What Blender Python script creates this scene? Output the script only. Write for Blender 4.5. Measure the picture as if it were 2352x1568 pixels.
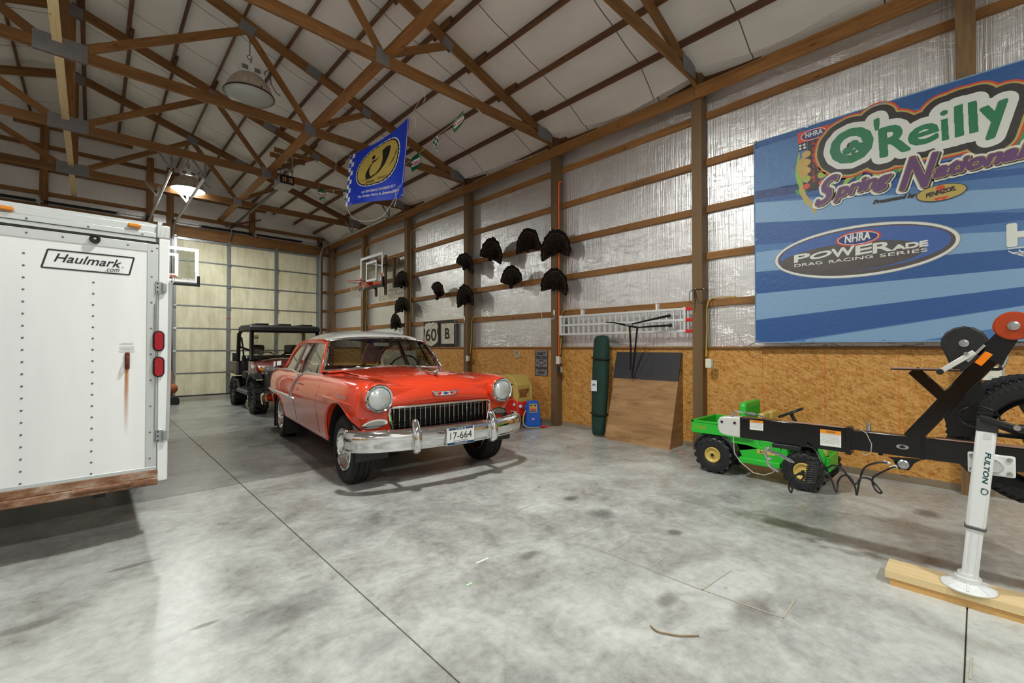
import bpy, bmesh, math, random
import numpy as np
from math import sin, cos, pi, radians, sqrt, atan2
from mathutils import Vector, Matrix, noise
from mathutils.geometry import tessellate_polygon
for o in list(bpy.data.objects): bpy.data.objects.remove(o, do_unlink=True)
scene = bpy.context.scene
COL = scene.collection
random.seed(7)

# ---------------------------------------------------------------- camera
FPX, YAW, PITCH, CAMH = 1017.56, radians(43.539), radians(0.788), 1.3167
cam = bpy.data.cameras.new('camera'); cam_o = bpy.data.objects.new('camera', cam); COL.objects.link(cam_o)
cam.sensor_width = 36.0; cam.lens = FPX / 2352 * 36.0; cam.clip_start = 0.05; cam.clip_end = 100
cam_o.location = (0, 0, CAMH)
cam_o.rotation_euler = (pi / 2 + PITCH, 0, -YAW)
scene.camera = cam_o
# ---------------------------------------------------------------- world, exposure
w = bpy.data.worlds.new('world'); scene.world = w; w.use_nodes = True
w.node_tree.nodes['Background'].inputs[0].default_value = (0.55, 0.6, 0.7, 1)
w.node_tree.nodes['Background'].inputs[1].default_value = 0.6
vs = scene.view_settings
vs.view_transform = 'Standard'; vs.look = 'None'; vs.gamma = 1.0; vs.use_curve_mapping = False
vs.exposure = 0.04
LAMP_W = 235.0
LAMP_COL = (0.97, 1.0, 0.95)

# ---------------------------------------------------------------- measured building frame
Y0, BAY = 0.052, 2.44                  # posts and trusses stand every 2.44 m along y
PX = 5.666                             # inner face of the right-hand posts
DY = 14.75                             # inner face of the garage-door wall
RIDGE = -0.29
def bayY(k): return Y0 + k * BAY
_fw = Vector((sin(YAW) * cos(PITCH), cos(YAW) * cos(PITCH), sin(PITCH)))
_rt = Vector((cos(YAW), -sin(YAW), 0)); _up = _rt.cross(_fw)
def survey(px, py, axis, val):
    """world point seen at a photo pixel on a known plane (measuring aid for flat print and wall fittings)"""
    d = _fw + _rt * ((px - 1176) / FPX) - _up * ((py - 784) / FPX)
    o = Vector((0, 0, CAMH)); t = (val - o[axis]) / d[axis]
    return o + d * t

# ---------------------------------------------------------------- mesh builder
def V(*a): return Vector(a)
class MB:
    def __init__(s): s.v = []; s.f = []
    def add(s, vs, fs):
        b = len(s.v); s.v += [tuple(p) for p in vs]; s.f += [tuple(i + b for i in f) for f in fs]; return s
    def box(s, x0, x1, y0, y1, z0, z1):
        return s.add([(x0,y0,z0),(x1,y0,z0),(x1,y1,z0),(x0,y1,z0),(x0,y0,z1),(x1,y0,z1),(x1,y1,z1),(x0,y1,z1)],
                     [(0,3,2,1),(4,5,6,7),(0,1,5,4),(1,2,6,5),(2,3,7,6),(3,0,4,7)])
    def obox(s, c, size, R=None):
        m = MB().box(-size[0]/2, size[0]/2, -size[1]/2, size[1]/2, -size[2]/2, size[2]/2)
        R = R or Matrix.Identity(3)
        return s.add([R @ Vector(p) + Vector(c) for p in m.v], m.f)
    def bar(s, p0, p1, w, h, up=(0,0,1)):
        p0, p1 = Vector(p0), Vector(p1); d = (p1 - p0).normalized(); up = Vector(up)
        if abs(d.dot(up.normalized())) > .99: up = Vector((1,0,0)) if abs(d.x) < .9 else Vector((0,1,0))
        sd = d.cross(up).normalized(); u = sd.cross(d).normalized()
        vs = [p + sd*(a*w/2) + u*(b*h/2) for p in (p0, p1) for a, b in ((-1,-1),(1,-1),(1,1),(-1,1))]
        return s.add(vs, [(0,1,2,3),(7,6,5,4),(0,4,5,1),(1,5,6,2),(2,6,7,3),(3,7,4,0)])
    def tube(s, pts, r, n=8, closed=False, caps=True):
        P = [Vector(p) for p in pts]; m = len(P)
        R = r if isinstance(r, (list, tuple)) else [r]*m
        T = []
        for i in range(m):
            a = P[(i-1) % m] if (closed or i) else P[0]; b = P[(i+1) % m] if (closed or i < m-1) else P[m-1]
            t = (b - a); T.append(t.normalized() if t.length > 1e-9 else Vector((0,0,1)))
        ref = Vector((0,0,1)) if abs(T[0].z) < .9 else Vector((1,0,0))
        nrm = (ref - T[0]*ref.dot(T[0])).normalized()
        vs = []
        for i in range(m):
            nrm = (nrm - T[i]*nrm.dot(T[i])).normalized(); bn = T[i].cross(nrm)
            vs += [P[i] + (nrm*cos(2*pi*k/n) + bn*sin(2*pi*k/n))*R[i] for k in range(n)]
        fs = []
        for i in range(m if closed else m-1):
            j = (i+1) % m
            fs += [(i*n+k, i*n+(k+1) % n, j*n+(k+1) % n, j*n+k) for k in range(n)]
        if caps and not closed:
            fs += [tuple(range(n-1, -1, -1)), tuple((m-1)*n+k for k in range(n))]
        return s.add(vs, fs)
    def lathe(s, prof, n=24, o=(0,0,0), ax=(0,0,1), caps=True):
        """prof: (radius, distance along axis)"""
        a = Vector(ax).normalized(); ref = Vector((0,0,1)) if abs(a.z) < .9 else Vector((1,0,0))
        u = (ref - a*ref.dot(a)).normalized(); w_ = a.cross(u); o = Vector(o)
        vs = [o + a*t + (u*cos(2*pi*k/n) + w_*sin(2*pi*k/n))*max(r, 1e-5) for r, t in prof for k in range(n)]
        fs = [(i*n+k, i*n+(k+1) % n, (i+1)*n+(k+1) % n, (i+1)*n+k) for i in range(len(prof)-1) for k in range(n)]
        if caps:
            if prof[0][0] > 1e-4: fs.append(tuple(range(n-1, -1, -1)))
            if prof[-1][0] > 1e-4: fs.append(tuple((len(prof)-1)*n+k for k in range(n)))
        return s.add(vs, fs)
    def torus(s, c, ax, R, r, n=32, m=8):
        a = Vector(ax).normalized(); ref = Vector((0,0,1)) if abs(a.z) < .9 else Vector((1,0,0))
        u = (ref - a*ref.dot(a)).normalized(); w_ = a.cross(u)
        return s.tube([Vector(c) + (u*cos(2*pi*k/n) + w_*sin(2*pi*k/n))*R for k in range(n)], r, m, closed=True)
    def prism(s, poly, O, U, W_, d):
        """polygon (a,b) in the plane O + aU + bW extruded by vector d"""
        O, U, W_, d = Vector(O), Vector(U), Vector(W_), Vector(d); n = len(poly)
        A = [O + U*a + W_*b for a, b in poly]
        tri = tessellate_polygon([[Vector((a, b, 0)) for a, b in poly]])
        vs = A + [p + d for p in A]
        fs = [tuple(t) for t in tri] + [tuple(i + n for i in reversed(t)) for t in tri]
        fs += [(i, i+n, (i+1) % n + n, (i+1) % n) for i in range(n)]
        return s.add(vs, fs)
    def flat(s, pts3):
        tri = tessellate_polygon([[Vector(p) for p in pts3]])
        return s.add(pts3, [tuple(t) for t in tri])
    def grid(s, rows, closed_u=False):
        m, n = len(rows), len(rows[0]); vs = [p for r in rows for p in r]
        fs = [(i*n+j, i*n+(j+1) % n, (i+1)*n+(j+1) % n, (i+1)*n+j) for i in range(m-1) for j in range(n if closed_u else n-1)]
        return s.add(vs, fs)
    def ell(s, c, r, n=16, m=10):
        rows = [[(c[0]+r[0]*sin(pi*i/m)*cos(2*pi*k/n), c[1]+r[1]*sin(pi*i/m)*sin(2*pi*k/n), c[2]+r[2]*cos(pi*i/m)) for k in range(n)] for i in range(m+1)]
        return s.grid(rows, True)
    def mesh(s, name, ang=35, smooth=True):
        me = bpy.data.meshes.new(name); me.from_pydata(s.v, [], s.f)
        bm = bmesh.new(); bm.from_mesh(me)
        bmesh.ops.remove_doubles(bm, verts=bm.verts, dist=1e-5)
        bmesh.ops.recalc_face_normals(bm, faces=bm.faces); bm.to_mesh(me); bm.free()
        if smooth:
            me.shade_smooth()
            me.set_sharp_from_angle(angle=radians(ang))
        return me
    def done(s, name, mat, parent=None, world=False, bevel=0, sub=0, solid=0, ang=35, smooth=True, seg=2):
        o = link(name, s.mesh(name, ang, smooth), mat, parent, world)
        if solid:
            m = o.modifiers.new('solid', 'SOLIDIFY'); m.thickness = solid; m.offset = 0
        if bevel:
            m = o.modifiers.new('bevel', 'BEVEL'); m.width = bevel; m.segments = seg; m.limit_method = 'ANGLE'; m.angle_limit = radians(40)
            m.harden_normals = False
        if sub:
            m = o.modifiers.new('sub', 'SUBSURF'); m.levels = sub; m.render_levels = sub
        return o
def link(name, me, mat, parent=None, world=False):
    o = bpy.data.objects.new(name, me); COL.objects.link(o)
    if mat and not me.materials: me.materials.append(mat)
    if parent:
        o.parent = parent
        if world:
            p = parent; m = Matrix.Identity(4)
            while p: m = p.matrix_basis @ m if p.parent is None else p.matrix_parent_inverse @ p.matrix_basis @ m; p = p.parent
            o.matrix_parent_inverse = m.inverted()
    return o
def tag(o, label=None, cat=None, group=None, kind=None):
    if label: o['label'] = label
    if cat: o['category'] = cat
    if group: o['group'] = group
    if kind: o['kind'] = kind
    return o
def thing(name, label, cat, loc=(0,0,0), rz=0, group=None):
    e = bpy.data.objects.new(name, None); COL.objects.link(e); e.empty_display_size = .1
    e.location = loc; e.rotation_euler = (0, 0, rz)
    return tag(e, label, cat, group)
def copy_tree(o, parent=None):
    c = o.copy(); COL.objects.link(c); c.parent = parent
    for ch in list(o.children): copy_tree(ch, c)
    return c
def baked(o):
    """apply an object's modifiers"""
    dg = bpy.context.evaluated_depsgraph_get(); dg.update()
    me = bpy.data.meshes.new_from_object(o.evaluated_get(dg)); o.modifiers.clear(); o.data = me; return o

# ---------------------------------------------------------------- materials
MATS = {}
def srgb(r, g, b):
    f = lambda c: c/12.92 if c <= .04045 else ((c+.055)/1.055)**2.4
    return (f(r/255), f(g/255), f(b/255), 1)
class NT:
    def __init__(s, name):
        s.m = bpy.data.materials.new(name); s.m.use_nodes = True; s.t = s.m.node_tree; s.b = s.t.nodes['Principled BSDF']
    def n(s, typ, ins=None, **at):
        nd = s.t.nodes.new(typ)
        for k, v in at.items(): setattr(nd, k, v)
        for k, v in (ins or {}).items(): s.set(nd.inputs[k], v)
        return nd
    def set(s, sock, v):
        if isinstance(v, bpy.types.NodeSocket): s.t.links.new(v, sock)
        else: sock.default_value = v
    def p(s, **kw):
        for k, v in kw.items(): s.set(s.b.inputs[k.replace('_', ' ')], v)
    def coords(s, scale=(1,1,1), rot=(0,0,0), kind='Object', loc=(0,0,0), pre=None):
        c = s.n('ShaderNodeTexCoord'); src = c.outputs[kind]
        if pre: src = s.n('ShaderNodeMapping', {'Vector': src, 'Rotation': pre}).outputs[0]
        mp = s.n('ShaderNodeMapping', {'Vector': src, 'Scale': scale, 'Rotation': rot, 'Location': loc}); return mp.outputs[0]
    def noise(s, vec, scale, detail=4, rough=.55, dist=0):
        return s.n('ShaderNodeTexNoise', {'Vector': vec, 'Scale': scale, 'Detail': detail, 'Roughness': rough, 'Distortion': dist}).outputs['Fac']
    def ramp(s, fac, stops, interp='LINEAR'):
        r = s.n('ShaderNodeValToRGB', {'Fac': fac}); r.color_ramp.interpolation = interp; e = r.color_ramp.elements
        while len(e) < len(stops): e.new(.5)
        for i, (p_, c) in enumerate(stops):
            e[i].position = p_; e[i].color = c if len(c) == 4 else (*c, 1)
        return r.outputs['Color']
    def mix(s, fac, a, b, mode='MIX'):
        m = s.n('ShaderNodeMix', data_type='RGBA', blend_type=mode)
        s.set(m.inputs[0], fac); s.set(m.inputs[6], a); s.set(m.inputs[7], b); return m.outputs[2]
    def math(s, op, a, b=None, c=None):
        m = s.n('ShaderNodeMath', operation=op); s.set(m.inputs[0], a)
        if b is not None: s.set(m.inputs[1], b)
        if c is not None: s.set(m.inputs[2], c)
        return m.outputs[0]
    def bump(s, h, strength=.3, dist=.01):
        s.p(Normal=s.n('ShaderNodeBump', {'Height': h, 'Strength': strength, 'Distance': dist}).outputs[0])
def flatmat(name, col, rough=.5, metal=0, **kw):
    if name in MATS: return MATS[name]
    t = NT(name); t.p(Base_Color=col if len(col) == 4 else (*col, 1), Roughness=rough, Metallic=metal, **kw)
    vec = t.coords(); t.bump(t.noise(vec, 60, 2), .03, .002)
    MATS[name] = t.m; return t.m
def S(name, r, g, b, rough=.5, metal=0, **kw): return flatmat(name, srgb(r, g, b), rough, metal, **kw)

def wood(name, dark, light, rough=.65, rnd=.35, fine=1):
    t = NT(name); v = t.coords((.9, 11, 11)); oi = t.n('ShaderNodeObjectInfo')
    sh = t.n('ShaderNodeVectorMath', {0: v, 1: oi.outputs['Random']}, operation='MULTIPLY_ADD'); t.set(sh.inputs[1], (1,1,1))
    rv = t.n('ShaderNodeCombineXYZ', {0: t.math('MULTIPLY', oi.outputs['Random'], 37.0), 1: t.math('MULTIPLY', oi.outputs['Random'], 91.0)})
    t.set(sh.inputs[2], rv.outputs[0]); vec = sh.outputs[0]
    n1 = t.noise(vec, 1.6*fine, 6, .6, .6); n2 = t.noise(vec, 7*fine, 3, .5)
    g = t.math('ADD', t.math('MULTIPLY', n1, .7), t.math('MULTIPLY', n2, .3))
    col = t.ramp(g, [(.32, dark), (.52, [ (a+b)/2 for a, b in zip(dark[:3], light[:3])]), (.7, light)])
    knot = t.ramp(t.noise(t.coords((2.2, 8, 8)), 2.1, 1), [(.74, (1,1,1)), (.8, (.35,.25,.2))])
    col = t.mix(1, col, knot, 'MULTIPLY')
    val = t.math('ADD', t.math('MULTIPLY', oi.outputs['Random'], rnd), 1 - rnd/2)
    h = t.n('ShaderNodeHueSaturation', {'Color': col, 'Value': val, 'Saturation': 1.0, 'Fac': 1.0})
    t.p(Base_Color=h.outputs[0], Roughness=rough); t.bump(g, .25, .004); MATS[name] = t.m; return t.m
# ================================================================= building materials
M_TRUSS = wood('truss lumber', srgb(98, 65, 32), srgb(155, 109, 58))
M_GIRT = wood('girt lumber', srgb(112, 73, 35), srgb(174, 123, 66))
M_POST = wood('treated post', srgb(86, 64, 41), srgb(138, 108, 72), fine=.8)
M_PALE = wood('pale new lumber', srgb(196, 168, 116), srgb(232, 210, 164), rnd=.12)
M_PURLIN = wood('purlin lumber', srgb(72, 45, 24), srgb(120, 80, 45))
def m_plate():
    t = NT('galvanised truss plate'); v = t.coords((1,1,1))
    w1 = t.n('ShaderNodeTexWave', {'Vector': v, 'Scale': 40.0, 'Distortion': .6}, wave_type='BANDS', bands_direction='X').outputs['Fac']
    w2 = t.n('ShaderNodeTexWave', {'Vector': v, 'Scale': 26.0}, wave_type='BANDS', bands_direction='Z').outputs['Fac']
    h = t.math('MULTIPLY', w1, w2)
    t.p(Base_Color=t.ramp(h, [(.1, srgb(128,128,130)), (.6, srgb(190,190,192))]), Metallic=.7, Roughness=.45); t.bump(h, .6, .01); return t.m
M_PLATE = m_plate()
def m_foil():
    t = NT('foil faced insulation'); v = t.coords((1,1,1)); vs_ = t.coords((46, 46, .9))
    st = t.noise(vs_, 1.0, 3, .6); wr = t.noise(t.coords((2.0, 2.0, 6.0)), 1.3, 6, .62, 1.2); big = t.noise(v, .7, 3)
    fold = t.ramp(t.noise(t.coords((1.2, 1.2, 5.5)), 1.0, 5, .6, 2.2), [(.485, (0,0,0)), (.5, (1,1,1)), (.515, (0,0,0))])
    sep = t.n('ShaderNodeSeparateXYZ', {0: t.n('ShaderNodeTexCoord').outputs['Object']})
    h = t.math('ADD', t.math('ADD', t.math('MULTIPLY', st, .8), t.math('MULTIPLY', wr, .4)), t.math('MULTIPLY', fold, .12))
    d = t.ramp(big, [(.35, srgb(236,234,233)), (.7, srgb(252,251,251))])
    t.p(Base_Color=d, Metallic=.74, Roughness=t.math('MULTIPLY_ADD', wr, .14, .24)); t.bump(h, .42, .02); return t.m
M_FOIL = m_foil()
def m_roof():
    t = NT('white vinyl roof insulation'); v = t.coords()
    sep = t.n('ShaderNodeSeparateXYZ', {0: v})
    ym = t.math('ABSOLUTE', t.math('SUBTRACT', t.math('FRACT', t.math('DIVIDE', sep.outputs[1], 1.22)), .5))
    seam = t.math('LESS_THAN', ym, .006)
    wr = t.noise(t.coords((5, .8, 5)), 1.4, 5, .6, .8); big = t.noise(v, .9, 4)
    c = t.ramp(big, [(.3, srgb(216,211,204)), (.7, srgb(236,232,226))])
    c = t.mix(seam, c, srgb(110,106,100)); t.p(Base_Color=c, Roughness=.62); t.bump(wr, .35, .03); return t.m
M_ROOF = m_roof()
def m_osb(name='osb', c1=srgb(158,100,40), c2=srgb(196,136,62), c3=srgb(216,166,96)):
    t = NT(name); out = None; acc = None
    for i, (rx, sc) in enumerate(((.5, 1.0), (1.7, 1.15), (2.7, .9))):
        v = t.coords((16*sc, 12*sc, 52*sc), loc=(i*3.1, i*1.7, 0), pre=(rx, 0, 0))
        vo = t.n('ShaderNodeTexVoronoi', {'Vector': v, 'Scale': 1.5, 'Randomness': 1.0})
        c = t.n('ShaderNodeSeparateColor', {0: vo.outputs['Color']}).outputs[i]
        acc = c if acc is None else t.math('MAXIMUM' if i == 1 else 'ADD', acc, c)
    acc = t.math('MULTIPLY', acc, .55)
    fine = t.noise(t.coords((20, 20, 20)), 3, 4)
    g = t.math('ADD', t.math('MULTIPLY', acc, .8), t.math('MULTIPLY', fine, .28))
    col = t.ramp(g, [(.25, c1), (.55, c2), (.95, c3)])
    spk = t.ramp(t.noise(t.coords((40, 40, 90)), 1, 1), [(.2, (.25,.16,.08)), (.28, (1,1,1))])
    t.p(Base_Color=t.mix(1, col, spk, 'MULTIPLY'), Roughness=.5); t.bump(g, .25, .004); return t.m
M_OSB = m_osb()
def m_concrete(name, tone=1.0):
    t = NT(name); v = t.coords(kind='Object')
    a = t.noise(v, .55, 6, .6, .4); b = t.noise(v, 2.6, 8, .68, .5); c = t.noise(v, 16, 6, .7)
    g = t.math('ADD', t.math('ADD', t.math('MULTIPLY', a, .34), t.math('MULTIPLY', b, .42)), t.math('MULTIPLY', c, .24))
    k = lambda r, gg, bb: srgb(r*tone, gg*tone, bb*tone)
    col = t.ramp(g, [(.36, k(118,117,112)), (.46, k(160,160,156)), (.56, k(192,194,190)), (.68, k(212,214,210))])
    blot = t.ramp(t.noise(v, 1.9, 3, .5, .8), [(.66, (1,1,1)), (.75, (.80,.78,.75))])
    scuff = t.ramp(t.noise(t.coords((9, 1.3, 1), (0,0,.5)), 1.4, 7, .72), [(.64, (1,1,1)), (.74, (.74,.73,.71))])
    spots = t.ramp(t.noise(v, 6.5, 1, .5), [(.80, (1,1,1)), (.83, (.66,.63,.6))])
    col = t.mix(1, t.mix(1, t.mix(1, col, blot, 'MULTIPLY'), scuff, 'MULTIPLY'), spots, 'MULTIPLY')
    t.p(Base_Color=col, Roughness=t.math('MULTIPLY_ADD', b, .30, .17), Specular_IOR_Level=.5)
    t.bump(t.math('ADD', b, t.math('MULTIPLY', c, .3)), .06, .01); return t.m
M_CONC = m_concrete('sealed concrete'); M_CONC2 = m_concrete('sealed concrete darker pour', .76)
M_JOINT = S('joint dirt', 116, 100, 80, .9)
M_SILL = wood('splash board', srgb(120,104,84), srgb(170,154,130))
M_GALV = S('galvanised steel', 168, 172, 174, .38, .85)
M_BLACK = S('black satin metal', 22, 22, 23, .38, .3)
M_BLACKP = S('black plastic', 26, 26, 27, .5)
M_RUBBER = S('rubber', 24, 24, 25, .72)
M_WHITE = S('white enamel', 238, 240, 240, .32)
M_CHROME = flatmat('chrome', (.78,.79,.80,1), .07, 1.0)
M_ALU = S('brushed aluminium', 196, 198, 200, .32, .9)

_bm = {}
def beam(name, p0, p1, w, h, mat, parent, up=(0,0,1), ext=0):
    """straight timber: length along local x (grain), w sideways, h along up"""
    p0, p1 = Vector(p0), Vector(p1); d = p1 - p0; L = d.length; d.normalize()
    p0 = p0 - d*ext; L += 2*ext
    key = (round(L, 3), w, h, mat.name)
    if key not in _bm:
        me = MB().box(0, L, -w/2, w/2, -h/2, h/2).mesh('timber', smooth=False); me.materials.append(mat); _bm[key] = me
    u = Vector(up); s = u.cross(d).normalized(); u = d.cross(s)
    R = Matrix((d, s, u)).transposed().to_4x4()
    o = bpy.data.objects.new(name, _bm[key]); COL.objects.link(o)
    mw = Matrix.Translation(p0) @ R
    if parent:
        o.parent = parent; q = parent; 
        m = parent.matrix_basis
        mw = m.inverted() @ mw
    o.matrix_basis = mw
    return o

XW = PX + .14          # inner face of the girts (posts are .14 deep)
XF = XW + .042         # foil plane
XL, YB = -6.42, -4.9   # left wall, wall behind the camera
# ---------------------------------------------------------------- floor
floor = MB().box(XL-.1, XF+.1, YB-.1, DY+.3, -.25, -.012).done('floor', M_JOINT); tag(floor, kind='structure', label='dirty gaps between the poured slabs of the concrete floor')
XJ = 1.0633
xs = [XL, XJ-4.88, XJ, XF+.02]; ys = [YB, Y0-.0, bayY(2), bayY(4), DY+.05]; g = .0027
for i in range(3):
    for j in range(4):
        o = MB().box(xs[i]+g, xs[i+1]-g, ys[j]+g, ys[j+1]-g, -.2, 0).done('slab', M_CONC2 if j >= 2 else M_CONC, floor, bevel=.003, seg=1)
# stains and scuffs with a shape of their own
def m_stainspot(name, col, k=1.0):
    t = NT(name); sep = t.n('ShaderNodeSeparateXYZ', {0: t.coords(kind='Generated')})
    dx = t.math('MULTIPLY', t.math('SUBTRACT', sep.outputs[0], .5), 2.0); dy = t.math('MULTIPLY', t.math('SUBTRACT', sep.outputs[1], .5), 2.0)
    r = t.math('SQRT', t.math('ADD', t.math('MULTIPLY', dx, dx), t.math('MULTIPLY', dy, dy)))
    n = t.noise(t.coords((1,1,1)), 7, 5, .6); f = t.math('SUBTRACT', 1.0, t.math('ADD', r, t.math('MULTIPLY', t.math('SUBTRACT', n, .5), .9)))
    al = t.n('ShaderNodeMapRange', {'Value': f, 'From Min': .0, 'From Max': .6, 'To Min': 0.0, 'To Max': k}).outputs[0]
    t.p(Base_Color=col, Roughness=.4, Alpha=al); return t.m
M_ST1 = m_stainspot('oil spot', srgb(70,64,58), .38); M_ST2 = m_stainspot('brown seep stain', srgb(92,72,56), .30); M_ST3 = m_stainspot('grey scuff', srgb(104,102,98), .16)
for i, (px, py, a, b, m_) in enumerate(((1382,1180,.13,.13,0),(1550,1222,.07,.06,0),(1312,1144,.10,.07,0),(1216,1274,.10,.05,1),(1532,1378,.10,.06,1),(2130,1180,.14,.10,0),(700,1380,.25,.16,2),(620,1420,.25,.12,2),(760,1250,.35,.2,2),(880,1480,.2,.1,2),(1220,1560,.2,.12,2),(1730,1400,.22,.12,1),(60,1440,.18,.05,1),(300,1300,.16,.03,1),(470,1435,.08,.02,1))):
    p = survey(px, py, 2, 0); MB().flat([V(p.x-a, p.y-b, .0006+.00004*i), V(p.x+a, p.y-b, .0006+.00004*i), V(p.x+a, p.y+b, .0006+.00004*i), V(p.x-a, p.y+b, .0006+.00004*i)]).done('stain', (M_ST1, M_ST2, M_ST3)[m_], floor, smooth=False)
M_MARK = m_stainspot('tan residue', srgb(150,134,110), .9)
def fmark(a, b, w_=.004):
    p, q = survey(*a, 2, 0), survey(*b, 2, 0); d = (q-p).normalized(); n_ = V(-d.y, d.x, 0)*w_
    MB().flat([p+n_+V(0,0,.0018), q+n_+V(0,0,.0018), q-n_+V(0,0,.0018), p-n_+V(0,0,.0018)]).done('tan_mark', S('tan residue line', 176,168,152,.8), floor, smooth=False)
for a, b in (((1050,1136),(1165,1182)),((1165,1182),(1240,1212)),((1070,1138),(1115,1122)),((1118,1118),(1170,1136)),((1172,1180),(1225,1158)),((1235,1205),(1290,1185)),((1300,1238),(1375,1208)),((1398,1266),(1450,1240)),((1488,1306),(1530,1278)),((1612,1355),(1680,1310)),((1375,1262),(1600,1350)),((1600,1350),(1800,1420)),((1795,1425),(1830,1370)),((2228,1560),(2232,1510))): fmark(a, b)
# ---------------------------------------------------------------- right wall
wallR = MB().box(XF, XF+.05, YB, DY+.1, -.05, 4.92).done('wall_right', M_FOIL); tag(wallR, 'silver foil insulation between timber girts', kind='structure')
ZG1, GS = 1.897, .6125       # girt centre heights
for i in range(6):
    z = ZG1 + i*GS
    for k in range(-2, 6):
        y = bayY(k)
        beam('girt', (XW+.019, y+.003, z), (XW+.019, min(y+BAY, DY)-.003, z), .038, .089, M_GIRT, wallR)
for k in range(-2, 7):
    y = bayY(k) if k < 6 else DY-.10
    beam('post', (PX+.07, y, -.02), (PX+.07, y, 4.86), .13, .14, M_POST, wallR, up=(1,0,0))
# carrier beam on the inner face of the posts
for k in range(-2, 6, 1):
    beam('header_beam', (PX-.02, bayY(k)+.002, 4.615), (PX-.02, min(bayY(k+1), DY)-.002, 4.615), .038, .165, M_GIRT, wallR)
for k in range(-2, 6):
    a, b = bayY(k)+.066, min(bayY(k+1), DY)-.066
    MB().box(XW-.012, XW-.001, a, b, .055, 1.302).done('osb_panel', M_OSB, wallR, smooth=False)
    beam('cap_board', (XW-.005, a, 1.318), (XW-.005, b, 1.318), .075, .026, M_GIRT, wallR)
    beam('splash_board', (XW-.006, a, .03), (XW-.006, b, .03), .03, .075, M_SILL, wallR)
# orange chalk lines on the nearest panels
M_CHALK = S('orange chalk', 222, 96, 40, .8)
for px in (1752, 1895, 2065):
    p = survey(px, 900, 0, XW-.013); MB().box(XW-.0135, XW-.0125, p.y-.002, p.y+.002, .25, 1.29).done('chalk_line', M_CHALK, wallR, smooth=False)
# ---------------------------------------------------------------- far wall with its gable
SL = .325
def roofZ(x): return 6.86 - SL*abs(x-RIDGE)      # underside of the roof insulation above the purlins
wf = MB().prism([(XL, -.05), (XF+.03, -.05), (XF+.03, roofZ(XF)), (RIDGE, roofZ(RIDGE)), (XL, roofZ(XL))], (0, DY+.05, 0), (1,0,0), (0,0,1), (0,.06,0))
wallF = wf.done('wall_far', M_FOIL, smooth=False); tag(wallF, 'gable wall above the garage doors, foil insulation behind girts', kind='structure')
D1 = (1.59, 5.30); D2 = (-2.72, .98); DZ = 4.27
for x in (D1[0]-.10, D1[1]+.08, D2[1]+.09, D2[0]-.09):
    beam('post', (x, DY-.01, 0), (x, DY-.01, roofZ(x)-.2), .14, .13, M_POST if x > 5 else M_TRUSS, wallF, up=(0,1,0))
for x in (3.42, -.82):
    beam('gable_stud', (x, DY-.01, DZ+.2), (x, DY-.01, roofZ(x)-.2), .14, .1, M_TRUSS, wallF, up=(0,1,0))
for z in (4.86, 5.42, 5.95, 6.42):
    xe = RIDGE + (6.75 - z)/SL
    if 2*RIDGE-xe < XL: a = XL+.05
    else: a = 2*RIDGE-xe
    beam('girt', (a, DY+.02, z), (min(xe, PX), DY+.02, z), .038, .089, M_TRUSS, wallF)
for i in range(6):
    z = ZG1 - GS*1 + i*GS
    beam('girt', (D1[1]+.15, DY+.02, z), (PX+.1, DY+.02, z), .038, .089, M_GIRT, wallF)
    beam('girt', (D2[1]+.13, DY+.02, z), (D1[0]-.14, DY+.02, z), .038, .089, M_GIRT, wallF)
    beam('girt', (XL+.1, DY+.02, z), (D2[0]-.13, DY+.02, z), .038, .089, M_GIRT, wallF)
for a, b in (D1, D2):
    beam('door_header', (a-.25, DY-.07, DZ+.17), (b+.25, DY-.07, DZ+.17), .04, .29, M_TRUSS, wallF)
beam('gable_brace', (RIDGE+3.0, DY-.12, 4.75), (RIDGE+3.9, DY-.12, 5.1), .09, .038, M_TRUSS, wallF)
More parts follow.
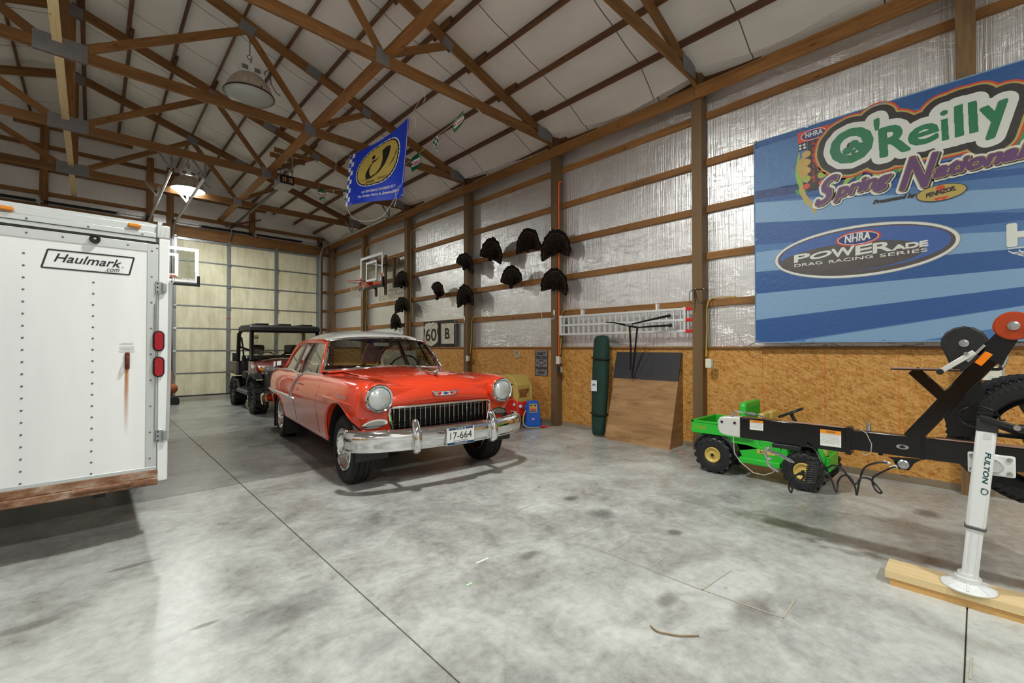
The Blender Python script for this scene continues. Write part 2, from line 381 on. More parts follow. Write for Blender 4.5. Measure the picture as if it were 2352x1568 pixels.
# ---------------------------------------------------------------- garage doors
def m_doorpanel():
    t = NT('cream door insulation'); v = t.coords((14, 14, .7)); n = t.noise(v, 1, 5, .6)
    dirt = t.ramp(t.noise(t.coords((3, 3, 1.1)), 1.2, 6, .65), [(.35, srgb(214,207,172)), (.6, srgb(236,231,204))])
    st = t.ramp(n, [(.35, (.9,.89,.85)), (.6, (1,1,1))]); t.p(Base_Color=t.mix(1, dirt, st, 'MULTIPLY'), Roughness=.55); t.bump(n, .15, .004); return t.m
M_DOORP = m_doorpanel()
def garage_door(name, x0, x1, label):
    d = MB().box(x0-.02, x1+.02, DY-.02, DY+.0, .0, DZ).done(name, M_GALV, smooth=False); tag(d, label, kind='structure')
    n = 7; hh = DZ/n; cols = [x0, x0+(x1-x0)*.333, x0+(x1-x0)*.667, x1]
    pm = MB().box(0, 1, -.02, 0, 0, 1)
    for r in range(n):
        for c in range(3):
            a, b = cols[c]+.045, cols[c+1]-.045
            MB().box(a, b, DY-.045, DY-.02, r*hh+.03, (r+1)*hh-.012).done('panel', M_DOORP, d, smooth=False)
        MB().box(x0+.04, x1-.04, DY-.052, DY-.03, r*hh-.0, r*hh+.022).done('rail', M_GALV, d, smooth=False)
        for xx in cols:
            MB().box(xx-.042, xx+.042, DY-.075, DY-.03, r*hh+.03, (r+1)*hh-.01).done('stile', M_GALV, d, smooth=False)
            MB().box(xx-.035, xx+.035, DY-.10, DY-.074, (r+1)*hh-.05, (r+1)*hh+.05).lathe([(.014,-.045),(.014,.045)], 8, (xx, DY-.098, (r+1)*hh), (1,0,0)).done('hinge', M_GALV, d, smooth=False)
    MB().box(x0-.02, x1+.02, DY-.075, DY-.02, DZ-.05, DZ+.012).done('top_rail', M_GALV, d, smooth=False)
    MB().box(x0, x1, DY-.06, DY-.01, .004, .03).done('bottom_seal', M_RUBBER, d, smooth=False)
    for sx, xx in ((-1, x0-.05), (1, x1+.05)):
        pts = [(xx, DY-.12, .03), (xx, DY-.12, 4.15)] + [(xx, DY-.12-.38*(1-cos(a)), 4.15+.38*sin(a)) for a in [pi/2*i/8 for i in range(1, 9)]] + [(xx, DY-4.55, 4.56)]
        MB().tube(pts, .028, 6).done('track', M_GALV, d)
        MB().box(xx-.04, xx+.04, DY-.09, DY-.03, .1, 4.2).done('jamb_angle', M_GALV, d, smooth=False)
        # perforated hanger straps up to the roof trusses
        for yy in (bayY(5)-.05, bayY(4)+.25):
            m = MB(); m.bar((xx, yy, 4.55), (xx, yy+.02, 4.83), .035, .004, (0,1,0)); m.bar((xx, yy, 4.56), (xx-.22, yy, 4.85), .035, .004, (0,1,0)); m.done('track_hanger', M_GALV, d, smooth=False)
    yt, zt = DY-.16, DZ+.36
    MB().tube([(x0-.02, yt, zt), (x1+.02, yt, zt)], .014, 8).done('torsion_shaft', M_GALV, d)
    xm = (x0+x1)/2
    for a, b in ((x0+.55, xm-.06), (xm+.06, x1-.55)):
        m = MB(); n_ = int((b-a)/.02); 
        m.tube([(a, yt, zt), (b, yt, zt)], .034, 10); m.done('torsion_spring', M_BLACK, d)
        MB().lathe([(.04,0),(.04,.05)], 12, (a-.04 if a < xm-.2 and a == x0+.55 else b, yt, zt), (1,0,0)).done('winding_cone', M_GALV, d)
    MB().box(xm-.012, xm+.012, yt-.06, DY-.09, zt-.09, zt+.07).done('centre_bracket', M_GALV, d, smooth=False)
    for xx in (x0-.03, x1+.03):
        MB().lathe([(.02,-.03),(.075,-.03),(.075,-.02),(.06,-.015),(.06,.015),(.075,.02),(.075,.03),(.02,.03)], 20, (xx, yt, zt), (1,0,0)).done('cable_drum', M_BLACK, d)
    return d
door1 = garage_door('door_1', *D1, 'cream sectional garage door behind the utility vehicle')
door2 = garage_door('door_2', *D2, 'sectional garage door behind the white trailer')
MB().box(D1[0]+1.24-.05, D1[0]+1.24+.05, DY-.079, DY-.0745, 2.13, 2.155).done('red_tape', S('red tape', 196, 40, 44), door1, smooth=False)
# ---------------------------------------------------------------- walls outside the view
wallL = MB().box(XL-.05, XL, YB, DY+.1, -.05, 4.92).done('wall_left', M_FOIL, smooth=False); tag(wallL, kind='structure')
for k in range(-2, 6):
    MB().box(XL, XL+.012, bayY(k)+.07, bayY(k+1)-.07, .055, 1.3).done('osb_panel', M_OSB, wallL, smooth=False)
    beam('post', (XL+.07, bayY(k), 0), (XL+.07, bayY(k), 4.8), .13, .14, M_POST, wallL, up=(1,0,0))
wallB = MB().prism([(XL, -.05), (XF+.03, -.05), (XF+.03, roofZ(XF)), (RIDGE, roofZ(RIDGE)), (XL, roofZ(XL))], (0, YB-.05, 0), (1,0,0), (0,0,1), (0,.05,0)).done('wall_back', M_FOIL, smooth=False); tag(wallB, kind='structure')
# ---------------------------------------------------------------- ceiling: roof insulation and purlins
def roof_side(x_eave, sgn):
    rows = []; n = 64; L = abs(x_eave-RIDGE); ny = 120
    for j in range(ny+1):
        y = YB + (DY+.1-YB)*j/ny; row = []
        for i in range(n+1):
            d = L*i/n; x = RIDGE + sgn*d
            sag = .022*abs(sin(pi*d/.61))
            e = max(0, (d-(L-.75))/.75)
            bf = ((y-Y0) % BAY)/BAY; bump_ = (.14+.25*max(0, noise.noise(Vector((y*.8, 1.7, 3.1*sgn)))))*sin(pi*bf)**.5*e**1.5
            row.append((x, y, roofZ(x) - sag - bump_ - .012*noise.noise(Vector((y*2, d*2, 0)))))
        rows.append(row)
    return rows
mc = MB().grid(roof_side(XF+.03, 1)).grid(roof_side(XL-.03, -1))
ceiling = mc.done('ceiling', M_ROOF, ang=80); tag(ceiling, 'white vinyl insulation under the pitched roof', kind='structure')
# loose ends of the insulation hanging below the last purlins at the eave
for k in range(-1, 6):
    y0_, y1_ = bayY(k)+.06, min(bayY(k+1), DY)-.06; rows = []
    ph = {1: 1.0, 2: .75, 3: .8, 4: .9, 5: 1.15}.get(k, .6)
    for i in range(9):
        f = i/8; row = []
        for j in range(25):
            g_ = j/24; y = y0_+(y1_-y0_)*g_; x = 5.22+.40*f-.04*sin(g_*7+k)*f
            dr = ph*(.05+.13*sin(pi*min(1, max(0, g_+.25*sin(k*2.1))))**.8)*f**1.3 + .012*noise.noise(V(y*7, f*5, k))
            row.append((x, y, roofZ(x)-.02-dr - (.015*noise.noise(V(y*16, k, 2)) if i == 8 else 0)))
        rows.append(row)
    MB().grid(rows).done('loose_insulation', M_ROOF, ceiling, ang=80)
rr = random.Random(3)
for sgn, xe in ((1, XF), (-1, XL)):
    L = abs(xe-RIDGE); nrow = 11
    for r in range(nrow):
        d = .12 + r*(L-.2)/(nrow-1)
        for s in range(4):
            k = -2 + s*2; off = (.021 if s % 2 else -.021)
            a = max(YB+.02, bayY(k)-.22); b = min(DY+.02, bayY(k+2)+.22)
            x = RIDGE + sgn*(d+off)
            beam('purlin', (x, a, roofZ(x)-.058), (x, b, roofZ(x)-.058), .038, .089, M_PURLIN, ceiling, up=(sgn*SL, 0, 1))
# ---------------------------------------------------------------- trusses
CZ = 4.805
def topZ(x): return 6.70 - SL*abs(x-RIDGE)
ORD = {-1: None, 0: None, 1: 'wooden roof truss above the ladder and plywood ramp', 2: 'wooden roof truss holding the raised corner of the blue flag', 3: 'wooden roof truss carrying the unlit lamp on a chain',
       4: 'wooden roof truss beside the garage door opener', 5: 'wooden roof truss directly above the lit lamp'}
for k in range(-1, 6):
    y = bayY(k)
    lab = ORD.get(k) or ('wooden roof truss above the winch post of the boat trailer' if k == 0 else 'wooden roof truss behind the photographer')
    t = thing('roof_truss', lab, 'roof truss', (RIDGE, y, CZ), 0, 'roof trusses')
    XE = PX+.12; XEL = 2*RIDGE-XE
    beam('bottom_chord', (XEL, y, CZ), (XE, y, CZ), .04, .14, M_TRUSS, t)
    for sg, xe in ((1, XE), (-1, XEL)):
        beam('top_chord', (RIDGE, y, topZ(RIDGE)), (xe+sg*.05, y, topZ(xe+sg*.05)), .04, .15, M_TRUSS, t)
        f = lambda dx: RIDGE + sg*dx
        for (x0, z0), (x1, z1), hh in (((f(.22), CZ+.1), (f(1.90), topZ(f(1.90))-.10), .10), ((f(1.92), topZ(f(1.92))-.1), (f(2.78), CZ+.08), .09), ((f(2.86), CZ+.08), (f(3.74), topZ(f(3.74))-.08), .09)):
            beam('web', (x0, y, z0), (x1, y, z1), .038, hh, M_TRUSS, t)
        for (px_, pz, ww, h2, rot) in ((f(1.91), topZ(f(1.91))-.07, .20, .16, 1), (f(2.81), CZ+.02, .17, .19, 0), (f(3.76), topZ(f(3.76))-.045, .16, .13, 1), (f(2.86), topZ(f(2.86)), .22, .15, 1), (f(5.72), CZ+.05, .34, .19, 0)):
            R = Matrix.Rotation(atan2(SL, 1)*sg if rot else 0, 3, 'Y')
            m = MB(); m.obox((0, -.0225, 0), (ww, .003, h2), R); m.obox((0, .0225, 0), (ww, .003, h2), R)
            o = m.done('gusset_plate', M_PLATE, t, smooth=False); o.location = (px_-RIDGE, 0, pz-CZ)
    beam('king_post', (RIDGE, y, CZ+.06), (RIDGE, y, topZ(RIDGE)-.04), .04, .14, M_TRUSS, t, up=(1,0,0))
    for (pz, ww, h2) in ((CZ+.03, .46, .22), (topZ(RIDGE)-.06, .3, .2)):
        m = MB().box(-ww/2, ww/2, -.024, -.021, -h2/2, h2/2).box(-ww/2, ww/2, .021, .024, -h2/2, h2/2)
        o = m.done('gusset_plate', M_PLATE, t, smooth=False); o.location = (0, 0, pz-CZ)
# runners laid along the bottom chords
def runner(x, z, w, h, mat, lab, y0=YB+.3, y1=DY-.1):
    o = thing('lateral_brace', lab, 'roof brace', (x, y0, z)); n = 4
    for i in range(n):
        a = y0+(y1-y0)*i/n; b = y0+(y1-y0)*(i+1)/n; beam('board', (x, a, z), (x, b-.004, z), w, h, mat, o)
runner(2.60, CZ+.09, .14, .038, M_GIRT, 'long brown board laid across the truss bottoms beside the door opener')
runner(-.32, CZ+.09, .085, .036, M_PALE, 'pale new board running under the truss king posts')
runner(RIDGE-.14, topZ(RIDGE)-.45, .038, .14, M_TRUSS, 'brown ridge board running past the king post tops')
# ================================================================= shared helpers: lettering, decals, wheels
def text_mesh(s, offset=0.0, shear=0.0, bold=0):
    c = bpy.data.curves.new('lettering', 'FONT'); c.body = s; c.offset = offset; c.resolution_u = 3; c.fill_mode = 'FRONT'
    o = bpy.data.objects.new('lettering', c); COL.objects.link(o)
    dg = bpy.context.evaluated_depsgraph_get(); dg.update()
    me = bpy.data.meshes.new_from_object(o.evaluated_get(dg))
    bpy.data.objects.remove(o, do_unlink=True)
    vs = [(v.co.x + shear*v.co.y, v.co.y) for v in me.vertices]; fs = [tuple(p.vertices) for p in me.polygons]
    bpy.data.meshes.remove(me); return vs, fs
def lettering(s, O, U, W_, mat, parent, world=True, offset=0.0, shear=0.0, name='lettering', arch=None):
    """flat letters filling the box O + [0,1]U + [0,1]W"""
    vs, fs = text_mesh(s, offset, shear); O, U, W_ = Vector(O), Vector(U), Vector(W_)
    x0 = min(v[0] for v in vs); x1 = max(v[0] for v in vs); y0 = min(v[1] for v in vs); y1 = max(v[1] for v in vs)
    P = []
    for x, y in vs:
        a, b = (x-x0)/(x1-x0), (y-y0)/(y1-y0)
        if arch: a, b = arch(a, b)
        P.append(O + U*a + W_*b)
    me = bpy.data.meshes.new(name); me.from_pydata([tuple(p) for p in P], [], fs)
    bm = bmesh.new(); bm.from_mesh(me); bmesh.ops.dissolve_limit(bm, angle_limit=.02, verts=bm.verts, edges=bm.edges); bm.to_mesh(me); bm.free()
    return link(name, me, mat, parent, world)
def letters_layered(s, O, U, W_, layers, parent, n, shear=0.0, name='lettering', gap=.0016, track=0.0):
    """each glyph on its own so that fat outlines may overlap; layers: (offset, material) from back to front"""
    O, U, W_, n = Vector(O), Vector(U), Vector(W_), Vector(n).normalized()
    def width(t):
        vs, _ = text_mesh(t); return max(v[0] for v in vs) - min(v[0] for v in vs)
    bw = width('||'); adv = [width('|'+c+'|') - bw if c != ' ' else .35 for c in s]
    pos = [0]
    for a in adv: pos.append(pos[-1] + a + track)
    full, _ = text_mesh(s.replace(' ', ''), 0, shear)
    y0 = min(v[1] for v in full); y1 = max(v[1] for v in full)
    g0 = text_mesh(s[0], 0, shear)[0]; x0 = min(v[0] for v in g0)
    g1 = text_mesh(s[-1], 0, shear)[0]; x1 = pos[-2] + max(v[0] for v in g1)
    for li, (off, mat) in enumerate(layers):
        m = MB()
        for i, c in enumerate(s):
            if c == ' ': continue
            vs, fs = text_mesh(c, off, shear)
            m.add([O + U*((x+pos[i]-x0)/(x1-x0)) + W_*((y-y0)/(y1-y0)) + n*(gap*li) for x, y in vs], fs)
        me = bpy.data.meshes.new(name); me.from_pydata(m.v, [], m.f); link(name, me, mat, parent, True)
def decal(pts, mat, parent, name='print', world=True, n=None, lift=0):
    if n is not None: pts = [Vector(p) + Vector(n)*lift for p in pts]
    m = MB().flat([Vector(p) for p in pts]); return m.done(name, mat, parent, world, smooth=False)
def ellipse(c, U, W_, n=40, a0=0, a1=2*pi): return [Vector(c) + Vector(U)*cos(a0+(a1-a0)*i/n) + Vector(W_)*sin(a0+(a1-a0)*i/n) for i in range(n)]
def tyre(name, c, ax, R, w, rim, parent, mat=None, world=False, lugs=0, lug_h=.01, grooves=True, chunky=False):
    """tyre: body of revolution plus tread blocks; one mesh"""
    m = MB(); h = w/2; sw = R-rim
    prof = [(rim, -h*.72), (rim+sw*.15, -h*.9), (rim+sw*.45, -h), (rim+sw*.78, -h*.97), (R-.012, -h*.82)]
    if grooves:
        for a, b in ((-.78, -.5), (-.44, -.08), (.08, .44), (.5, .78)):
            prof += [(R-.009, h*a-.001), (R, h*a+.003), (R+.001, h*(a+b)/2), (R, h*b-.003), (R-.009, h*b+.001)]
    else: prof += [(R-lug_h, -h*.7), (R-lug_h+.004, 0), (R-lug_h, h*.7)]
    prof += [(R-.012, h*.82), (rim+sw*.78, h*.97), (rim+sw*.45, h), (rim+sw*.15, h*.9), (rim, h*.72)]
    m.lathe(prof, 48, c, ax, caps=False)
    if lugs:
        a = Vector(ax).normalized(); ref = Vector((0,0,1)) if abs(a.z) < .9 else Vector((1,0,0)); u = (ref-a*ref.dot(a)).normalized(); v_ = a.cross(u)
        for i in range(lugs):
            for sd in (-1, 1):
                th = 2*pi*(i+.25*sd)/lugs; d = u*cos(th)+v_*sin(th); t_ = -u*sin(th)+v_*cos(th)
                bw = 2*pi*R/lugs*(.42 if not chunky else .46)
                ctr = Vector(c) + d*(R-lug_h*.6) + a*(sd*h*.46); dr = (a*sd*.85 + t_*.35).normalized()
                m.bar(ctr-dr*h*.42, ctr+dr*h*.5, bw, lug_h*1.5, d)
                m.bar(Vector(c)+d*(R-lug_h*1.5)+a*(sd*h*.86), Vector(c)+d*(R-sw*.42)+a*(sd*h*1.0), bw*.9, lug_h*.9, a*sd)
    return m.done(name, mat or M_RUBBER, parent, world, ang=30)
# ================================================================= white cargo trailer
def m_streak_white():
    t = NT('white trailer skin'); v = t.coords(); n = t.noise(t.coords((3,3,.6)), 1.4, 5)
    t.p(Base_Color=t.ramp(n, [(.3, srgb(236,239,240)), (.7, srgb(248,250,250))]), Roughness=.28); t.bump(t.noise(v, 5, 3), .04, .01); return t.m
M_SKIN = m_streak_white()
def m_rust():
    t = NT('rusty steel'); n = t.noise(t.coords((4,4,9)), 2, 7, .65)
    t.p(Base_Color=t.ramp(n, [(.3, srgb(92,60,42)), (.5, srgb(146,104,76)), (.68, srgb(186,168,150))]), Roughness=.75); t.bump(n, .3, .006); return t.m
M_RUST = m_rust(); M_RUSTD = S('deep rust', 104, 48, 26, .8)
M_ALUW = S('mill aluminium trim', 206, 210, 210, .38, .45)
M_RED = S('tail lamp red', 168, 12, 30, .12); M_AMBER = S('amber marker', 232, 140, 30, .2)
TY = 3.97; TXR, TXL, TZ0, TZ1, TYE = .400, -1.56, .40, 2.185, 7.75
tr = thing('cargo_trailer', 'white enclosed cargo trailer with double red tail lamps and ramp door', 'trailer', (-.58, 5.8, 0))
def T(m, name, mat, p=None, **k): return m.done(name, mat, p or tr, True, **k)
T(MB().box(TXL, TXR-.005, TY+.03, TYE, TZ0+.02, TZ1-.05), 'box_body', M_SKIN, bevel=.01)
T(MB().prism([(TXL+.01, TZ1-.06), (TXR-.01, TZ1-.06), (TXR-.01, TZ1-.012), (TXR-.12, TZ1+.004), (TXL+.12, TZ1+.004), (TXL+.01, TZ1-.012)], (0, TY+.01, 0), (1,0,0), (0,0,1), (0, TYE-TY, 0)), 'roof', M_ALUW)
# header rails
for z0, z1, dy in ((2.122, 2.168, .012), (2.085, 2.12, .0), (2.055, 2.083, .008)):
    T(MB().box(TXL, TXR-.075, TY-.014+dy, TY+.05, z0, z1), 'header_rail', M_ALUW, bevel=.003)
T(MB().box(TXL, TXR-.05, TY-.012, TY+.05, 2.043, 2.052), 'drip_seal', M_BLACKP)
cc = T(MB().box(TXR-.075, TXR+.002, TY-.02, TY+.09, 2.085, 2.178), 'corner_cap', M_ALUW, bevel=.008)
T(MB().bar((TXR-.055, TY-.021, 2.11), (TXR-.045, TY-.021, 2.155), .006, .004).bar((TXR-.028, TY-.021, 2.107), (TXR-.02, TY-.021, 2.152), .006, .004), 'embossed_mark', M_ALUW, cc)
# ramp door
rd = T(MB().box(TXL+.1, .338, TY-.006, TY+.03, .472, 2.04), 'ramp_door', M_SKIN, smooth=False)
for m, nm in ((MB().box(.278, .338, TY-.011, TY-.004, .472, 2.04), 'edge_trim'), (MB().box(TXL+.1, .279, TY-.0108, TY-.004, 1.982, 2.04), 'edge_trim'), (MB().box(TXL+.1, .338, TY-.013, TY-.004, .466, .49), 'edge_trim')):
    T(m, nm, M_ALUW, rd, bevel=.002)
rv = MB()
def rivet(x, z, y=TY-.006): rv.lathe([(.0065, 0), (.006, -.002), (.003, -.0035), (0, -.004)], 8, (x, y, z), (0,1,0), caps=False)
for xc, zt in ((-.30, 1.95), (.008, 1.80), (-.62, 1.95)):
    n = 20
    for i in range(n):
        z = .50 + i*.073
        if z < zt: rivet(xc + .012*(1.8-z)*0, z)
for i in range(9): rivet(.302, .55 + i*.18, TY-.011)
for i in range(5): rivet(-.29+i*.155, 2.012, TY-.011)
for i in range(3): rivet(-.29+i*.27, 2.098, TY-.014)
tag(T(rv, 'rivets', S('rivet grey', 118, 118, 116, .5, .5), rd), kind='stuff')
# logo
def tp(px, py, lift=.008): p = survey(px, py, 1, TY-lift); return p
M_INK = S('black vinyl', 28, 30, 36, .4)
q = [tp(110, 572), tp(308, 592), tp(297, 631), tp(95, 613)]
for i in range(4):
    a, b = q[i], q[(i+1) % 4]
    T(MB().bar(a, b, .001, .0085, (b-a).cross(V(0,1,0))), 'logo_frame', M_INK, rd, smooth=False)
O = tp(123, 600); lettering('Haulmark', O, tp(277, 615)-O, (tp(127, 580)-tp(121.5, 599)) + V(0,0,.0), M_INK, rd, name='logo_lettering', shear=.18, offset=.012)
O = tp(241, 623); lettering('.com', O, tp(273.5, 625)-O, V(.002, 0, .021), M_INK, rd, name='logo_lettering', shear=.12)
p = tp(282, 614); T(MB().torus(p, (0,1,0), .004, .0008, 12, 4), 'registered_mark', S('grey print', 150, 150, 150), rd)
# small safety labels
for px, py, w_, h_ in ((292, 798, .075, .02), (292, 806, .08, .012), (290, 789, .07, .008)):
    p = tp(px, py); decal([p+V(-w_/2,0,-h_/2), p+V(w_/2,0,-h_/2), p+V(w_/2,0,h_/2), p+V(-w_/2,0,h_/2)], S('label paper', 226, 228, 226), rd, 'label')
for i, py in enumerate((788.5, 797, 800, 805)):
    p = tp(293, py, .0095); lettering('WARNING DO NOT' if i == 0 else 'keep ramp clear of load', p+V(-.03,0,-.002), V(.06,0,0), V(0,0,.004), S('grey print', 150, 150, 150), rd)
# bumper rubber, latch, stain
p = tp(218, 550, 0); T(MB().lathe([(.024, 0), (.027, -.006), (.027, -.03), (.022, -.036), (.014, -.034), (.012, -.026), (0, -.026)], 24, (p.x, TY-.006, p.z), (0,1,0)), 'rubber_bumper', M_RUBBER, rd)
T(MB().lathe([(.009, -.026), (.008, -.031), (0, -.033)], 12, (p.x, TY-.006, p.z), (0,1,0)), 'bumper_screw', M_GALV, rd)
p = tp(292, 828, 0); lt = T(MB().box(p.x-.013, p.x+.013, TY-.018, TY-.005, p.z-.058, p.z+.055), 'latch_keeper', M_RUSTD, rd, bevel=.006)
T(MB().tube([(p.x, TY-.02, p.z+.03), (p.x, TY-.042, p.z+.015), (p.x, TY-.042, p.z-.02), (p.x, TY-.02, p.z-.035)], .007, 8), 'latch_loop', M_RUSTD, rd)
def m_stain():
    t = NT('rust streak'); sep = t.n('ShaderNodeSeparateXYZ', {0: t.coords(kind='Generated')})
    across = t.math('SUBTRACT', 1.0, t.math('MULTIPLY', t.math('ABSOLUTE', t.math('SUBTRACT', sep.outputs[0], .5)), 2.0))
    n = t.noise(t.coords((40,1,6), kind='Generated'), 1, 4)
    a = t.math('MULTIPLY', t.math('POWER', across, .8), t.math('POWER', sep.outputs[2], 1.1)); a = t.math('MULTIPLY', a, t.math('MULTIPLY_ADD', n, .8, .55))
    t.p(Base_Color=srgb(196,118,40), Roughness=.5, Alpha=a); return t.m
T(MB().flat([V(p.x-.018, TY-.0075, p.z-.52), V(p.x+.012, TY-.0075, p.z-.52), V(p.x+.012, TY-.0075, p.z-.05), V(p.x-.012, TY-.0075, p.z-.05)]), 'rust_streak', m_stain(), rd, smooth=False)
# jamb post, hinges, tail lamps
jp = T(MB().box(.340, TXR, TY-.016, TY+.06, .385, 2.085), 'corner_post', M_SKIN, bevel=.006)
for py in (783, 842):
    p = survey(364, py, 1, TY-.016); hh, ww = .072, .032
    def racetrack(hw, hh, n=10): return [(hw*cos(a), (hh-hw)+hw*sin(a)) for a in [pi*i/n for i in range(n+1)]] + [(hw*cos(a), -(hh-hw)+hw*sin(a)) for a in [pi+pi*i/n for i in range(n+1)]]
    T(MB().prism(racetrack(ww, hh), (p.x, TY-.014, p.z), (1,0,0), (0,0,1), (0,-.018,0)), 'lamp_grommet', M_RUBBER, bevel=.005)
    T(MB().prism(racetrack(ww-.009, hh-.009), (p.x, TY-.03, p.z), (1,0,0), (0,0,1), (0,-.009,0)), 'tail_lamp', M_RED, bevel=.006)
for py in (661, 1000):
    p = survey(370, py, 1, TY-.016); hg = T(MB().box(p.x-.032, p.x+.012, TY-.024, TY-.014, p.z-.045, p.z+.045), 'hinge', M_GALV, bevel=.004)
    T(MB().lathe([(.011, -.03), (.011, .03)], 12, (p.x+.014, TY-.03, p.z), (0,0,1)).box(p.x+.01, p.x+.03, TY-.04, TY-.014, p.z-.026, p.z+.026), 'hinge_knuckle', M_GALV, hg)
    for dz in (-.03, .0, .03): T(MB().lathe([(.006, 0), (.005, -.003), (0, -.004)], 8, (p.x-.02, TY-.0235, p.z+dz), (0,1,0), caps=False), 'hinge_bolt', M_BLACK, hg)
T(MB().tube([(TXR+.004, TY-.01, 1.78), (TXR+.004, TY-.01, 1.15), (TXR-.004, TY-.012, .67)], .012, 8), 'cam_bar', M_ALUW)
T(MB().tube([(.322, TY-.018, 1.62), (.322, TY-.018, 1.36)], .005, 6).tube([(.330, TY-.016, 1.78), (.326, TY-.016, .66)], .003, 6), 'door_cable', M_GALV, rd)
for px, py in ((309, 518), (12, 478)):
    p = survey(px, py, 1, TY-.01); T(MB().box(p.x-.034, p.x+.034, TY-.035, TY-.0, p.z-.013, p.z+.011), 'marker_lamp', M_AMBER, bevel=.006)
# rusty sill, frame, wheels
T(MB().box(TXL, .345, TY-.02, TY+.06, .415, .466), 'sill', M_RUST, bevel=.004)
T(MB().box(TXL, .345, TY-.03, TY+.06, .365, .414), 'bumper_tube', M_RUST, bevel=.006)
T(MB().lathe([(.016, -.14), (.016, .14)], 12, (.06, TY-.038, .405), (1,0,0)), 'ramp_hinge', M_RUST)
for x in (TXL+.3, TXR-.35): T(MB().box(x-.03, x+.03, TY+.06, TYE, .32, .42), 'frame_rail', M_BLACK)
for sx, x in ((1, TXR-.10), (-1, TXL+.10)):
    tw = tyre('tyre', (x, 6.1, .33), (sx,0,0), .33, .2, .19, tr, world=True)
    T(MB().lathe([(.19, -.08), (.19, .06), (.16, .07), (.15, .03), (.05, .05), (0, .05)], 24, (x, 6.1, .33), (sx,0,0)), 'wheel_rim', M_WHITE)
T(MB().bar((-.58, TYE-.1, .36), (-.58, TYE+1.2, .36), .1, .1), 'tow_bar', M_BLACK)
T(MB().box(-.63, -.53, TYE+1.15, TYE+1.25, 0, .42), 'tongue_jack', M_GALV)
# ================================================================= red and white classic sedan
from mathutils.bvhtree import BVHTree
def m_paint(name, col, rough=.22):
    t = NT(name); n = t.noise(t.coords((1,1,1)), 90, 2)
    t.p(Base_Color=col, Roughness=rough, Coat_Weight=1.0, Coat_Roughness=.03, Specular_IOR_Level=.5); t.bump(n, .01, .001); return t.m
M_CARRED = m_paint('tomato red car paint', srgb(226, 64, 30)); M_CARWHT = m_paint('white car paint', srgb(236, 238, 236))
def m_glass(name, tint, a=.22):
    t = NT(name); g_ = t.n('ShaderNodeBsdfGlossy', {'Color': (1,1,1,1), 'Roughness': .02}); tr_ = t.n('ShaderNodeBsdfTransparent', {'Color': tint})
    lw = t.n('ShaderNodeLayerWeight', {'Blend': .5}); fc = t.math('MULTIPLY_ADD', t.math('POWER', lw.outputs['Facing'], 4.0), .85, a*.25); mx = t.n('ShaderNodeMixShader', {0: fc, 1: tr_.outputs[0], 2: g_.outputs[0]})
    t.t.links.new(mx.outputs[0], t.t.nodes['Material Output'].inputs[0]); return t.m
M_GLASS = m_glass('car window glass', (.48,.52,.49,1)); M_SGLASS = m_glass('side window glass', (.60,.62,.56,1), .5)
M_INT = S('dark car upholstery', 44, 42, 42, .8); M_TRIM = S('polished trim', 216, 218, 218, .2, .75); M_LAMPG = S('headlamp glass', 206, 212, 212, .2, .45, Coat_Weight=1.0)
CO = V(2.575, 3.50, 0); CR = radians(-5.4)
car = thing('classic_car', 'tomato red classic sedan with white roof and chrome grille', 'car', CO, CR)
def A(m, name, mat, p=None, **k): return m.done(name, mat, p or car, False, **k)
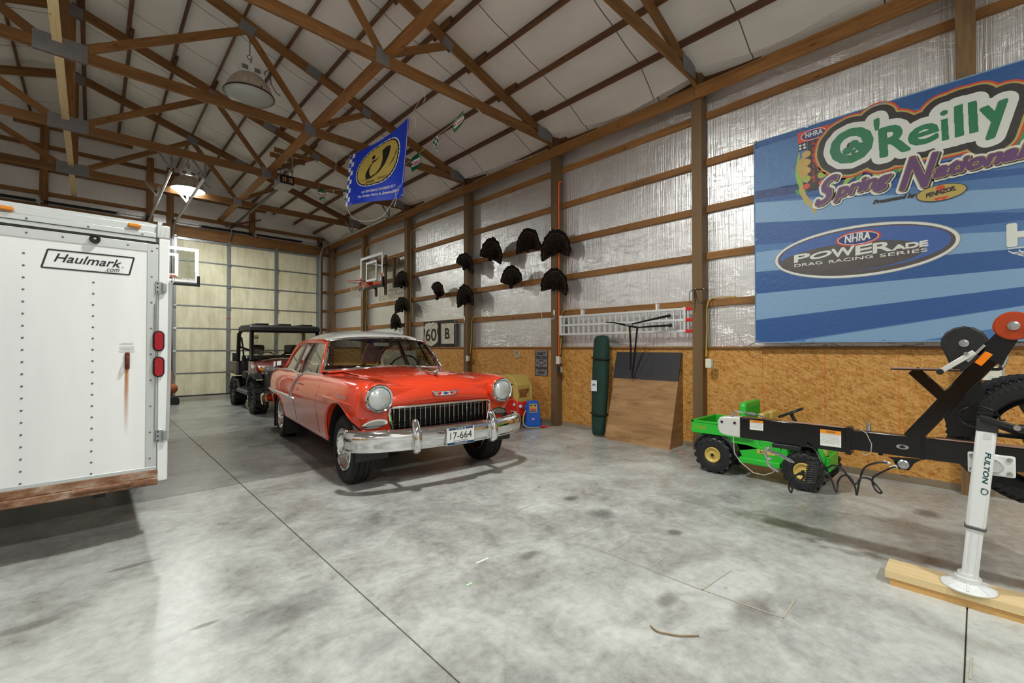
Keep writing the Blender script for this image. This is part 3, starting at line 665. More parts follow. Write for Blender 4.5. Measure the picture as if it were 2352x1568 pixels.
# half sections, bottom centre -> top centre
def sec(y, zb, xr, x4, x5, x6, x7, z7, x8, z8, x9, z9, x10, z10, zc):
    return y, [(0, zb), (xr*.6, zb), (xr, zb+.012), (x4-.02, zb+.075), (x4, max(zb+.16, .48)), (x5, .66), (x6, .80), (x7, z7), (x8, z8), (x9, z9), (x10, z10), (x10*.5, zc), (0, zc)]
ST = [sec(.255, .50, .66, .70, .735, .76, .775, .90, .745, .965, .66, .975, .54, .92, .92),
      sec(.275, .50, .74, .79, .83, .84, .845, .915, .80, .985, .68, 1.0, .54, .94, .94),
      sec(.33, .49, .79, .855, .885, .89, .882, .925, .825, .998, .70, 1.015, .555, .955, .955),
      sec(.45, .46, .82, .893, .917, .916, .895, .930, .83, 1.006, .71, 1.024, .57, .985, .99),
      sec(.69, .32, .83, .908, .933, .926, .898, .930, .835, 1.008, .73, 1.025, .60, .998, 1.02),
      sec(1.0, .275, .83, .905, .936, .928, .895, .925, .84, 1.004, .75, 1.02, .63, 1.005, 1.04),
      sec(1.25, .27, .83, .90, .936, .93, .893, .92, .845, .998, .765, 1.014, .66, 1.012, 1.05),
      sec(1.55, .27, .83, .90, .936, .93, .892, .915, .85, .99, .79, 1.012, .70, 1.022, 1.055),
      sec(2.0, .27, .83, .90, .938, .932, .893, .91, .855, .98, .81, .998, .74, .995, .99),
      sec(2.4, .27, .83, .90, .940, .934, .894, .908, .858, .975, .815, .992, .75, .99, .985),
      sec(2.55, .27, .83, .90, .940, .934, .892, .900, .858, .958, .815, .972, .75, .975, .975),
      sec(2.75, .27, .83, .90, .940, .934, .892, .900, .86, .955, .815, .97, .75, .98, .98),
      sec(3.2, .27, .83, .90, .939, .934, .893, .905, .86, .965, .81, .985, .75, .99, .99),
      sec(3.6, .28, .83, .90, .934, .93, .89, .91, .85, .975, .79, .995, .72, 1.0, 1.01),
      sec(4.0, .30, .80, .885, .922, .917, .88, .915, .84, .978, .77, .998, .70, 1.0, 1.03),
      sec(4.35, .34, .77, .855, .892, .888, .855, .905, .81, .965, .74, .985, .66, .98, 1.0),
      sec(4.6, .38, .72, .81, .845, .845, .815, .89, .77, .945, .70, .965, .62, .94, .94),
      sec(4.78, .42, .64, .74, .775, .775, .75, .87, .71, .915, .65, .93, .58, .88, .87),
      sec(4.83, .45, .56, .66, .69, .69, .67, .84, .64, .88, .58, .89, .5, .84, .82)]
rows = []
for y, h in ST:
    r = [(x, y, z) for x, z in h]; r += [(-x, y, z) for x, z in reversed(h[1:-1])]; rows.append(r)
nb = len(rows[0]); mb = MB(); mb.grid(rows, True)
mb.f.append(tuple(range(nb-1, -1, -1))); mb.f.append(tuple((len(rows)-1)*nb+i for i in range(nb)))
body = A(mb, 'body', M_CARRED); md = body.modifiers.new('s', 'SUBSURF'); md.levels = 2; md.render_levels = 2; baked(body)
def cutter(m):
    o = link('cut', m.mesh('cut', smooth=False), None); return o
def cut(o, cuts):
    bpy.context.view_layer.update()
    for c_ in cuts:
        c_.matrix_world = o.parent.matrix_basis.copy() if o.parent else Matrix.Identity(4)
        md_ = o.modifiers.new('b', 'BOOLEAN'); md_.operation = 'DIFFERENCE'; md_.solver = 'EXACT'; md_.object = c_
    bpy.context.view_layer.update(); baked(o)
    for c_ in cuts: bpy.data.objects.remove(c_, do_unlink=True)
    o.data.shade_smooth(); o.data.set_sharp_from_angle(angle=radians(38))
FA, RA = (.69, .355, .425), (3.61, .33)
archF = [(FA[0]+FA[2]*cos(a), FA[1]+FA[2]*sin(a)) for a in [radians(-12+204*i/24) for i in range(25)]] + [(FA[0]-FA[2], .1), (FA[0]+FA[2], .1)]
archR = [(4.04,.1),(4.04,.34),(4.0,.48),(3.93,.57),(3.82,.615),(3.66,.63),(3.45,.62),(3.33,.585),(3.26,.50),(3.22,.34),(3.20,.1)]
cuts = []
for x0, d in ((-1.1, .52), (.58, .52)):
    cuts.append(cutter(MB().prism(archF, (x0,0,0), (0,1,0), (0,0,1), (d,0,0)))); cuts.append(cutter(MB().prism(archR, (x0,0,0), (0,1,0), (0,0,1), (d,0,0))))
cuts.append(cutter(MB().box(-.55, .55, .1, .42, .525, .74)))
cuts.append(cutter(MB().box(-.765, .765, 1.72, 3.80, .40, 1.3)))
cut(body, cuts)
bmv = [v.co.copy() for v in body.data.vertices]; bvh = BVHTree.FromPolygons(bmv, [tuple(p.vertices) for p in body.data.polygons])
def side(y, z, s=-1, lift=.002):
    h = bvh.ray_cast(Vector((s*2, y, z)), Vector((-s, 0, 0)))
    return Vector((h[0].x + s*lift, y, z)) if h[0] is not None else Vector((s*.9, y, z))
# underbody and wheel wells
A(MB().box(-.50, .50, .75, 4.6, .27, .42).box(-.50, .50, .42, 1.2, .40, .9), 'underbody', M_BLACKP, smooth=False)
for s in (-1, 1):
    A(MB().tube([side(FA[0]+FA[2]*cos(a), FA[1]+FA[2]*sin(a)+.012, s, -.006) for a in [radians(0+160*i/22) for i in range(23)]], .016, 8), 'wheel_arch_lip', M_CARRED)
    A(MB().tube([side(y_, z_+.012, s, -.004) for y_, z_ in archR[1:-1]], .014, 8), 'wheel_arch_lip', M_CARRED)
# dark wheel wells
for s in (-1, 1):
    A(MB().grid([[(s*x_, FA[0]+(FA[2]-.006)*cos(a), FA[1]+(FA[2]-.006)*sin(a)) for a in [radians(-10+200*i/20) for i in range(21)]] for x_ in (.57, .875)]), 'wheel_well', M_BLACKP)
    A(MB().grid([[(s*x_, y_*.985+.05, z_-.008) for y_, z_ in archR] for x_ in (.57, .87)]), 'wheel_well', M_BLACKP)
    A(MB().box(s*.575-.004, s*.575+.004, .32, 1.1, .44, .78).box(s*.575-.004, s*.575+.004, 3.2, 4.04, .3, .62), 'wheel_well', M_BLACKP, smooth=False)
# hood
HP = [(.262,.765,.0,.0),(.235,.79,.015,.005),(.222,.835,.03,.012),(.232,.885,.04,.02),(.265,.94,.05,.03),(.32,.985,.055,.04),(.42,1.02,.05,.05),(.6,1.045,.035,.055),(.9,1.062,.02,.05),(1.2,1.072,.0,.045),(1.53,1.082,.10,.04)]
rows = []
for y, z, sb, dz in HP:
    r = []
    for i in range(17):
        u = -1+2*i/16; w_ = .56 + .07*min(1, max(0, (y-.3)/1.1))
        cr_ = .012*max(0, 1-abs(u)*2.2) if y > .5 else 0
        r.append((w_*u, y + sb*u*u, z - dz*abs(u)**2.4 + cr_*.5))
    rows.append(r)
hood = A(MB().grid(rows), 'hood', M_CARRED, solid=.014, sub=1, ang=80)
# cowl
A(MB().grid([[(.72*u, 1.47+.10*u*u, 1.066-.035*u*u) for u in [-1+i/6 for i in range(13)]], [(.78*u, 1.60+.20*u*u, 1.075-.035*u*u) for u in [-1+i/6 for i in range(13)]]]), 'cowl', M_CARRED, solid=.02)
# headlamps
for s in (-1, 1):
    c_ = (s*.695, 0, .852)
    A(MB().lathe([(.128,.50),(.142,.36),(.146,.27),(.143,.215),(.136,.185),(.122,.178),(.118,.19)], 40, c_, (0,1,0), caps=False), 'headlamp_pod', M_CARRED, ang=60)
    hl = A(MB().lathe([(.132,.20),(.130,.172),(.121,.160),(.108,.166),(.104,.185)], 40, c_, (0,1,0), caps=False), 'headlamp_bezel', M_CHROME)
    A(MB().lathe([(.106,.185),(.10,.168),(.075,.152),(.04,.144),(0,.141)], 36, c_, (0,1,0), caps=False), 'headlamp_lens', M_LAMPG, hl)
    fl = MB()
    for i in range(-4, 5): fl.bar((c_[0]+i*.019, .150+.001*i*i, c_[2]-.085+abs(i)*.007), (c_[0]+i*.019, .150+.001*i*i, c_[2]+.085-abs(i)*.007), .0035, .004, (1,0,0))
    A(fl, 'lens_flutes', S('lens flute', 186, 192, 192, .1), hl)
    # parking lamp: tapered oval in a chrome surround
    pp = [(.105*cos(a)*(1 if cos(a)*s < 0 else 1.15), .044*sin(a)*(1 if sin(a) > 0 else .8)+(-.012*cos(a)*s)) for a in [2*pi*i/28 for i in range(28)]]
    base = V(s*.70, .275, .612); tilt = V(1, .16*s, 0)
    pk = A(MB().prism(pp, base+V(0,.02,0), tilt, (0,0,1), (0,-.05,0)), 'parking_lamp', M_CHROME, bevel=.012, seg=3)
    A(MB().prism([(a*.76, b*.68) for a, b in pp], base+V(0,-.025,0), tilt, (0,0,1), (0,-.014,0)), 'parking_lens', S('parking lens', 168, 168, 162, .12, .4), pk, bevel=.008)
# grille
gx, gz0, gz1 = .572, .515, .752
A(MB().box(-.545,.545,.33,.34,.53,.735), 'radiator_shade_sheet', M_BLACKP, smooth=False)  # black sheet in the radiator's place, painting in the shade behind the bars
rr_ = [(gx-.04, gz1), (-gx+.04, gz1), (-gx+.008, gz1-.012), (-gx, gz1-.05), (-gx+.02, gz0+.05), (-gx+.035, gz0+.012), (-gx+.07, gz0), (gx-.07, gz0), (gx-.035, gz0+.012), (gx-.02, gz0+.05), (gx, gz1-.05), (gx-.008, gz1-.012)]
A(MB().tube([(x, .248-.03*(1-(x/gx)**2), z) for x, z in rr_], .017, 8, closed=True), 'grille_frame', M_CHROME)
A(MB().box(-gx+.02, gx-.02, .225, .26, gz1-.012, gz1+.012), 'grille_header', M_CHROME, bevel=.006)
for i in range(21):
    x = -.53 + i*.053; y_ = .243-.03*(1-(x/gx)**2); A(MB().box(x-.0028, x+.0028, y_+.004, y_+.03, gz0+.008, gz1-.01), 'grille_bar', M_CHROME, smooth=False)
for j in range(8):
    z = gz0+.028 + j*.0262; w_ = .54 if j > 0 else .515
    A(MB().grid([[(-w_+2*w_*i/8, .256-.03*(1-((-w_+2*w_*i/8)/gx)**2)+dy, z+dz_) for i in range(9)] for dy, dz_ in ((-.006,-.0035),(-.012,0),(-.006,.0035),(.03,.002),(.03,-.002),(-.006,-.0035))]), 'grille_bar', M_CHROME)
# hood emblem
def hp(x, z): 
    y_ = .224 + .03*(x/.56)**2 + .25*max(0, z-.86)**2 + (.85-z)*.02*0
    return V(x, y_-.012, z)
def hemb(poly, d0, d1): return MB().prism(poly, (0, .222-d0, .862), (1,0,0), (0,.10,.99), (0, -(d1), 0))
em = A(hemb([(-.15,.028),(-.06,.02),(.06,.02),(.15,.028),(.125,-.008),(.10,-.026),(-.10,-.026),(-.125,-.008)], .0, .022), 'hood_emblem', M_CHROME, bevel=.005)
A(hemb([(-.105,.012),(.105,.012),(.085,-.017),(-.085,-.017)], .022, .002), 'emblem_field', S('emblem white', 226, 224, 220, .3), em)
A(hemb([(-.10,.010),(-.04,.010),(-.06,-.015),(-.082,-.015)], .024, .001).prism([(.10,.010),(.04,.010),(.06,-.015),(.082,-.015)], (0,.198,.862), (1,0,0), (0,.1,.99), (0,-.001,0)), 'emblem_red', S('emblem red', 190, 30, 34, .3), em)
A(hemb([(-.035,.004),(-.012,.004),(-.012,.010),(.012,.010),(.012,.004),(.035,.004),(.03,-.008),(.010,-.008),(.010,-.014),(-.010,-.014),(-.010,-.008),(-.03,-.008)], .0245, .002), 'bow_tie', S('emblem blue', 24, 60, 120, .3), em)
# hood ornament
on = A(MB().tube([(0,.36,1.035),(0,.40,1.052),(0,.50,1.066),(0,.66,1.066),(0,.78,1.06)], [.006,.014,.016,.010,.004], 8), 'hood_ornament', M_CHROME)
for s in (-1, 1): A(MB().prism([(0,.40),(s*.11,.50),(s*.115,.56),(s*.09,.56),(0,.50)], (0,0,1.056), (1,0,.12*s), (0,1,0), (0,0,.012)).bar((s*.108,.50,1.06),(s*.118,.57,1.11),.008,.02), 'ornament_wing', M_CHROME, on, bevel=.003)
# bumper
path = [(-.938,.33),(-.94,.28),(-.925,.21),(-.87,.145),(-.76,.09),(-.60,.05),(-.40,.02),(-.2,.004),(0,0),(.2,.004),(.40,.02),(.60,.05),(.76,.09),(.87,.145),(.925,.21),(.94,.28),(.938,.33)]
prof = [(-.03,.392),(.005,.382),(.030,.384),(.040,.394),(.036,.408),(.040,.43),(.049,.46),(.054,.495),(.050,.53),(.036,.558),(.012,.574),(-.012,.578),(-.03,.570)]
rows = []
for i, (x, y) in enumerate(path):
    a, b = path[max(i-1,0)], path[min(i+1,len(path)-1)]; t_ = Vector((b[0]-a[0], b[1]-a[1])).normalized(); nrm = Vector((t_.y, -t_.x))
    k = .6 if i in (0, len(path)-1) else 1
    lift = .012*abs(x/.95)**2
    rows.append([(x+nrm.x*d*k, y+nrm.y*d*k, z+lift) for d, z in prof])
A(MB().grid(rows), 'front_bumper', M_CHROME, sub=2, ang=80)
for s in (-1, 1):
    x = s*.425; g_ = A(MB().tube([(x,-.005,.375),(x,-.03,.40),(x,-.042,.45),(x,-.036,.52),(x,-.018,.58),(x,.004,.625),(x,.02,.648),(x,.03,.655)], [.03,.042,.046,.044,.040,.036,.028,.012], 14), 'bumper_guard', M_CHROME)
    A(MB().bar((s*.5,.06,.46),(s*.5,.4,.46),.04,.06), 'bumper_iron', M_BLACK)
# licence plate
pl_ = A(MB().box(-.142,.172,-.068,-.055,.388,.560), 'licence_plate', M_CHROME, bevel=.006)
A(MB().box(-.135,.165,-.0705,-.067,.395,.553), 'plate_face', S('plate white', 232, 234, 232, .35), pl_, smooth=False)
M_PBLUE = S('plate blue', 36, 66, 104)
A(MB().box(-.12,.15,-.072,-.0702,.534,.553), 'plate_band', M_PBLUE, pl_, smooth=False); A(MB().box(-.135,.165,-.072,-.0702,.394,.417), 'plate_band', M_PBLUE, pl_, smooth=False)
lettering('1955', V(-.045,-.0735,.537), V(.115,0,0), V(0,0,.013), S('plate white', 232, 234, 232, .35), pl_, False)
lettering('17-664', V(-.105,-.0725,.447), V(.24,0,0), V(0,0,.066), M_INK, pl_, False)
lettering('HISTORIC VEHICLE', V(-.07,-.0725,.423), V(.17,0,0), V(0,0,.012), M_INK, pl_, False)
lettering('CHEVROLET', V(-.055,-.0735,.398), V(.14,0,0), V(0,0,.014), S('plate white', 232, 234, 232, .35), pl_, False)
# greenhouse: roof shell
CC = [(1.835,1.452),(1.95,1.49),(2.15,1.523),(2.45,1.546),(2.75,1.553),(3.05,1.545),(3.35,1.513),(3.6,1.455),(3.8,1.37),(4.0,1.24),(4.17,1.06)]
EE = [(1.94,1.395,.645),(2.03,1.41,.655),(2.2,1.418,.66),(2.45,1.42,.662),(2.75,1.418,.662),(3.02,1.405,.66),(3.26,1.372,.66),(3.45,1.315,.665),(3.6,1.24,.675),(3.74,1.14,.695),(3.88,1.01,.72)]
rows = []; NS = 18
for (yc, zc), (ye, ze, xe) in zip(CC, EE):
    rows.append([(xe*u, yc+(ye-yc)*u*u, ze+(zc-ze)*(1-abs(u)**3.0)) for u in [-1+2*i/NS for i in range(NS+1)]])
m = MB().grid(rows); n1 = NS+1
m.f = [f for f in m.f if not ((f[0]//n1) >= 7 and 3 <= (f[0] % n1) <= NS-4)]
roof = A(m, 'roof', M_CARWHT, solid=.02, sub=1, ang=80)
A(MB().grid([r[3:NS-2] for r in rows[7:]]), 'rear_window', M_GLASS)
# windscreen
wb = [(.775*u, 1.50+.19*abs(u)**2.4, 1.078-.035*u*u) for u in [-1+i/8 for i in range(17)]]
wt = [(.635*u, 1.835+.11*u*u, 1.442-.045*abs(u)**3.0) for u in [-1+i/8 for i in range(17)]]
rows = [[Vector(a).lerp(Vector(b), t_) + V(0,-.035*sin(pi*t_),.012*sin(pi*t_)) for a, b in zip(wb, wt)] for t_ in [i/6 for i in range(7)]]
A(MB().grid(rows), 'windscreen', M_GLASS, ang=80)
fr_ = rows[0] + [r[-1] for r in rows[1:-1]] + list(reversed(rows[-1])) + [r[0] for r in reversed(rows[1:-1])]
A(MB().tube(fr_, .017, 8, closed=True), 'windscreen_frame', M_CHROME)
for s in (-1, 1):
    A(MB().tube([(s*.32, 1.545, 1.085), (s*.18, 1.50, 1.092), (s*-.02, 1.475, 1.098)], .006, 6).tube([(s*.34,1.55,1.075),(s*.31,1.54,1.09)],.012,8), 'wiper', M_CHROME)
    # pillars and window frames
    fr2 = [V(s*(e[2]+.012), e[0], e[1]-.028) for e in EE[0:10]] + [V(s*.735, 3.80, 1.045)]
    A(MB().tube(fr2, .023, 6), 'door_frame_top', M_CARRED)
    A(MB().tube([V(s*(e[2]+.022), e[0]-.01, e[1]+.004) for e in EE], .010, 6), 'drip_rail', M_CARRED)
    A(MB().bar((s*.79,1.74,1.0), (s*.652,1.96,1.39), .05, .03, (s,0,.3)), 'a_pillar', M_CARRED, bevel=.006)
    A(MB().bar((s*.775,2.70,.98), (s*.642,2.83,1.39), .035, .055, (0,1,0)), 'b_pillar', M_CARRED, bevel=.006)
    A(MB().bar((s*.785,2.66,.985), (s*.65,2.79,1.385), .02, .018, (0,1,0)), 'window_seal', M_BLACKP)
    A(MB().bar((s*.787,1.95,.985), (s*.628,2.10,1.385), .02, .018, (0,1,0)), 'vent_divider', M_BLACKP)
    lo, hi = [], []
    for i in range(13):
        t_ = i/12; y_ = 1.84+(3.70-1.84)*t_; lo.append(V(s*(.785-.04*max(0,t_-.8)*5*.2), y_, .985))
        yt = 2.02+(3.62-2.02)*t_
        k = 0
        while k < len(EE)-2 and EE[k+1][0] < yt: k += 1
        f_ = (yt-EE[k][0])/(EE[k+1][0]-EE[k][0]); hi.append(V(s*(EE[k][2]+(EE[k+1][2]-EE[k][2])*f_+.004), yt, EE[k][1]+(EE[k+1][1]-EE[k][1])*f_-.02))
    A(MB().grid([lo, hi]), 'side_window', M_SGLASS)
    # belt mouldings, vertical sash moulding and spear
    belt = [side(y_, z_, s, .0)+V(-s*.03,0,.012) for y_, z_ in ((1.62,.965),(1.8,.965),(2.1,.962),(2.38,.958),(2.5,.945),(2.62,.94),(2.8,.94),(3.1,.945),(3.4,.95),(3.7,.955))]
    A(MB().tube([V(s*.805,b.y,.998-.03*(1 if 2.45 < b.y < 3.0 else 0)) for b in belt], .015, 8), 'belt_moulding', M_TRIM)
    A(MB().tube([V(s*.83,2.36,.985)]+[side(y_, z_, s, .004) for y_, z_ in ((2.42,.95),(2.47,.90),(2.52,.84),(2.56,.78),(2.59,.72),(2.60,.68))], .019, 8), 'sash_moulding', M_TRIM)
    A(MB().tube([side(y_, z_, s, .004) for y_, z_ in ((2.36,.662),(2.42,.668),(2.6,.674),(2.9,.676),(3.3,.676),(3.7,.672),(4.1,.666),(4.4,.660),(4.62,.655))], [.004,.02]+[.019]*6+[.014], 8), 'side_spear', M_TRIM)
    A(MB().tube([side(y_, z_, s, -.006) for y_, z_ in ((1.34,.802),(1.2,.804),(.9,.806),(.6,.803),(.42,.795),(.33,.785))], [.003,.012,.016,.018,.018,.01], 8), 'fender_crease', M_CARRED)
    # panel gaps
    for pts in ([(1.40,z_) for z_ in (.97,.9,.8,.7,.6,.5,.4,.32,.29)], [(2.46+.0*z_, z_) for z_ in (.95,.88,.8,.7,.6,.5,.4,.32,.29)]):
        A(MB().tube([side(y_+(.05 if z_ < .4 and y_ < 2 else 0), z_, s, -.0005) for y_, z_ in pts], .003, 5), 'panel_gap', M_BLACKP)
    hd = A(MB().tube([side(2.30,.875,s,.01), side(2.27,.878,s,.03), side(2.14,.878,s,.03), side(2.11,.875,s,.01)], .010, 8), 'door_handle', M_CHROME)
    A(MB().lathe([(.012,0),(.012,-.012),(0,-.014)], 12, side(2.26,.80,s,0), (-s,0,0)), 'door_lock', M_CHROME)
    # script on the front fender
    a_, b_ = side(.70,.838,s,.012), side(.42,.838,s,.014)
    if s > 0: a_, b_ = b_, a_
    lettering('Chevrolet', a_, b_-a_, side(.55,.878,s,.006)-side(.55,.843,s,.004), M_TRIM, car, False, offset=.012, shear=.35, name='fender_script')
    # tail lamp, rear bumper corner
    A(MB().lathe([(.05,0),(.05,.03),(.03,.05),(0,.055)], 16, (s*.72,4.78,.80), (0,1,0)), 'tail_lamp', M_RED)
path = [(-.93,4.42),(-.935,4.60),(-.90,4.76),(-.80,4.87),(-.5,4.93),(0,4.95),(.5,4.93),(.80,4.87),(.90,4.76),(.935,4.60),(.93,4.42)]
rows = []
for i, (x, y) in enumerate(path):
    a, b = path[max(i-1,0)], path[min(i+1,len(path)-1)]; t_ = Vector((b[0]-a[0], b[1]-a[1])).normalized(); nrm = Vector((-t_.y, t_.x))
    rows.append([(x+nrm.x*d, y+nrm.y*d, z) for d, z in prof])
A(MB().grid(rows), 'rear_bumper', M_CHROME, sub=1, ang=80)
# interior
for s in (-1, 1): A(MB().box(s*.757-.004, s*.757+.004, 1.72, 3.79, .42, .965), 'door_trim', M_INT, smooth=False)
A(MB().box(-.76,.76,1.715,1.735,.42,.98).box(-.76,.76,3.72,3.795,.42,.97), 'bulkhead', M_INT, smooth=False)
hlr = []
for (yc, zc), (ye, ze, xe) in list(zip(CC, EE))[:8]: hlr.append([((xe-.015)*u, yc+(ye-yc)*u*u+.01, ze+(zc-ze)*(1-abs(u)**3.0)-.022) for u in [-1+2*i/NS for i in range(NS+1)]])
A(MB().grid(hlr), 'headliner', S('grey headliner', 92, 90, 88, .8), ang=80)
A(MB().box(-.76,.76,1.6,3.85,.36,.42), 'cabin_floor', M_INT, smooth=False)
for y0_, zt in ((2.25, .98), (3.2, .96)):
    st = A(MB().box(-.68,.68,y0_,y0_+.5,.50,.66), 'bench_seat', M_INT, bevel=.04, seg=3); A(MB().bar((0,y0_+.52,.62),(0,y0_+.66,zt),1.36,.12,(0,1,0)), 'seat_back', M_INT, st, bevel=.04, seg=3)
A(MB().prism([(1.56,.75),(1.84,.75),(1.86,.92),(1.80,1.0),(1.62,1.045)], (-.74,0,0), (0,1,0), (0,0,1), (1.48,0,0)), 'dashboard', M_INT, bevel=.02)
sc_, sa_ = V(.36,2.0,1.03), V(0,.86,.5).normalized()
sw_ = A(MB().torus(sc_, sa_, .205, .012, 36, 8), 'steering_wheel', M_BLACKP); A(MB().tube([sc_, sc_-sa_*.4], .02, 8).bar(sc_+V(-.2,0,0), sc_+V(.2,0,0), .02,.02).bar(sc_, sc_-V(0,-.1,.16), .02,.02), 'steering_column', M_BLACKP, sw_)
mr = A(MB().box(-.105,.105,1.87,1.89,1.33,1.385), 'rear_view_mirror', S('mirror back', 206, 208, 200, .25, .4), bevel=.012); A(MB().tube([(0,1.88,1.38),(0,1.86,1.445)], .006, 6), 'mirror_stem', M_CHROME, mr)
# wheels
for x, y, s in ((-.755,.69,-1),(.755,.69,1),(-.755,3.61,-1),(.755,3.61,1)):
    R_ = .332; w_ = .215 if y < 2 else .235
    ty = tyre('tyre', (x,y,R_-.004), (s,0,0), R_, w_, .200, car)
    c_ = V(x,y,R_-.004); ax_ = V(s,0,0)
    A(MB().lathe([(.199,-.09),(.199,.086),(.206,.096),(.201,.104),(.190,.098),(.183,.07),(.172,.055),(.168,.02),(.155,.0)], 48, c_, ax_, caps=False), 'rim_barrel', M_CHROME, ty, solid=.004)
    sp = MB()
    for i in range(5):
        a = 2*pi*i/5+.25; d = V(0,cos(a),sin(a)); tt = V(0,-sin(a),cos(a))
        pts = [(.03,.050,.026),(.08,.058,.024),(.13,.048,.030),(.175,.030,.046)]
        rows_ = []
        for r_, o_, hw in pts: rows_.append([c_+d*r_+ax_*(o_-.03)-tt*hw, c_+d*r_+ax_*o_-tt*hw*.75, c_+d*r_+ax_*(o_+.006), c_+d*r_+ax_*o_+tt*hw*.75, c_+d*r_+ax_*(o_-.03)+tt*hw])
        sp.grid(rows_)
    A(sp, 'spokes', M_CHROME, ty, ang=50)
    A(MB().lathe([(.06,.02),(.058,.06),(.042,.072),(.038,.095),(.025,.104),(0,.106)], 24, c_, ax_), 'centre_cap', M_CHROME, ty)
    A(MB().lathe([(.15,-.02),(.15,.0),(0,.0)], 24, c_, ax_), 'brake_drum', S('brake drum', 50, 48, 48, .6, .5), ty)
for y in (.69, 3.61): A(MB().tube([(-.66,y,.33),(.66,y,.33)], .04, 8), 'axle', M_BLACK)
# ================================================================= maroon utility vehicle
M_MAROON = m_paint('maroon utility paint', srgb(112, 30, 22), .3); M_DKP = S('dark grey moulded plastic', 40, 40, 41, .55); M_GRYP = S('weathered grey plastic', 96, 92, 86, .6)
uv = thing('utility_vehicle', 'maroon side-by-side utility vehicle with black roof and windscreen', 'utility vehicle', (3.06, 9.45, 0), radians(-2))
def U_(m, name, mat, p=None, **k): return m.done(name, mat, p or uv, False, **k)
for y in (.45, 2.44):
    for s in (-1, 1):
        t_ = tyre('tyre', (s*.64, y, .325), (s,0,0), .33, .26, .165, uv, lugs=15, lug_h=.026, grooves=False, chunky=True)
        U_(MB().lathe([(.165,-.1),(.165,.09),(.155,.10),(.145,.07),(.07,.045),(.05,.06),(0,.06)], 28, (s*.64,y,.325), (s,0,0)), 'wheel_rim', M_BLACK, t_)
        sp = MB()
        for i in range(6):
            a = 2*pi*i/6; sp.bar((s*.71,y+.04*cos(a),.325+.04*sin(a)), (s*.725,y+.15*cos(a),.325+.15*sin(a)), .02,.03,(s,0,0))
        U_(sp, 'rim_spokes', M_GALV, t_)
    U_(MB().tube([(-.55,y,.33),(.55,y,.33)], .035, 8), 'axle', M_BLACK)
    for s in (-1, 1): U_(MB().tube([(s*.42,y+.05,.40),(s*.36,y+.02,.72)], .04, 10), 'shock_absorber', M_BLACK)
U_(MB().box(-.45,.45,.15,2.8,.30,.42), 'chassis', M_BLACK, bevel=.02)
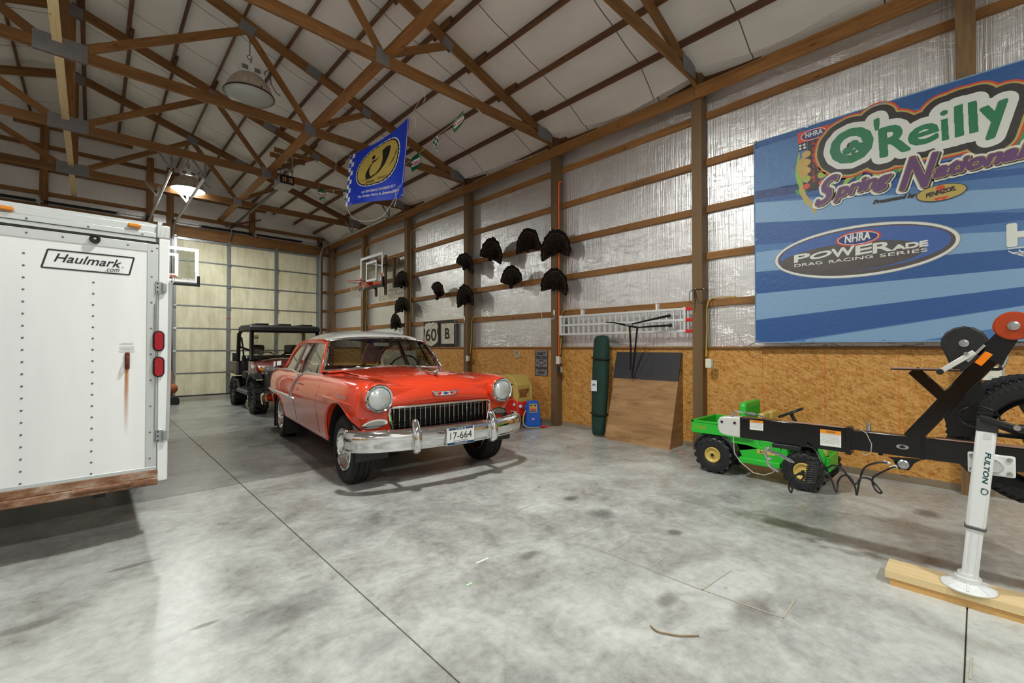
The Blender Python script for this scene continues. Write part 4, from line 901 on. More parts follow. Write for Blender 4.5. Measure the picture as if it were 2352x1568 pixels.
# nose
U_(MB().prism([(-.02,.50),(.02,.78),(.10,.84),(.30,.84),(.34,.50),(.22,.40)], (-.60,0,0), (0,1,0), (0,0,1), (1.2,0,0)), 'front_bumper', M_DKP, bevel=.03)
U_(MB().box(-.36,.36,-.05,.02,.62,.74), 'bumper_guard', M_DKP, bevel=.02)
for i in range(4): U_(MB().box(-.34,.34,-.022,.03,.52+.03*i,.535+.03*i), 'grille_slat', M_BLACK, smooth=False)
hood_rows = []
for y, z, w_ in ((.06,.83,.66),(.14,.93,.68),(.30,1.0,.70),(.55,1.05,.72),(.80,1.09,.73)):
    hood_rows.append([(w_*u, y+.14*abs(u)**2, z-.07*abs(u)**2.5+(.012 if abs(u) < .45 else 0)) for u in [-1+i/7 for i in range(15)]])
U_(MB().grid(hood_rows), 'hood', M_MAROON, solid=.03, sub=1)
for s in (-1, 1):
    U_(MB().prism([(.18,.82),(.26,.93),(.60,1.03),(.92,1.05),(.95,.60),(.86,.56),(.80,.72),(.62,.80),(.42,.82)], (s*.73,0,0), (0,1,0), (0,0,1), (-s*.05,0,0)), 'front_fender', M_MAROON, bevel=.012)
    U_(MB().prism([(.10,.70),(.18,.82),(.44,.82),(.64,.78),(.80,.68),(.86,.52),(.80,.50),(.74,.62),(.60,.72),(.42,.745),(.2,.70)], (s*.79,0,0), (0,1,0), (0,0,1), (-s*.16,0,0)), 'fender_flare', M_DKP, bevel=.012)
    hl = U_(MB().prism([(.30,-.055),(.62,-.03),(.655,.03),(.60,.065),(.34,.035)], (0,.10,.885), (s,.0,0), (0,.35,.9), (0,-.04,.01)), 'headlamp', S('headlamp clear', 150, 156, 160, .1, .3), bevel=.012)
    U_(MB().ell((s*.43,.075,.895),(.05,.03,.035)).ell((s*.54,.085,.905),(.045,.03,.035)), 'reflector_bowl', M_CHROME, hl)
    U_(MB().prism([(.63,-.03),(.70,-.02),(.69,.06),(.64,.04)], (0,.11,.89), (s,0,0), (0,.35,.9), (0,-.035,.01)), 'turn_lens', M_AMBER, hl)
    # white flashes on the hood and fender
    st = V(s*.30,.0,0)
    for i in range(3):
        a = .18+.05*i if i else .10
        U_(MB().flat([V(s*(.33+.03*0),.36+.0,1.048-.012), V(s*.25,.36,1.052-.004), V(s*.30,.16,.965), V(s*.38,.16,.957)] if i == 0 else [V(s*(.405+.02*i)-s*.0,.15-.01*i,.958-.012*i), V(s*(.39+.02*i),.15-.01*i,.961-.012*i), V(s*(.34+.02*i),.34,1.035), V(s*(.355+.02*i),.34,1.03)]), 'hood_stripe', M_WHITE, solid=.006, smooth=False)
    U_(MB().flat([V(s*.7325,.34,.94),V(s*.7325,.62,1.0),V(s*.7325,.70,.93),V(s*.7325,.52,.885)]), 'fender_flash', M_WHITE, smooth=False)
    # cab frame
    U_(MB().tube([(s*.70,.80,1.05),(s*.66,1.0,1.64),(s*.65,1.08,1.70),(s*.65,2.02,1.71),(s*.69,2.12,1.63),(s*.71,2.16,.70)], .042, 10), 'cab_frame', M_BLACK)
    U_(MB().tube([(s*.71,2.12,1.35),(s*.30,2.14,1.18),(0,2.15,1.02)], .022, 8), 'rear_brace', M_BLACK)
    U_(MB().tube([(s*.70,.90,.62),(s*.70,1.0,.40),(s*.70,2.0,.40),(s*.71,2.12,.6)], .028, 8), 'rocker_bar', M_DKP)
    U_(MB().box(s*.72-.03,s*.72+.03,.95,2.05,.33,.41), 'side_step', M_GRYP, bevel=.012)
    hr = U_(MB().box(s*.36-.15,s*.36+.15,1.92,2.0,1.16,1.38), 'headrest', M_BLACKP, bevel=.05, seg=3)
    U_(MB().tube([(s*.67,1.98,1.55),(s*.64,1.96,1.3),(s*.62,1.95,1.0)], .018, 6), 'seat_belt', M_BLACKP)
    # spotlight-like reflection mirror
    U_(MB().box(s*.72-.03,s*.72+.03,2.10,2.95,.72,1.0), 'bed_side', M_GRYP, bevel=.012)
    U_(MB().box(s*.755-.004,s*.755+.004,2.3,2.75,.78,.90), 'bed_badge', S('bed badge tan', 120, 100, 74, .6), smooth=False)
U_(MB().box(-.70,.70,2.12,2.16,.70,1.02).box(-.70,.70,2.92,2.96,.72,.98).box(-.70,.70,2.12,2.95,.70,.74), 'cargo_bed', M_DKP, bevel=.008)
for i in range(4):
    y = 2.36+.13*i; U_(MB().tube([(-.70,y,1.0),(-.70,y,1.10)], .018, 8).tube([(-.70,y-.025,1.19),(-.70,y-.025,1.12),(-.70,y,1.10),(-.70,y+.025,1.12),(-.70,y+.025,1.19)], .014, 8), 'tool_grip', M_BLACKP)
U_(MB().tube([(-.64,1.05,1.1),(-.70,1.0,1.12)], .01, 6).ell((-.73,1.02,1.12),(.03,.015,.035)), 'side_mirror', M_CHROME)
rf = MB().prism([(.90,1.67),(.92,1.75),(1.02,1.80),(1.9,1.82),(2.15,1.79),(2.20,1.70),(2.1,1.67)], (-.70,0,0), (0,1,0), (0,0,1), (1.40,0,0)); ro = U_(rf, 'roof', M_DKP, bevel=.03, seg=3)
for x in (-.45, 0, .45): U_(MB().box(x-.13,x+.13,1.06,2.05,1.80,1.835), 'roof_rib', M_DKP, ro, bevel=.015)
ws = U_(MB().grid([[(-.66,.86,1.08),(.66,.86,1.08)],[(-.64,1.0,1.67),(.64,1.0,1.67)]]), 'windscreen', M_SGLASS)
U_(MB().tube([(-.67,.85,1.07),(.67,.85,1.07),(.645,1.0,1.67),(-.645,1.0,1.67)], .03, 6, closed=True), 'windscreen_frame', M_BLACK)
U_(MB().box(-.62,-.54,.97,.975,1.50,1.58), 'windscreen_sticker', S('yellow sticker', 170, 180, 60), ws, smooth=False)
U_(MB().prism([(.82,.85),(1.10,.85),(1.12,1.0),(1.02,1.10),(.86,1.10)], (-.68,0,0), (0,1,0), (0,0,1), (1.36,0,0)), 'dashboard', M_BLACKP, bevel=.02)
U_(MB().box(-.66,.66,1.55,2.0,.62,.80), 'bench_seat', M_BLACKP, bevel=.04); U_(MB().bar((0,2.0,.78),(0,2.06,1.14),1.3,.10,(0,1,0)), 'seat_back', M_BLACKP, bevel=.04)
U_(MB().torus((-.34,1.25,1.10),(0,.7,.7),.17,.014,28,6), 'steering_wheel', M_BLACKP)
U_(MB().box(-.66,.66,.9,2.1,.40,.44), 'cab_floor', M_BLACKP, smooth=False)
# ================================================================= boat trailer tongue, winch post, jack
M_BLKGLOSS = S('black gloss trailer paint', 10, 10, 12, .12)
M_PAD = S('tan non-skid pad', 164, 128, 108, .8)
M_ZINC = S('zinc plated steel', 186, 188, 190, .3, .9)
BX0, BX1 = 3.40, 3.485
bt = thing('boat_trailer', 'black boat trailer tongue with winch post and orange bow roller', 'boat trailer', (3.44, .4, 0))
def B(m, name, mat, p=None, **k): return m.done(name, mat, p or bt, True, **k)
def bp(px, py, x=BX0): return survey(px, py, 0, x)
B(MB().box(BX0, BX1, .557, 1.195, .665, .815), 'swing_tongue', M_BLKGLOSS, bevel=.006)
B(MB().box(BX0+.004, BX1-.004, -2.6, .557, .688, .808), 'main_beam', M_BLKGLOSS, bevel=.005)
B(MB().box(BX0-.004, BX1+.004, .545, .575, .655, .825), 'weld_collar', M_BLKGLOSS, bevel=.004); B(MB().box(BX0-.003, BX1+.003, .215, .228, .683, .813), 'weld_collar', M_BLKGLOSS, bevel=.004)
# coupler
cp = B(MB().prism([(1.19, .668), (1.30, .672), (1.335, .69), (1.345, .72), (1.345, .775), (1.33, .80), (1.19, .812)], (BX0-.004, 0, 0), (0,1,0), (0,0,1), (.095,0,0)), 'coupler', S('white coupler', 214, 214, 210, .4, .2), bevel=.006)
B(MB().tube([(3.44, 1.23, .815), (3.44, 1.235, .85), (3.44, 1.16, .845), (3.44, 1.10, .835)], .007, 8).tube([(3.42, 1.25, .81), (3.42, 1.25, .845)], .01, 8).tube([(3.46, 1.15, .82), (3.46, 1.14, .85), (3.46, 1.04, .822)], .006, 8), 'latch_lever', M_ZINC, cp)
B(MB().lathe([(.009,0),(.009,-.004),(0,-.005)], 10, (BX0-.004, 1.315, .768), (1,0,0)).lathe([(.009,0),(.009,-.004),(0,-.005)], 10, (BX0-.004, 1.225, .77), (1,0,0)), 'coupler_bolt', M_BLACK, cp)
B(MB().tube([bp(1683,968), bp(1684,1000), bp(1687,1040), bp(1700,1060), bp(1730,1085), bp(1755,1091), bp(1775,1085), bp(1782,1075)], .0035, 6), 'brake_cable', S('cable grey', 178, 172, 160, .5), cp)
# decals on the tongue
for (a, b, c_, d), n_ in (((1722, 1753, 964, 986), 5), ((1884, 1932, 985, 1022), 7)):
    P = [bp(a, d, BX0-.0015), bp(b, d+ (3 if n_ == 5 else 6), BX0-.0015), bp(b, c_+(3 if n_ == 5 else 6), BX0-.0015), bp(a, c_, BX0-.0015)]
    st = decal(P, S('sticker white', 232, 232, 228), bt, 'warning_sticker')
    hd = [P[3]+(P[0]-P[3])*.22+V(-.001,0,0), P[2]+(P[1]-P[2])*.22+V(-.001,0,0), P[2]+V(-.001,0,0), P[3]+V(-.001,0,0)]
    decal(hd, S('sticker orange', 240, 150, 40), st, 'header_strip')
    U = (P[1]-P[0]); W_ = (P[3]-P[0])
    lettering('! WARNING', P[0]+U*.25+W_*.83+V(-.002,0,0), U*.5, W_*.11, M_INK, st)
    for i in range(n_):
        lettering(('read the owners manual before towing', 'inspect coupler latch and safety chains', 'never exceed the rated capacity')[i % 3], P[0]+U*.06+W_*(.70-.62*i/n_)+V(-.002,0,0), U*.86, W_*(.34/n_), M_INK, st)
# step pads on top
B(MB().prism([(.56,-.0),(.575,.03),(.68,.04),(.86,.035),(.93,.02),(.93,.0)], (BX0+.005, 0, .8155), (0,1,0), (1,0,0), (0,0,.004)), 'step_pad', M_PAD)
B(MB().box(BX0+.008, BX1-.008, -2.5, .17, .808, .812), 'step_pad', M_PAD)
# pivot lug, lamp, pin
lug = [bp(2040,1049), bp(2118,1055), bp(2100,1064), bp(2088,1080), bp(2065,1077), bp(2056,1066), bp(2052,1056)]
pl = B(MB().prism([(p.y, p.z) for p in lug], (BX0-.002, 0, 0), (0,1,0), (0,0,1), (.02,0,0)), 'pivot_lug', M_BLKGLOSS)
B(MB().lathe([(.026, 0), (.026, -.006), (.02, -.011), (.012, -.011), (.01,-.008), (0,-.008)], 24, bp(2075,1066), (1,0,0)), 'pivot_bolt', M_ZINC, pl)
p = bp(2073, 1026); B(MB().prism([(.028*cos(a)*(1), .013*sin(a)) for a in [2*pi*i/24 for i in range(24)]], (p.x-.006, p.y, p.z), (0,1,0), (0,0,1), (.008,0,0)), 'latch_plate', M_ZINC, bevel=.002)
B(MB().box(p.x-.010, p.x-.005, p.y-.012, p.y+.012, p.z-.005, p.z+.005).lathe([(.005,0),(.004,-.004),(0,-.005)], 8, (p.x-.006, p.y, p.z+.007), (1,0,0)), 'latch_button', M_BLACK)
B(MB().tube([(3.44, .465, .81), (3.44, .465, .84)], .012, 8).torus((3.44,.465,.853), (1,0,0), .012, .003, 16, 6), 'hitch_pin', M_ZINC)
B(MB().tube([bp(1975,985), bp(1990,995), bp(2002,1020), bp(2000,1040), bp(1990,1045), bp(1980,1041)], .0025, 6), 'pin_lanyard', S('cable grey', 178, 172, 160, .5))
B(MB().lathe([(.012,0),(.012,.02)], 6, (3.44,.41,.672), (0,0,1)), 'pin_nut', M_BLACK)
# winch post
a0, a1 = V(0,.275,.80), V(0,-.135,1.37)
ax = (a1-a0).normalized(); pr = V(0, ax.z, -ax.y)
B(MB().bar(V(3.44,.27,.795), V(3.44,-.085,1.33), .075, .078, V(0,ax.z,-ax.y)), 'winch_post', M_BLKGLOSS, bevel=.005)
pw_ = [bp(2238,812), bp(2318,735), bp(2352,760), bp(2300,838)]
B(MB().prism([(p.y, p.z) for p in pw_], (BX0-.004, 0, 0), (0,1,0), (0,0,1), (.006,0,0)).prism([(p.y, p.z) for p in pw_], (BX1-.002, 0, 0), (0,1,0), (0,0,1), (.006,0,0)), 'roller_bracket', M_BLACK, bevel=.001)
gp = [bp(2180,1003), bp(2168,960), bp(2250,868), bp(2262,900), bp(2240,960), bp(2275,1004)]
B(MB().prism([(p.y, p.z) for p in gp], (BX0+.02, 0, 0), (0,1,0), (0,0,1), (.04,0,0)), 'post_gusset', M_BLACK, bevel=.002)
rc = V(3.44, bp(2325,748).y-.004, bp(2325,748).z)
B(MB().lathe([(.02,-.06),(.066,-.06),(.072,-.054),(.070,-.046),(.05,-.036),(.036,-.02),(.03,0),(.036,.02),(.05,.036),(.070,.046),(.072,.054),(.066,.06),(.02,.06)], 40, rc, (1,0,0)), 'bow_roller', S('amber polyurethane roller', 190, 70, 26, .16, 0, Transmission_Weight=.25), bevel=0)
B(MB().lathe([(.022,-.061),(.022,-.068),(.013,-.07),(.012,-.078),(0,-.078)], 24, rc, (1,0,0)).lathe([(.022,.061),(.022,.07),(0,.07)], 16, rc, (1,0,0)), 'roller_axle', M_ZINC)
# reflector
pr_ = [bp(2237,832,BX0-.006), bp(2263,806,BX0-.006), bp(2281,814,BX0-.006), bp(2254,841,BX0-.006)]
B(MB().prism([(p.y, p.z) for p in pr_], (BX0-.006,0,0), (0,1,0), (0,0,1), (.007,0,0)), 'amber_reflector', S('reflector orange', 246, 132, 20, .2), bevel=.003)
# winch reel
wc = V(BX0-.004, bp(2214,788).y, bp(2214,788).z); hx = .085; pol = [(.092*cos(a), .092*sin(a)) for a in [radians(-35+25*i) for i in range(11)]]
pol += [(-.055,-.12), (-.035,-.155), (.0,-.15)]
pol = [(-q_[0], q_[1]) for q_ in pol]
wn = B(MB().prism(pol, (wc.x, wc.y, wc.z), (0,1,0), (0,0,1), (.10,0,0)), 'winch_housing', M_BLACKP, bevel=.012, seg=3)
B(MB().lathe([(.02,0),(.02,-.004),(.011,-.006),(.01,-.012),(0,-.012)], 20, wc+V(0,.0,0), (1,0,0)), 'drum_bolt', M_ZINC, wn)
lettering('XLT', wc+V(-.0012,.058,.012), V(0,-.035,.033), V(0,.012,.022), S('moulded black', 14, 14, 15, .6), wn)
hnd = B(MB().bar(bp(2163,851,BX0-.07), bp(2238,808,BX0-.055), .008, .026, (0,.5,.85)), 'winch_handle', S('zinc handle', 214, 214, 210, .35, .4), bevel=.003)
B(MB().lathe([(.014,0),(.015,-.05),(.012,-.055),(0,-.055)], 16, bp(2160,853,BX0-.072), (1,0,0)), 'handle_grip', M_BLACKP, hnd)
B(MB().lathe([(.01,0),(.01,-.012),(0,-.012)], 6, bp(2219,812,BX0-.055), (1,0,0)), 'handle_bolt', M_ZINC, hnd)
B(MB().bar(bp(2262,792), bp(2222,830), .03, .012, V(0,ax.z,-ax.y)), 'winch_bracket', M_ALU)
# step
stp = B(MB().box(BX0-.03, BX1+.06, .06, .354, 1.188, 1.196), 'step_plate', M_BLACK, bevel=.002)
B(MB().box(BX0-.025, BX1+.055, .07, .35, 1.196, 1.199), 'step_tread', M_PAD, stp)
B(MB().bar((3.44,.115,1.02), (3.44,.26,1.188), .06, .055, (0,1,0)), 'step_arm', M_BLKGLOSS, bevel=.004)
# bow safety hook behind the post
B(MB().tube([bp(2300,800,3.5), bp(2312,806,3.5), bp(2313,818,3.5), bp(2305,835,3.5), bp(2298,845,3.5)], [.005,.006,.008,.012,.01], 8).torus(bp(2290,842,3.5), (1,0,0), .018, .005, 16, 6), 'bow_hook', M_ZINC)
B(MB().tube([bp(2262,848,3.48), bp(2285,848,3.48), bp(2303,846,3.48)], .007, 6), 'winch_strap', M_BLACKP)
# guide ring with bars
gr = MB(); c0 = bp(2248,958,BX0-.02); gr.tube([c0+V(0,.075*cos(a),.055*sin(a)) for a in [2*pi*i/28 for i in range(28)]], .004, 6, closed=True)
for i, (px0, px1, py) in enumerate(((2208,2290,940), (2200,2300,950), (2212,2310,961), (2220,2316,972))):
    gr.bar(bp(px0,py,BX0-.02), bp(px1,py+4,BX0-.02), .012, .005)
B(gr, 'slatted_hand_guard', M_BLACK)
# coiled breakaway cables
def spline(P, n=6):
    out = []
    for i in range(len(P)-1):
        p0, p1, p2, p3 = P[max(i-1,0)], P[i], P[i+1], P[min(i+2, len(P)-1)]
        for k in range(n):
            t = k/n; out.append(.5*((2*p1) + (p2-p0)*t + (2*p0-5*p1+4*p2-p3)*t*t + (3*p1-p0-3*p2+p3)*t**3))
    return out + [P[-1]]
XC = BX0-.03
W1 = [bp(x_, y_, XC+.03*sin(i*1.7)) for i, (x_, y_) in enumerate(((1850,1020),(1872,1032),(1884,1055),(1886,1062)))]
B(MB().tube(spline(W1), .006, 6), 'coil_lead', M_BLACKP)
hx_ = []; top_, bot_ = bp(1872,1058,XC), bp(1862,1108,XC)
for i in range(12*10+1):
    t = i/120; a = 2*pi*10*t; c_ = top_.lerp(bot_, t); hx_.append(c_ + V(.030*sin(a), .036*cos(a), 0))
B(MB().tube(hx_, .0045, 6), 'coiled_cable', M_BLACKP)
W2 = [(1862,1112),(1866,1128),(1876,1108),(1893,1085),(1908,1098),(1921,1130),(1925,1105),(1936,1092),(1952,1095),(1964,1118),(1968,1136),(1974,1105),(1985,1075),(2010,1063),(2038,1062)]
B(MB().tube(spline([bp(x_, y_, XC+.05*sin(i*1.3)) for i, (x_, y_) in enumerate(W2)]), .0055, 6), 'safety_cable', M_BLACKP)
W3 = [(1888,1080),(1900,1075),(1915,1068),(1935,1078),(1952,1100),(1964,1112),(1975,1098),(1993,1098),(2007,1108),(2024,1128),(2020,1132),(2008,1120),(2004,1100),(2015,1090),(2045,1075),(2056,1072)]
B(MB().tube(spline([bp(x_, y_, XC-.02+.04*sin(i*1.1+1)) for i, (x_, y_) in enumerate(W3)]), .0055, 6), 'safety_cable', M_BLACKP)
W4 = [(1850,1090),(1830,1090),(1816,1100),(1812,1120),(1817,1131),(1820,1120),(1822,1098),(1840,1085),(1846,1095),(1838,1105)]
B(MB().tube(spline([bp(x_, y_, XC) for x_, y_ in W4]), .0055, 6), 'safety_cable', M_BLACKP)
for a, b in (((2030,1060),(2045,1064)), ((2044,1074),(2060,1070))): B(MB().tube([bp(*a, XC+.01), bp(*b, XC+.01)], .008, 8), 'cable_ferrule', S('ferrule white', 210, 210, 208, .4))
# safety chain and hooks
ch = MB(); P = spline([bp(1762,1030,XC+.03), bp(1775,1038,XC+.03), bp(1790,1043,XC+.03), bp(1805,1052,XC+.03), bp(1820,1060,XC+.03)], 3)
for i in range(len(P)-1):
    c_ = (P[i]+P[i+1])/2; d = (P[i+1]-P[i]).normalized(); s_ = V(1,0,0) if i % 2 else d.cross(V(1,0,0)).normalized()
    ch.tube([c_ + d*(.016*cos(a)) + s_*(.009*sin(a)) for a in [2*pi*q_/10 for q_ in range(10)]], .004, 5, closed=True)
B(ch, 'safety_chain', M_ZINC)
B(MB().tube(spline([bp(1768,1026,XC), bp(1757,1036,XC), bp(1762,1052,XC), bp(1770,1052,XC), bp(1762,1058,XC), bp(1768,1070,XC), bp(1780,1078,XC), bp(1788,1082,XC)]), .009, 8), 'chain_hook', M_ZINC)
B(MB().box(BX0-.02, BX0+.03, .82, .98, .635, .665), 'wiring_plug', M_BLACKP, bevel=.006)
# jack
jx, jt, jb = 3.30, V(3.30, -.03, .955), V(3.30, .045, .115)
ja = (jb-jt).normalized()
def jl(t): return jt + (jb-jt)*t
def sqt(a, b, w_, name, mat, bev): return B(MB().bar(a, b, w_, w_, (1,0,0)), name, mat, bevel=bev, seg=3)
M_JACK = S('white jack paint', 226, 228, 228, .28)
sqt(jl(.065), jl(.665), .074, 'jack_outer_tube', M_JACK, .014)
sqt(jl(.64), jl(.99), .062, 'jack_inner_tube', M_JACK, .010)
sqt(jl(.655), jl(.672), .080, 'jack_collar', S('dark grey band', 70, 72, 74), .012)
cap = sqt(jl(0), jl(.075), .080, 'jack_cap', S('jack cap', 46, 46, 48, .5), .010)
for s_ in (-.018, .012): B(MB().bar(jl(.68)+V(-.0315,s_,0), jl(.985)+V(-.0315,s_,0), .003, .004, (1,0,0)), 'jack_rib', M_JACK, smooth=False)
ft = V(3.30, .048, .08)
B(MB().lathe([(.05,.055),(.048,.03),(.10,.012),(.105,.006),(.105,.0),(0,.0)], 36, ft, (0,0,1)), 'jack_foot', M_JACK)
fr = MB()
for i in range(8):
    a = 2*pi*i/8; fr.bar(ft+V(.045*cos(a),.045*sin(a),.03), ft+V(.10*cos(a),.10*sin(a),.011), .006, .012)
B(fr, 'foot_ribs', M_JACK); B(MB().lathe([(.04,.05),(.04,.075)], 16, ft, (0,0,1)), 'foot_socket', M_JACK)
cr = B(MB().bar(jt+V(-.045,.03,.012), jt+V(-.05,-.105,-.03), .018, .026), 'crank_arm', M_BLACKP, bevel=.006)
B(MB().lathe([(.02,0),(.022,-.01),(.022,-.09),(.018,-.095),(0,-.095)], 18, jt+V(-.04,-.10,-.03), (.25,1,.05)), 'crank_handle', M_BLACKP, cr)
B(MB().lathe([(.013,0),(.013,-.012),(0,-.012)], 12, jt+V(-.06,-.095,-.025), (1,0,0)), 'crank_bolt', M_ZINC, cr)
bk = B(MB().box(3.385, 3.402, -.125, .045, .655, .765), 'jack_bracket', M_JACK, bevel=.010)
B(MB().lathe([(.036,0),(.036,-.03),(.026,-.05)], 24, (3.385,-.05,.71), (1,0,0)), 'jack_swivel', M_JACK, bk)
for yy in (-.105, .03):
    for zz in (.675, .745): B(MB().lathe([(.011,0),(.011,-.007),(0,-.008)], 6, (3.385,yy,zz), (1,0,0)), 'bracket_bolt', M_ZINC, bk)
M_TEAL = S('dark teal print', 24, 70, 76)
fx = -.0378
def jf(t, s_): return jl(t) + V(fx, s_, 0)
O = jf(.195, -.004); lettering('FULTON', O, jf(.385, -.004)-O, V(0,-.021,.0), M_TEAL, bt, name='maker_lettering', shear=.2, offset=.03)
B(MB().tube([jf(.415,-.004)+V(0,.0,0)]+[jf(.415+.017*(1-cos(a)), -.017-.012*sin(a)) for a in [2*pi*i/14 for i in range(14)]], .002, 4), 'maker_emblem', M_TEAL)
for i in range(4): lettering('patented trailer jack', jf(.085+.012*i, .01), V(0,-.03,0), V(0,0,.006), S('grey print', 150, 150, 150), bt)
# spare wheel on the far side of the tongue
M_BRIM = S('black alloy wheel', 20, 20, 22, .22, .5)
swc = V(3.70, -.22, .825); sax = Vector((-1, -.28, 0)).normalized()
B(MB().bar((3.485, -.2, .75), (3.66, -.21, .82), .05, .08), 'spare_carrier', M_BLACK)
sw = tyre('spare_tyre', swc, sax, .345, .215, .225, bt, world=True, lugs=64, lug_h=.006)
B(MB().lathe([(.225,-.09),(.228,.085),(.222,.095),(.212,.085),(.205,.03),(.205,-.09)], 48, swc, sax, caps=False), 'rim_barrel', M_BRIM, sw, solid=.004)
u_ = V(0,0,1); v_ = sax.cross(u_).normalized(); spk = MB()
for i in range(6):
    for da in (-.13, .13):
        a = 2*pi*i/6+.3; d = u_*cos(a)+v_*sin(a); d2 = u_*cos(a+da)+v_*sin(a+da)
        spk.bar(swc+d*.05+sax*.05, swc+d2*.212+sax*.07, .024, .022, sax)
spk.lathe([(.07,.02),(.07,.055),(.055,.065),(.05,.06),(0,.06)], 28, swc, sax); B(spk, 'spokes', M_BRIM, sw, bevel=.003)
for i in range(6):
    a = 2*pi*i/6; B(MB().lathe([(.011,.06),(.011,.075),(0,.078)], 6, swc+(u_*cos(a)+v_*sin(a))*.038, sax), 'lug_nut', M_ZINC, sw)
# blocking planks under the jack
M_PLANK = wood('construction lumber', srgb(206,174,120), srgb(238,216,170), rnd=.1); M_PLANK2 = wood('yellow construction lumber', srgb(196,148,84), srgb(228,186,122), rnd=.1)
def plank(z, xa, xb, mat, lab, y0=.372, w_=.19):
    e = thing('plank', lab, 'plank', (xa, y0, z)); beam('board', (xa, y0, z+.0195), (xb, -.9, z+.0195), w_, .039, mat, e)
plank(.0, 3.325, 3.335, M_PLANK2, 'yellow pine plank lying on the concrete under a second plank', .352)
plank(.0395, 3.32, 3.325, M_PLANK, 'pale plank directly under the white jack foot')
# ================================================================= green toy utility truck
M_GREEN = S('toy green plastic', 44, 184, 52, .32); M_TOYYEL = S('toy tan yellow', 204, 176, 92, .4); M_TOYBLK = S('toy tyre plastic', 30, 31, 34, .42)
gt = thing('toy_truck', 'green ride-on toy utility truck with cream wheels and black plastic tyres', 'toy truck', (5.05, 1.5, 0))
def G(m, name, mat, p=None, **k): return m.done(name, mat, p or gt, True, **k)
GX0, GX1 = 4.80, 5.34
def toywheel(x, y, r, sx):
    t_ = tyre('wheel', (x, y, r), (sx,0,0), r, .13, .075, gt, M_TOYBLK, True, lugs=16, lug_h=.012, grooves=False, chunky=True)
    G(MB().lathe([(.08,.03),(.08,.062),(.072,.066),(.066,.058),(.05,.046),(.03,.046),(.028,.056),(.02,.058),(0,.058)], 28, (x,y,r), (sx,0,0)), 'hub_cap', M_TOYYEL, t_)
    G(MB().lathe([(.017,.05),(.017,.066),(.010,.068),(0,.064)], 12, (x,y,r), (sx,0,0)), 'axle_cap', M_BLACKP, t_)
for x, sx in ((4.80, -1), (5.32, 1)):
    toywheel(x, 1.935, .190, sx); toywheel(x, 1.117, .178, sx)
    toywheel(x, 0.78, .165, sx) if False else None
# cargo bed
bed = MB(); by0, by1, bz0, bz1 = 1.56, 2.17, .40, .515
bed.box(GX0-.03, GX1+.03, by0, by1, bz0, bz0+.02)
for x in (GX0-.03, GX1+.0): bed.box(x, x+.03, by0, by1, bz0, bz1)
bed.box(GX0-.03, GX1+.03, by1-.03, by1, bz0, bz1).box(GX0-.03, GX1+.03, by0, by0+.03, bz0, bz1)
bd = G(bed, 'cargo_bed', M_GREEN, bevel=.005)
lip = MB()
for x in (GX0-.035, GX1+.005): lip.box(x, x+.035, by0, by1+.005, bz1-.004, bz1+.014)
lip.box(GX0-.035, GX1+.04, by1-.03, by1+.01, bz1-.004, bz1+.014)
G(lip, 'bed_rim', M_GREEN, bd, bevel=.004)
G(MB().box(GX0-.022, GX0-.02, 1.56, 2.12, .43, .51), 'bed_side_panel', M_GREEN, bd, smooth=False)
p = survey(1596, 972, 0, GX0-.0325); 
for i, s_ in enumerate(('BUILT LIKE', 'THE WORKER')): lettering(s_, V(GX0-.032, 2.13, .465-.022*i), V(0,-.12,0), V(0,0,.015), S('toy decal amber', 214, 150, 50), gt)
# headboard with vertical slots
hb = MB().prism([(4.84,.50),(5.30,.50),(5.30,.72),(5.27,.755),(4.87,.755),(4.84,.72)], (0, 1.64, 0), (1,0,0), (0,0,1), (0,.06,0))
hb_ = G(hb, 'headboard', M_GREEN, bevel=.012)
for i in range(9): G(MB().box(4.90+i*.042, 4.918+i*.042, 1.634, 1.706, .56, .70), 'slot', M_GREEN, hb_, smooth=False)
# body tub, step, hood
side = [(2.10,.33),(1.72,.33),(1.66,.20),(1.30,.155),(1.24,.22),(1.26,.36),(1.14,.43),(1.02,.40),(1.0,.30),(.99,.20),(.97,.20),(.96,.34),(1.0,.42),(1.20,.54),(1.26,.52),(1.32,.30),(1.50,.34),(1.52,.42),(2.10,.42)]
G(MB().prism(side, (GX0, 0, 0), (0,1,0), (0,0,1), (GX1-GX0,0,0)), 'body_tub', M_GREEN, bevel=.008)
G(MB().box(GX0-.05, GX0+.1, 1.31, 1.68, .16, .215), 'side_step', M_GREEN, bevel=.008); G(MB().box(GX1-.1, GX1+.05, 1.31, 1.68, .16, .215), 'side_step', M_GREEN, bevel=.008)
G(MB().box(GX0+.02, GX1-.02, 1.32, 1.62, .22, .40), 'seat_box', M_GREEN, bevel=.01)
for x in (4.84, 5.09): 
    st_ = G(MB().box(x, x+.21, 1.33, 1.56, .40, .46), 'seat', M_TOYYEL, bevel=.02, seg=3)
    G(MB().box(x, x+.21, 1.47, 1.53, .44, .66), 'seat_back', M_TOYYEL, st_, bevel=.02, seg=3)
for x, s_ in ((GX0-.06, 1), (GX1-.06, 1)):
    G(MB().tube([(x+.06, 1.935+.205*cos(a), .20+.205*sin(a)) for a in [radians(8+16.4*i) for i in range(11)]], .022, 6), 'wheel_arch', M_TOYBLK)
G(MB().box(GX0-.004, GX0-.001, 1.36, 1.52, .27, .31), 'side_badge', M_TOYYEL); lettering('4x4', V(GX0-.0055,1.50,.278), V(0,-.05,0), V(0,0,.024), M_INK, gt)
G(MB().box(GX0+.02, GX1-.16, .93, .98, .19, .33), 'front_bumper', M_GREEN, bevel=.01)
for i in range(4): G(MB().box(GX0+.016, GX0+.07, .925, .985, .21+.035*i, .225+.035*i), 'bumper_rib', M_GREEN, smooth=False)
sc = V(4.96, 1.27, .68); sax_ = V(0,.45,.89).normalized()
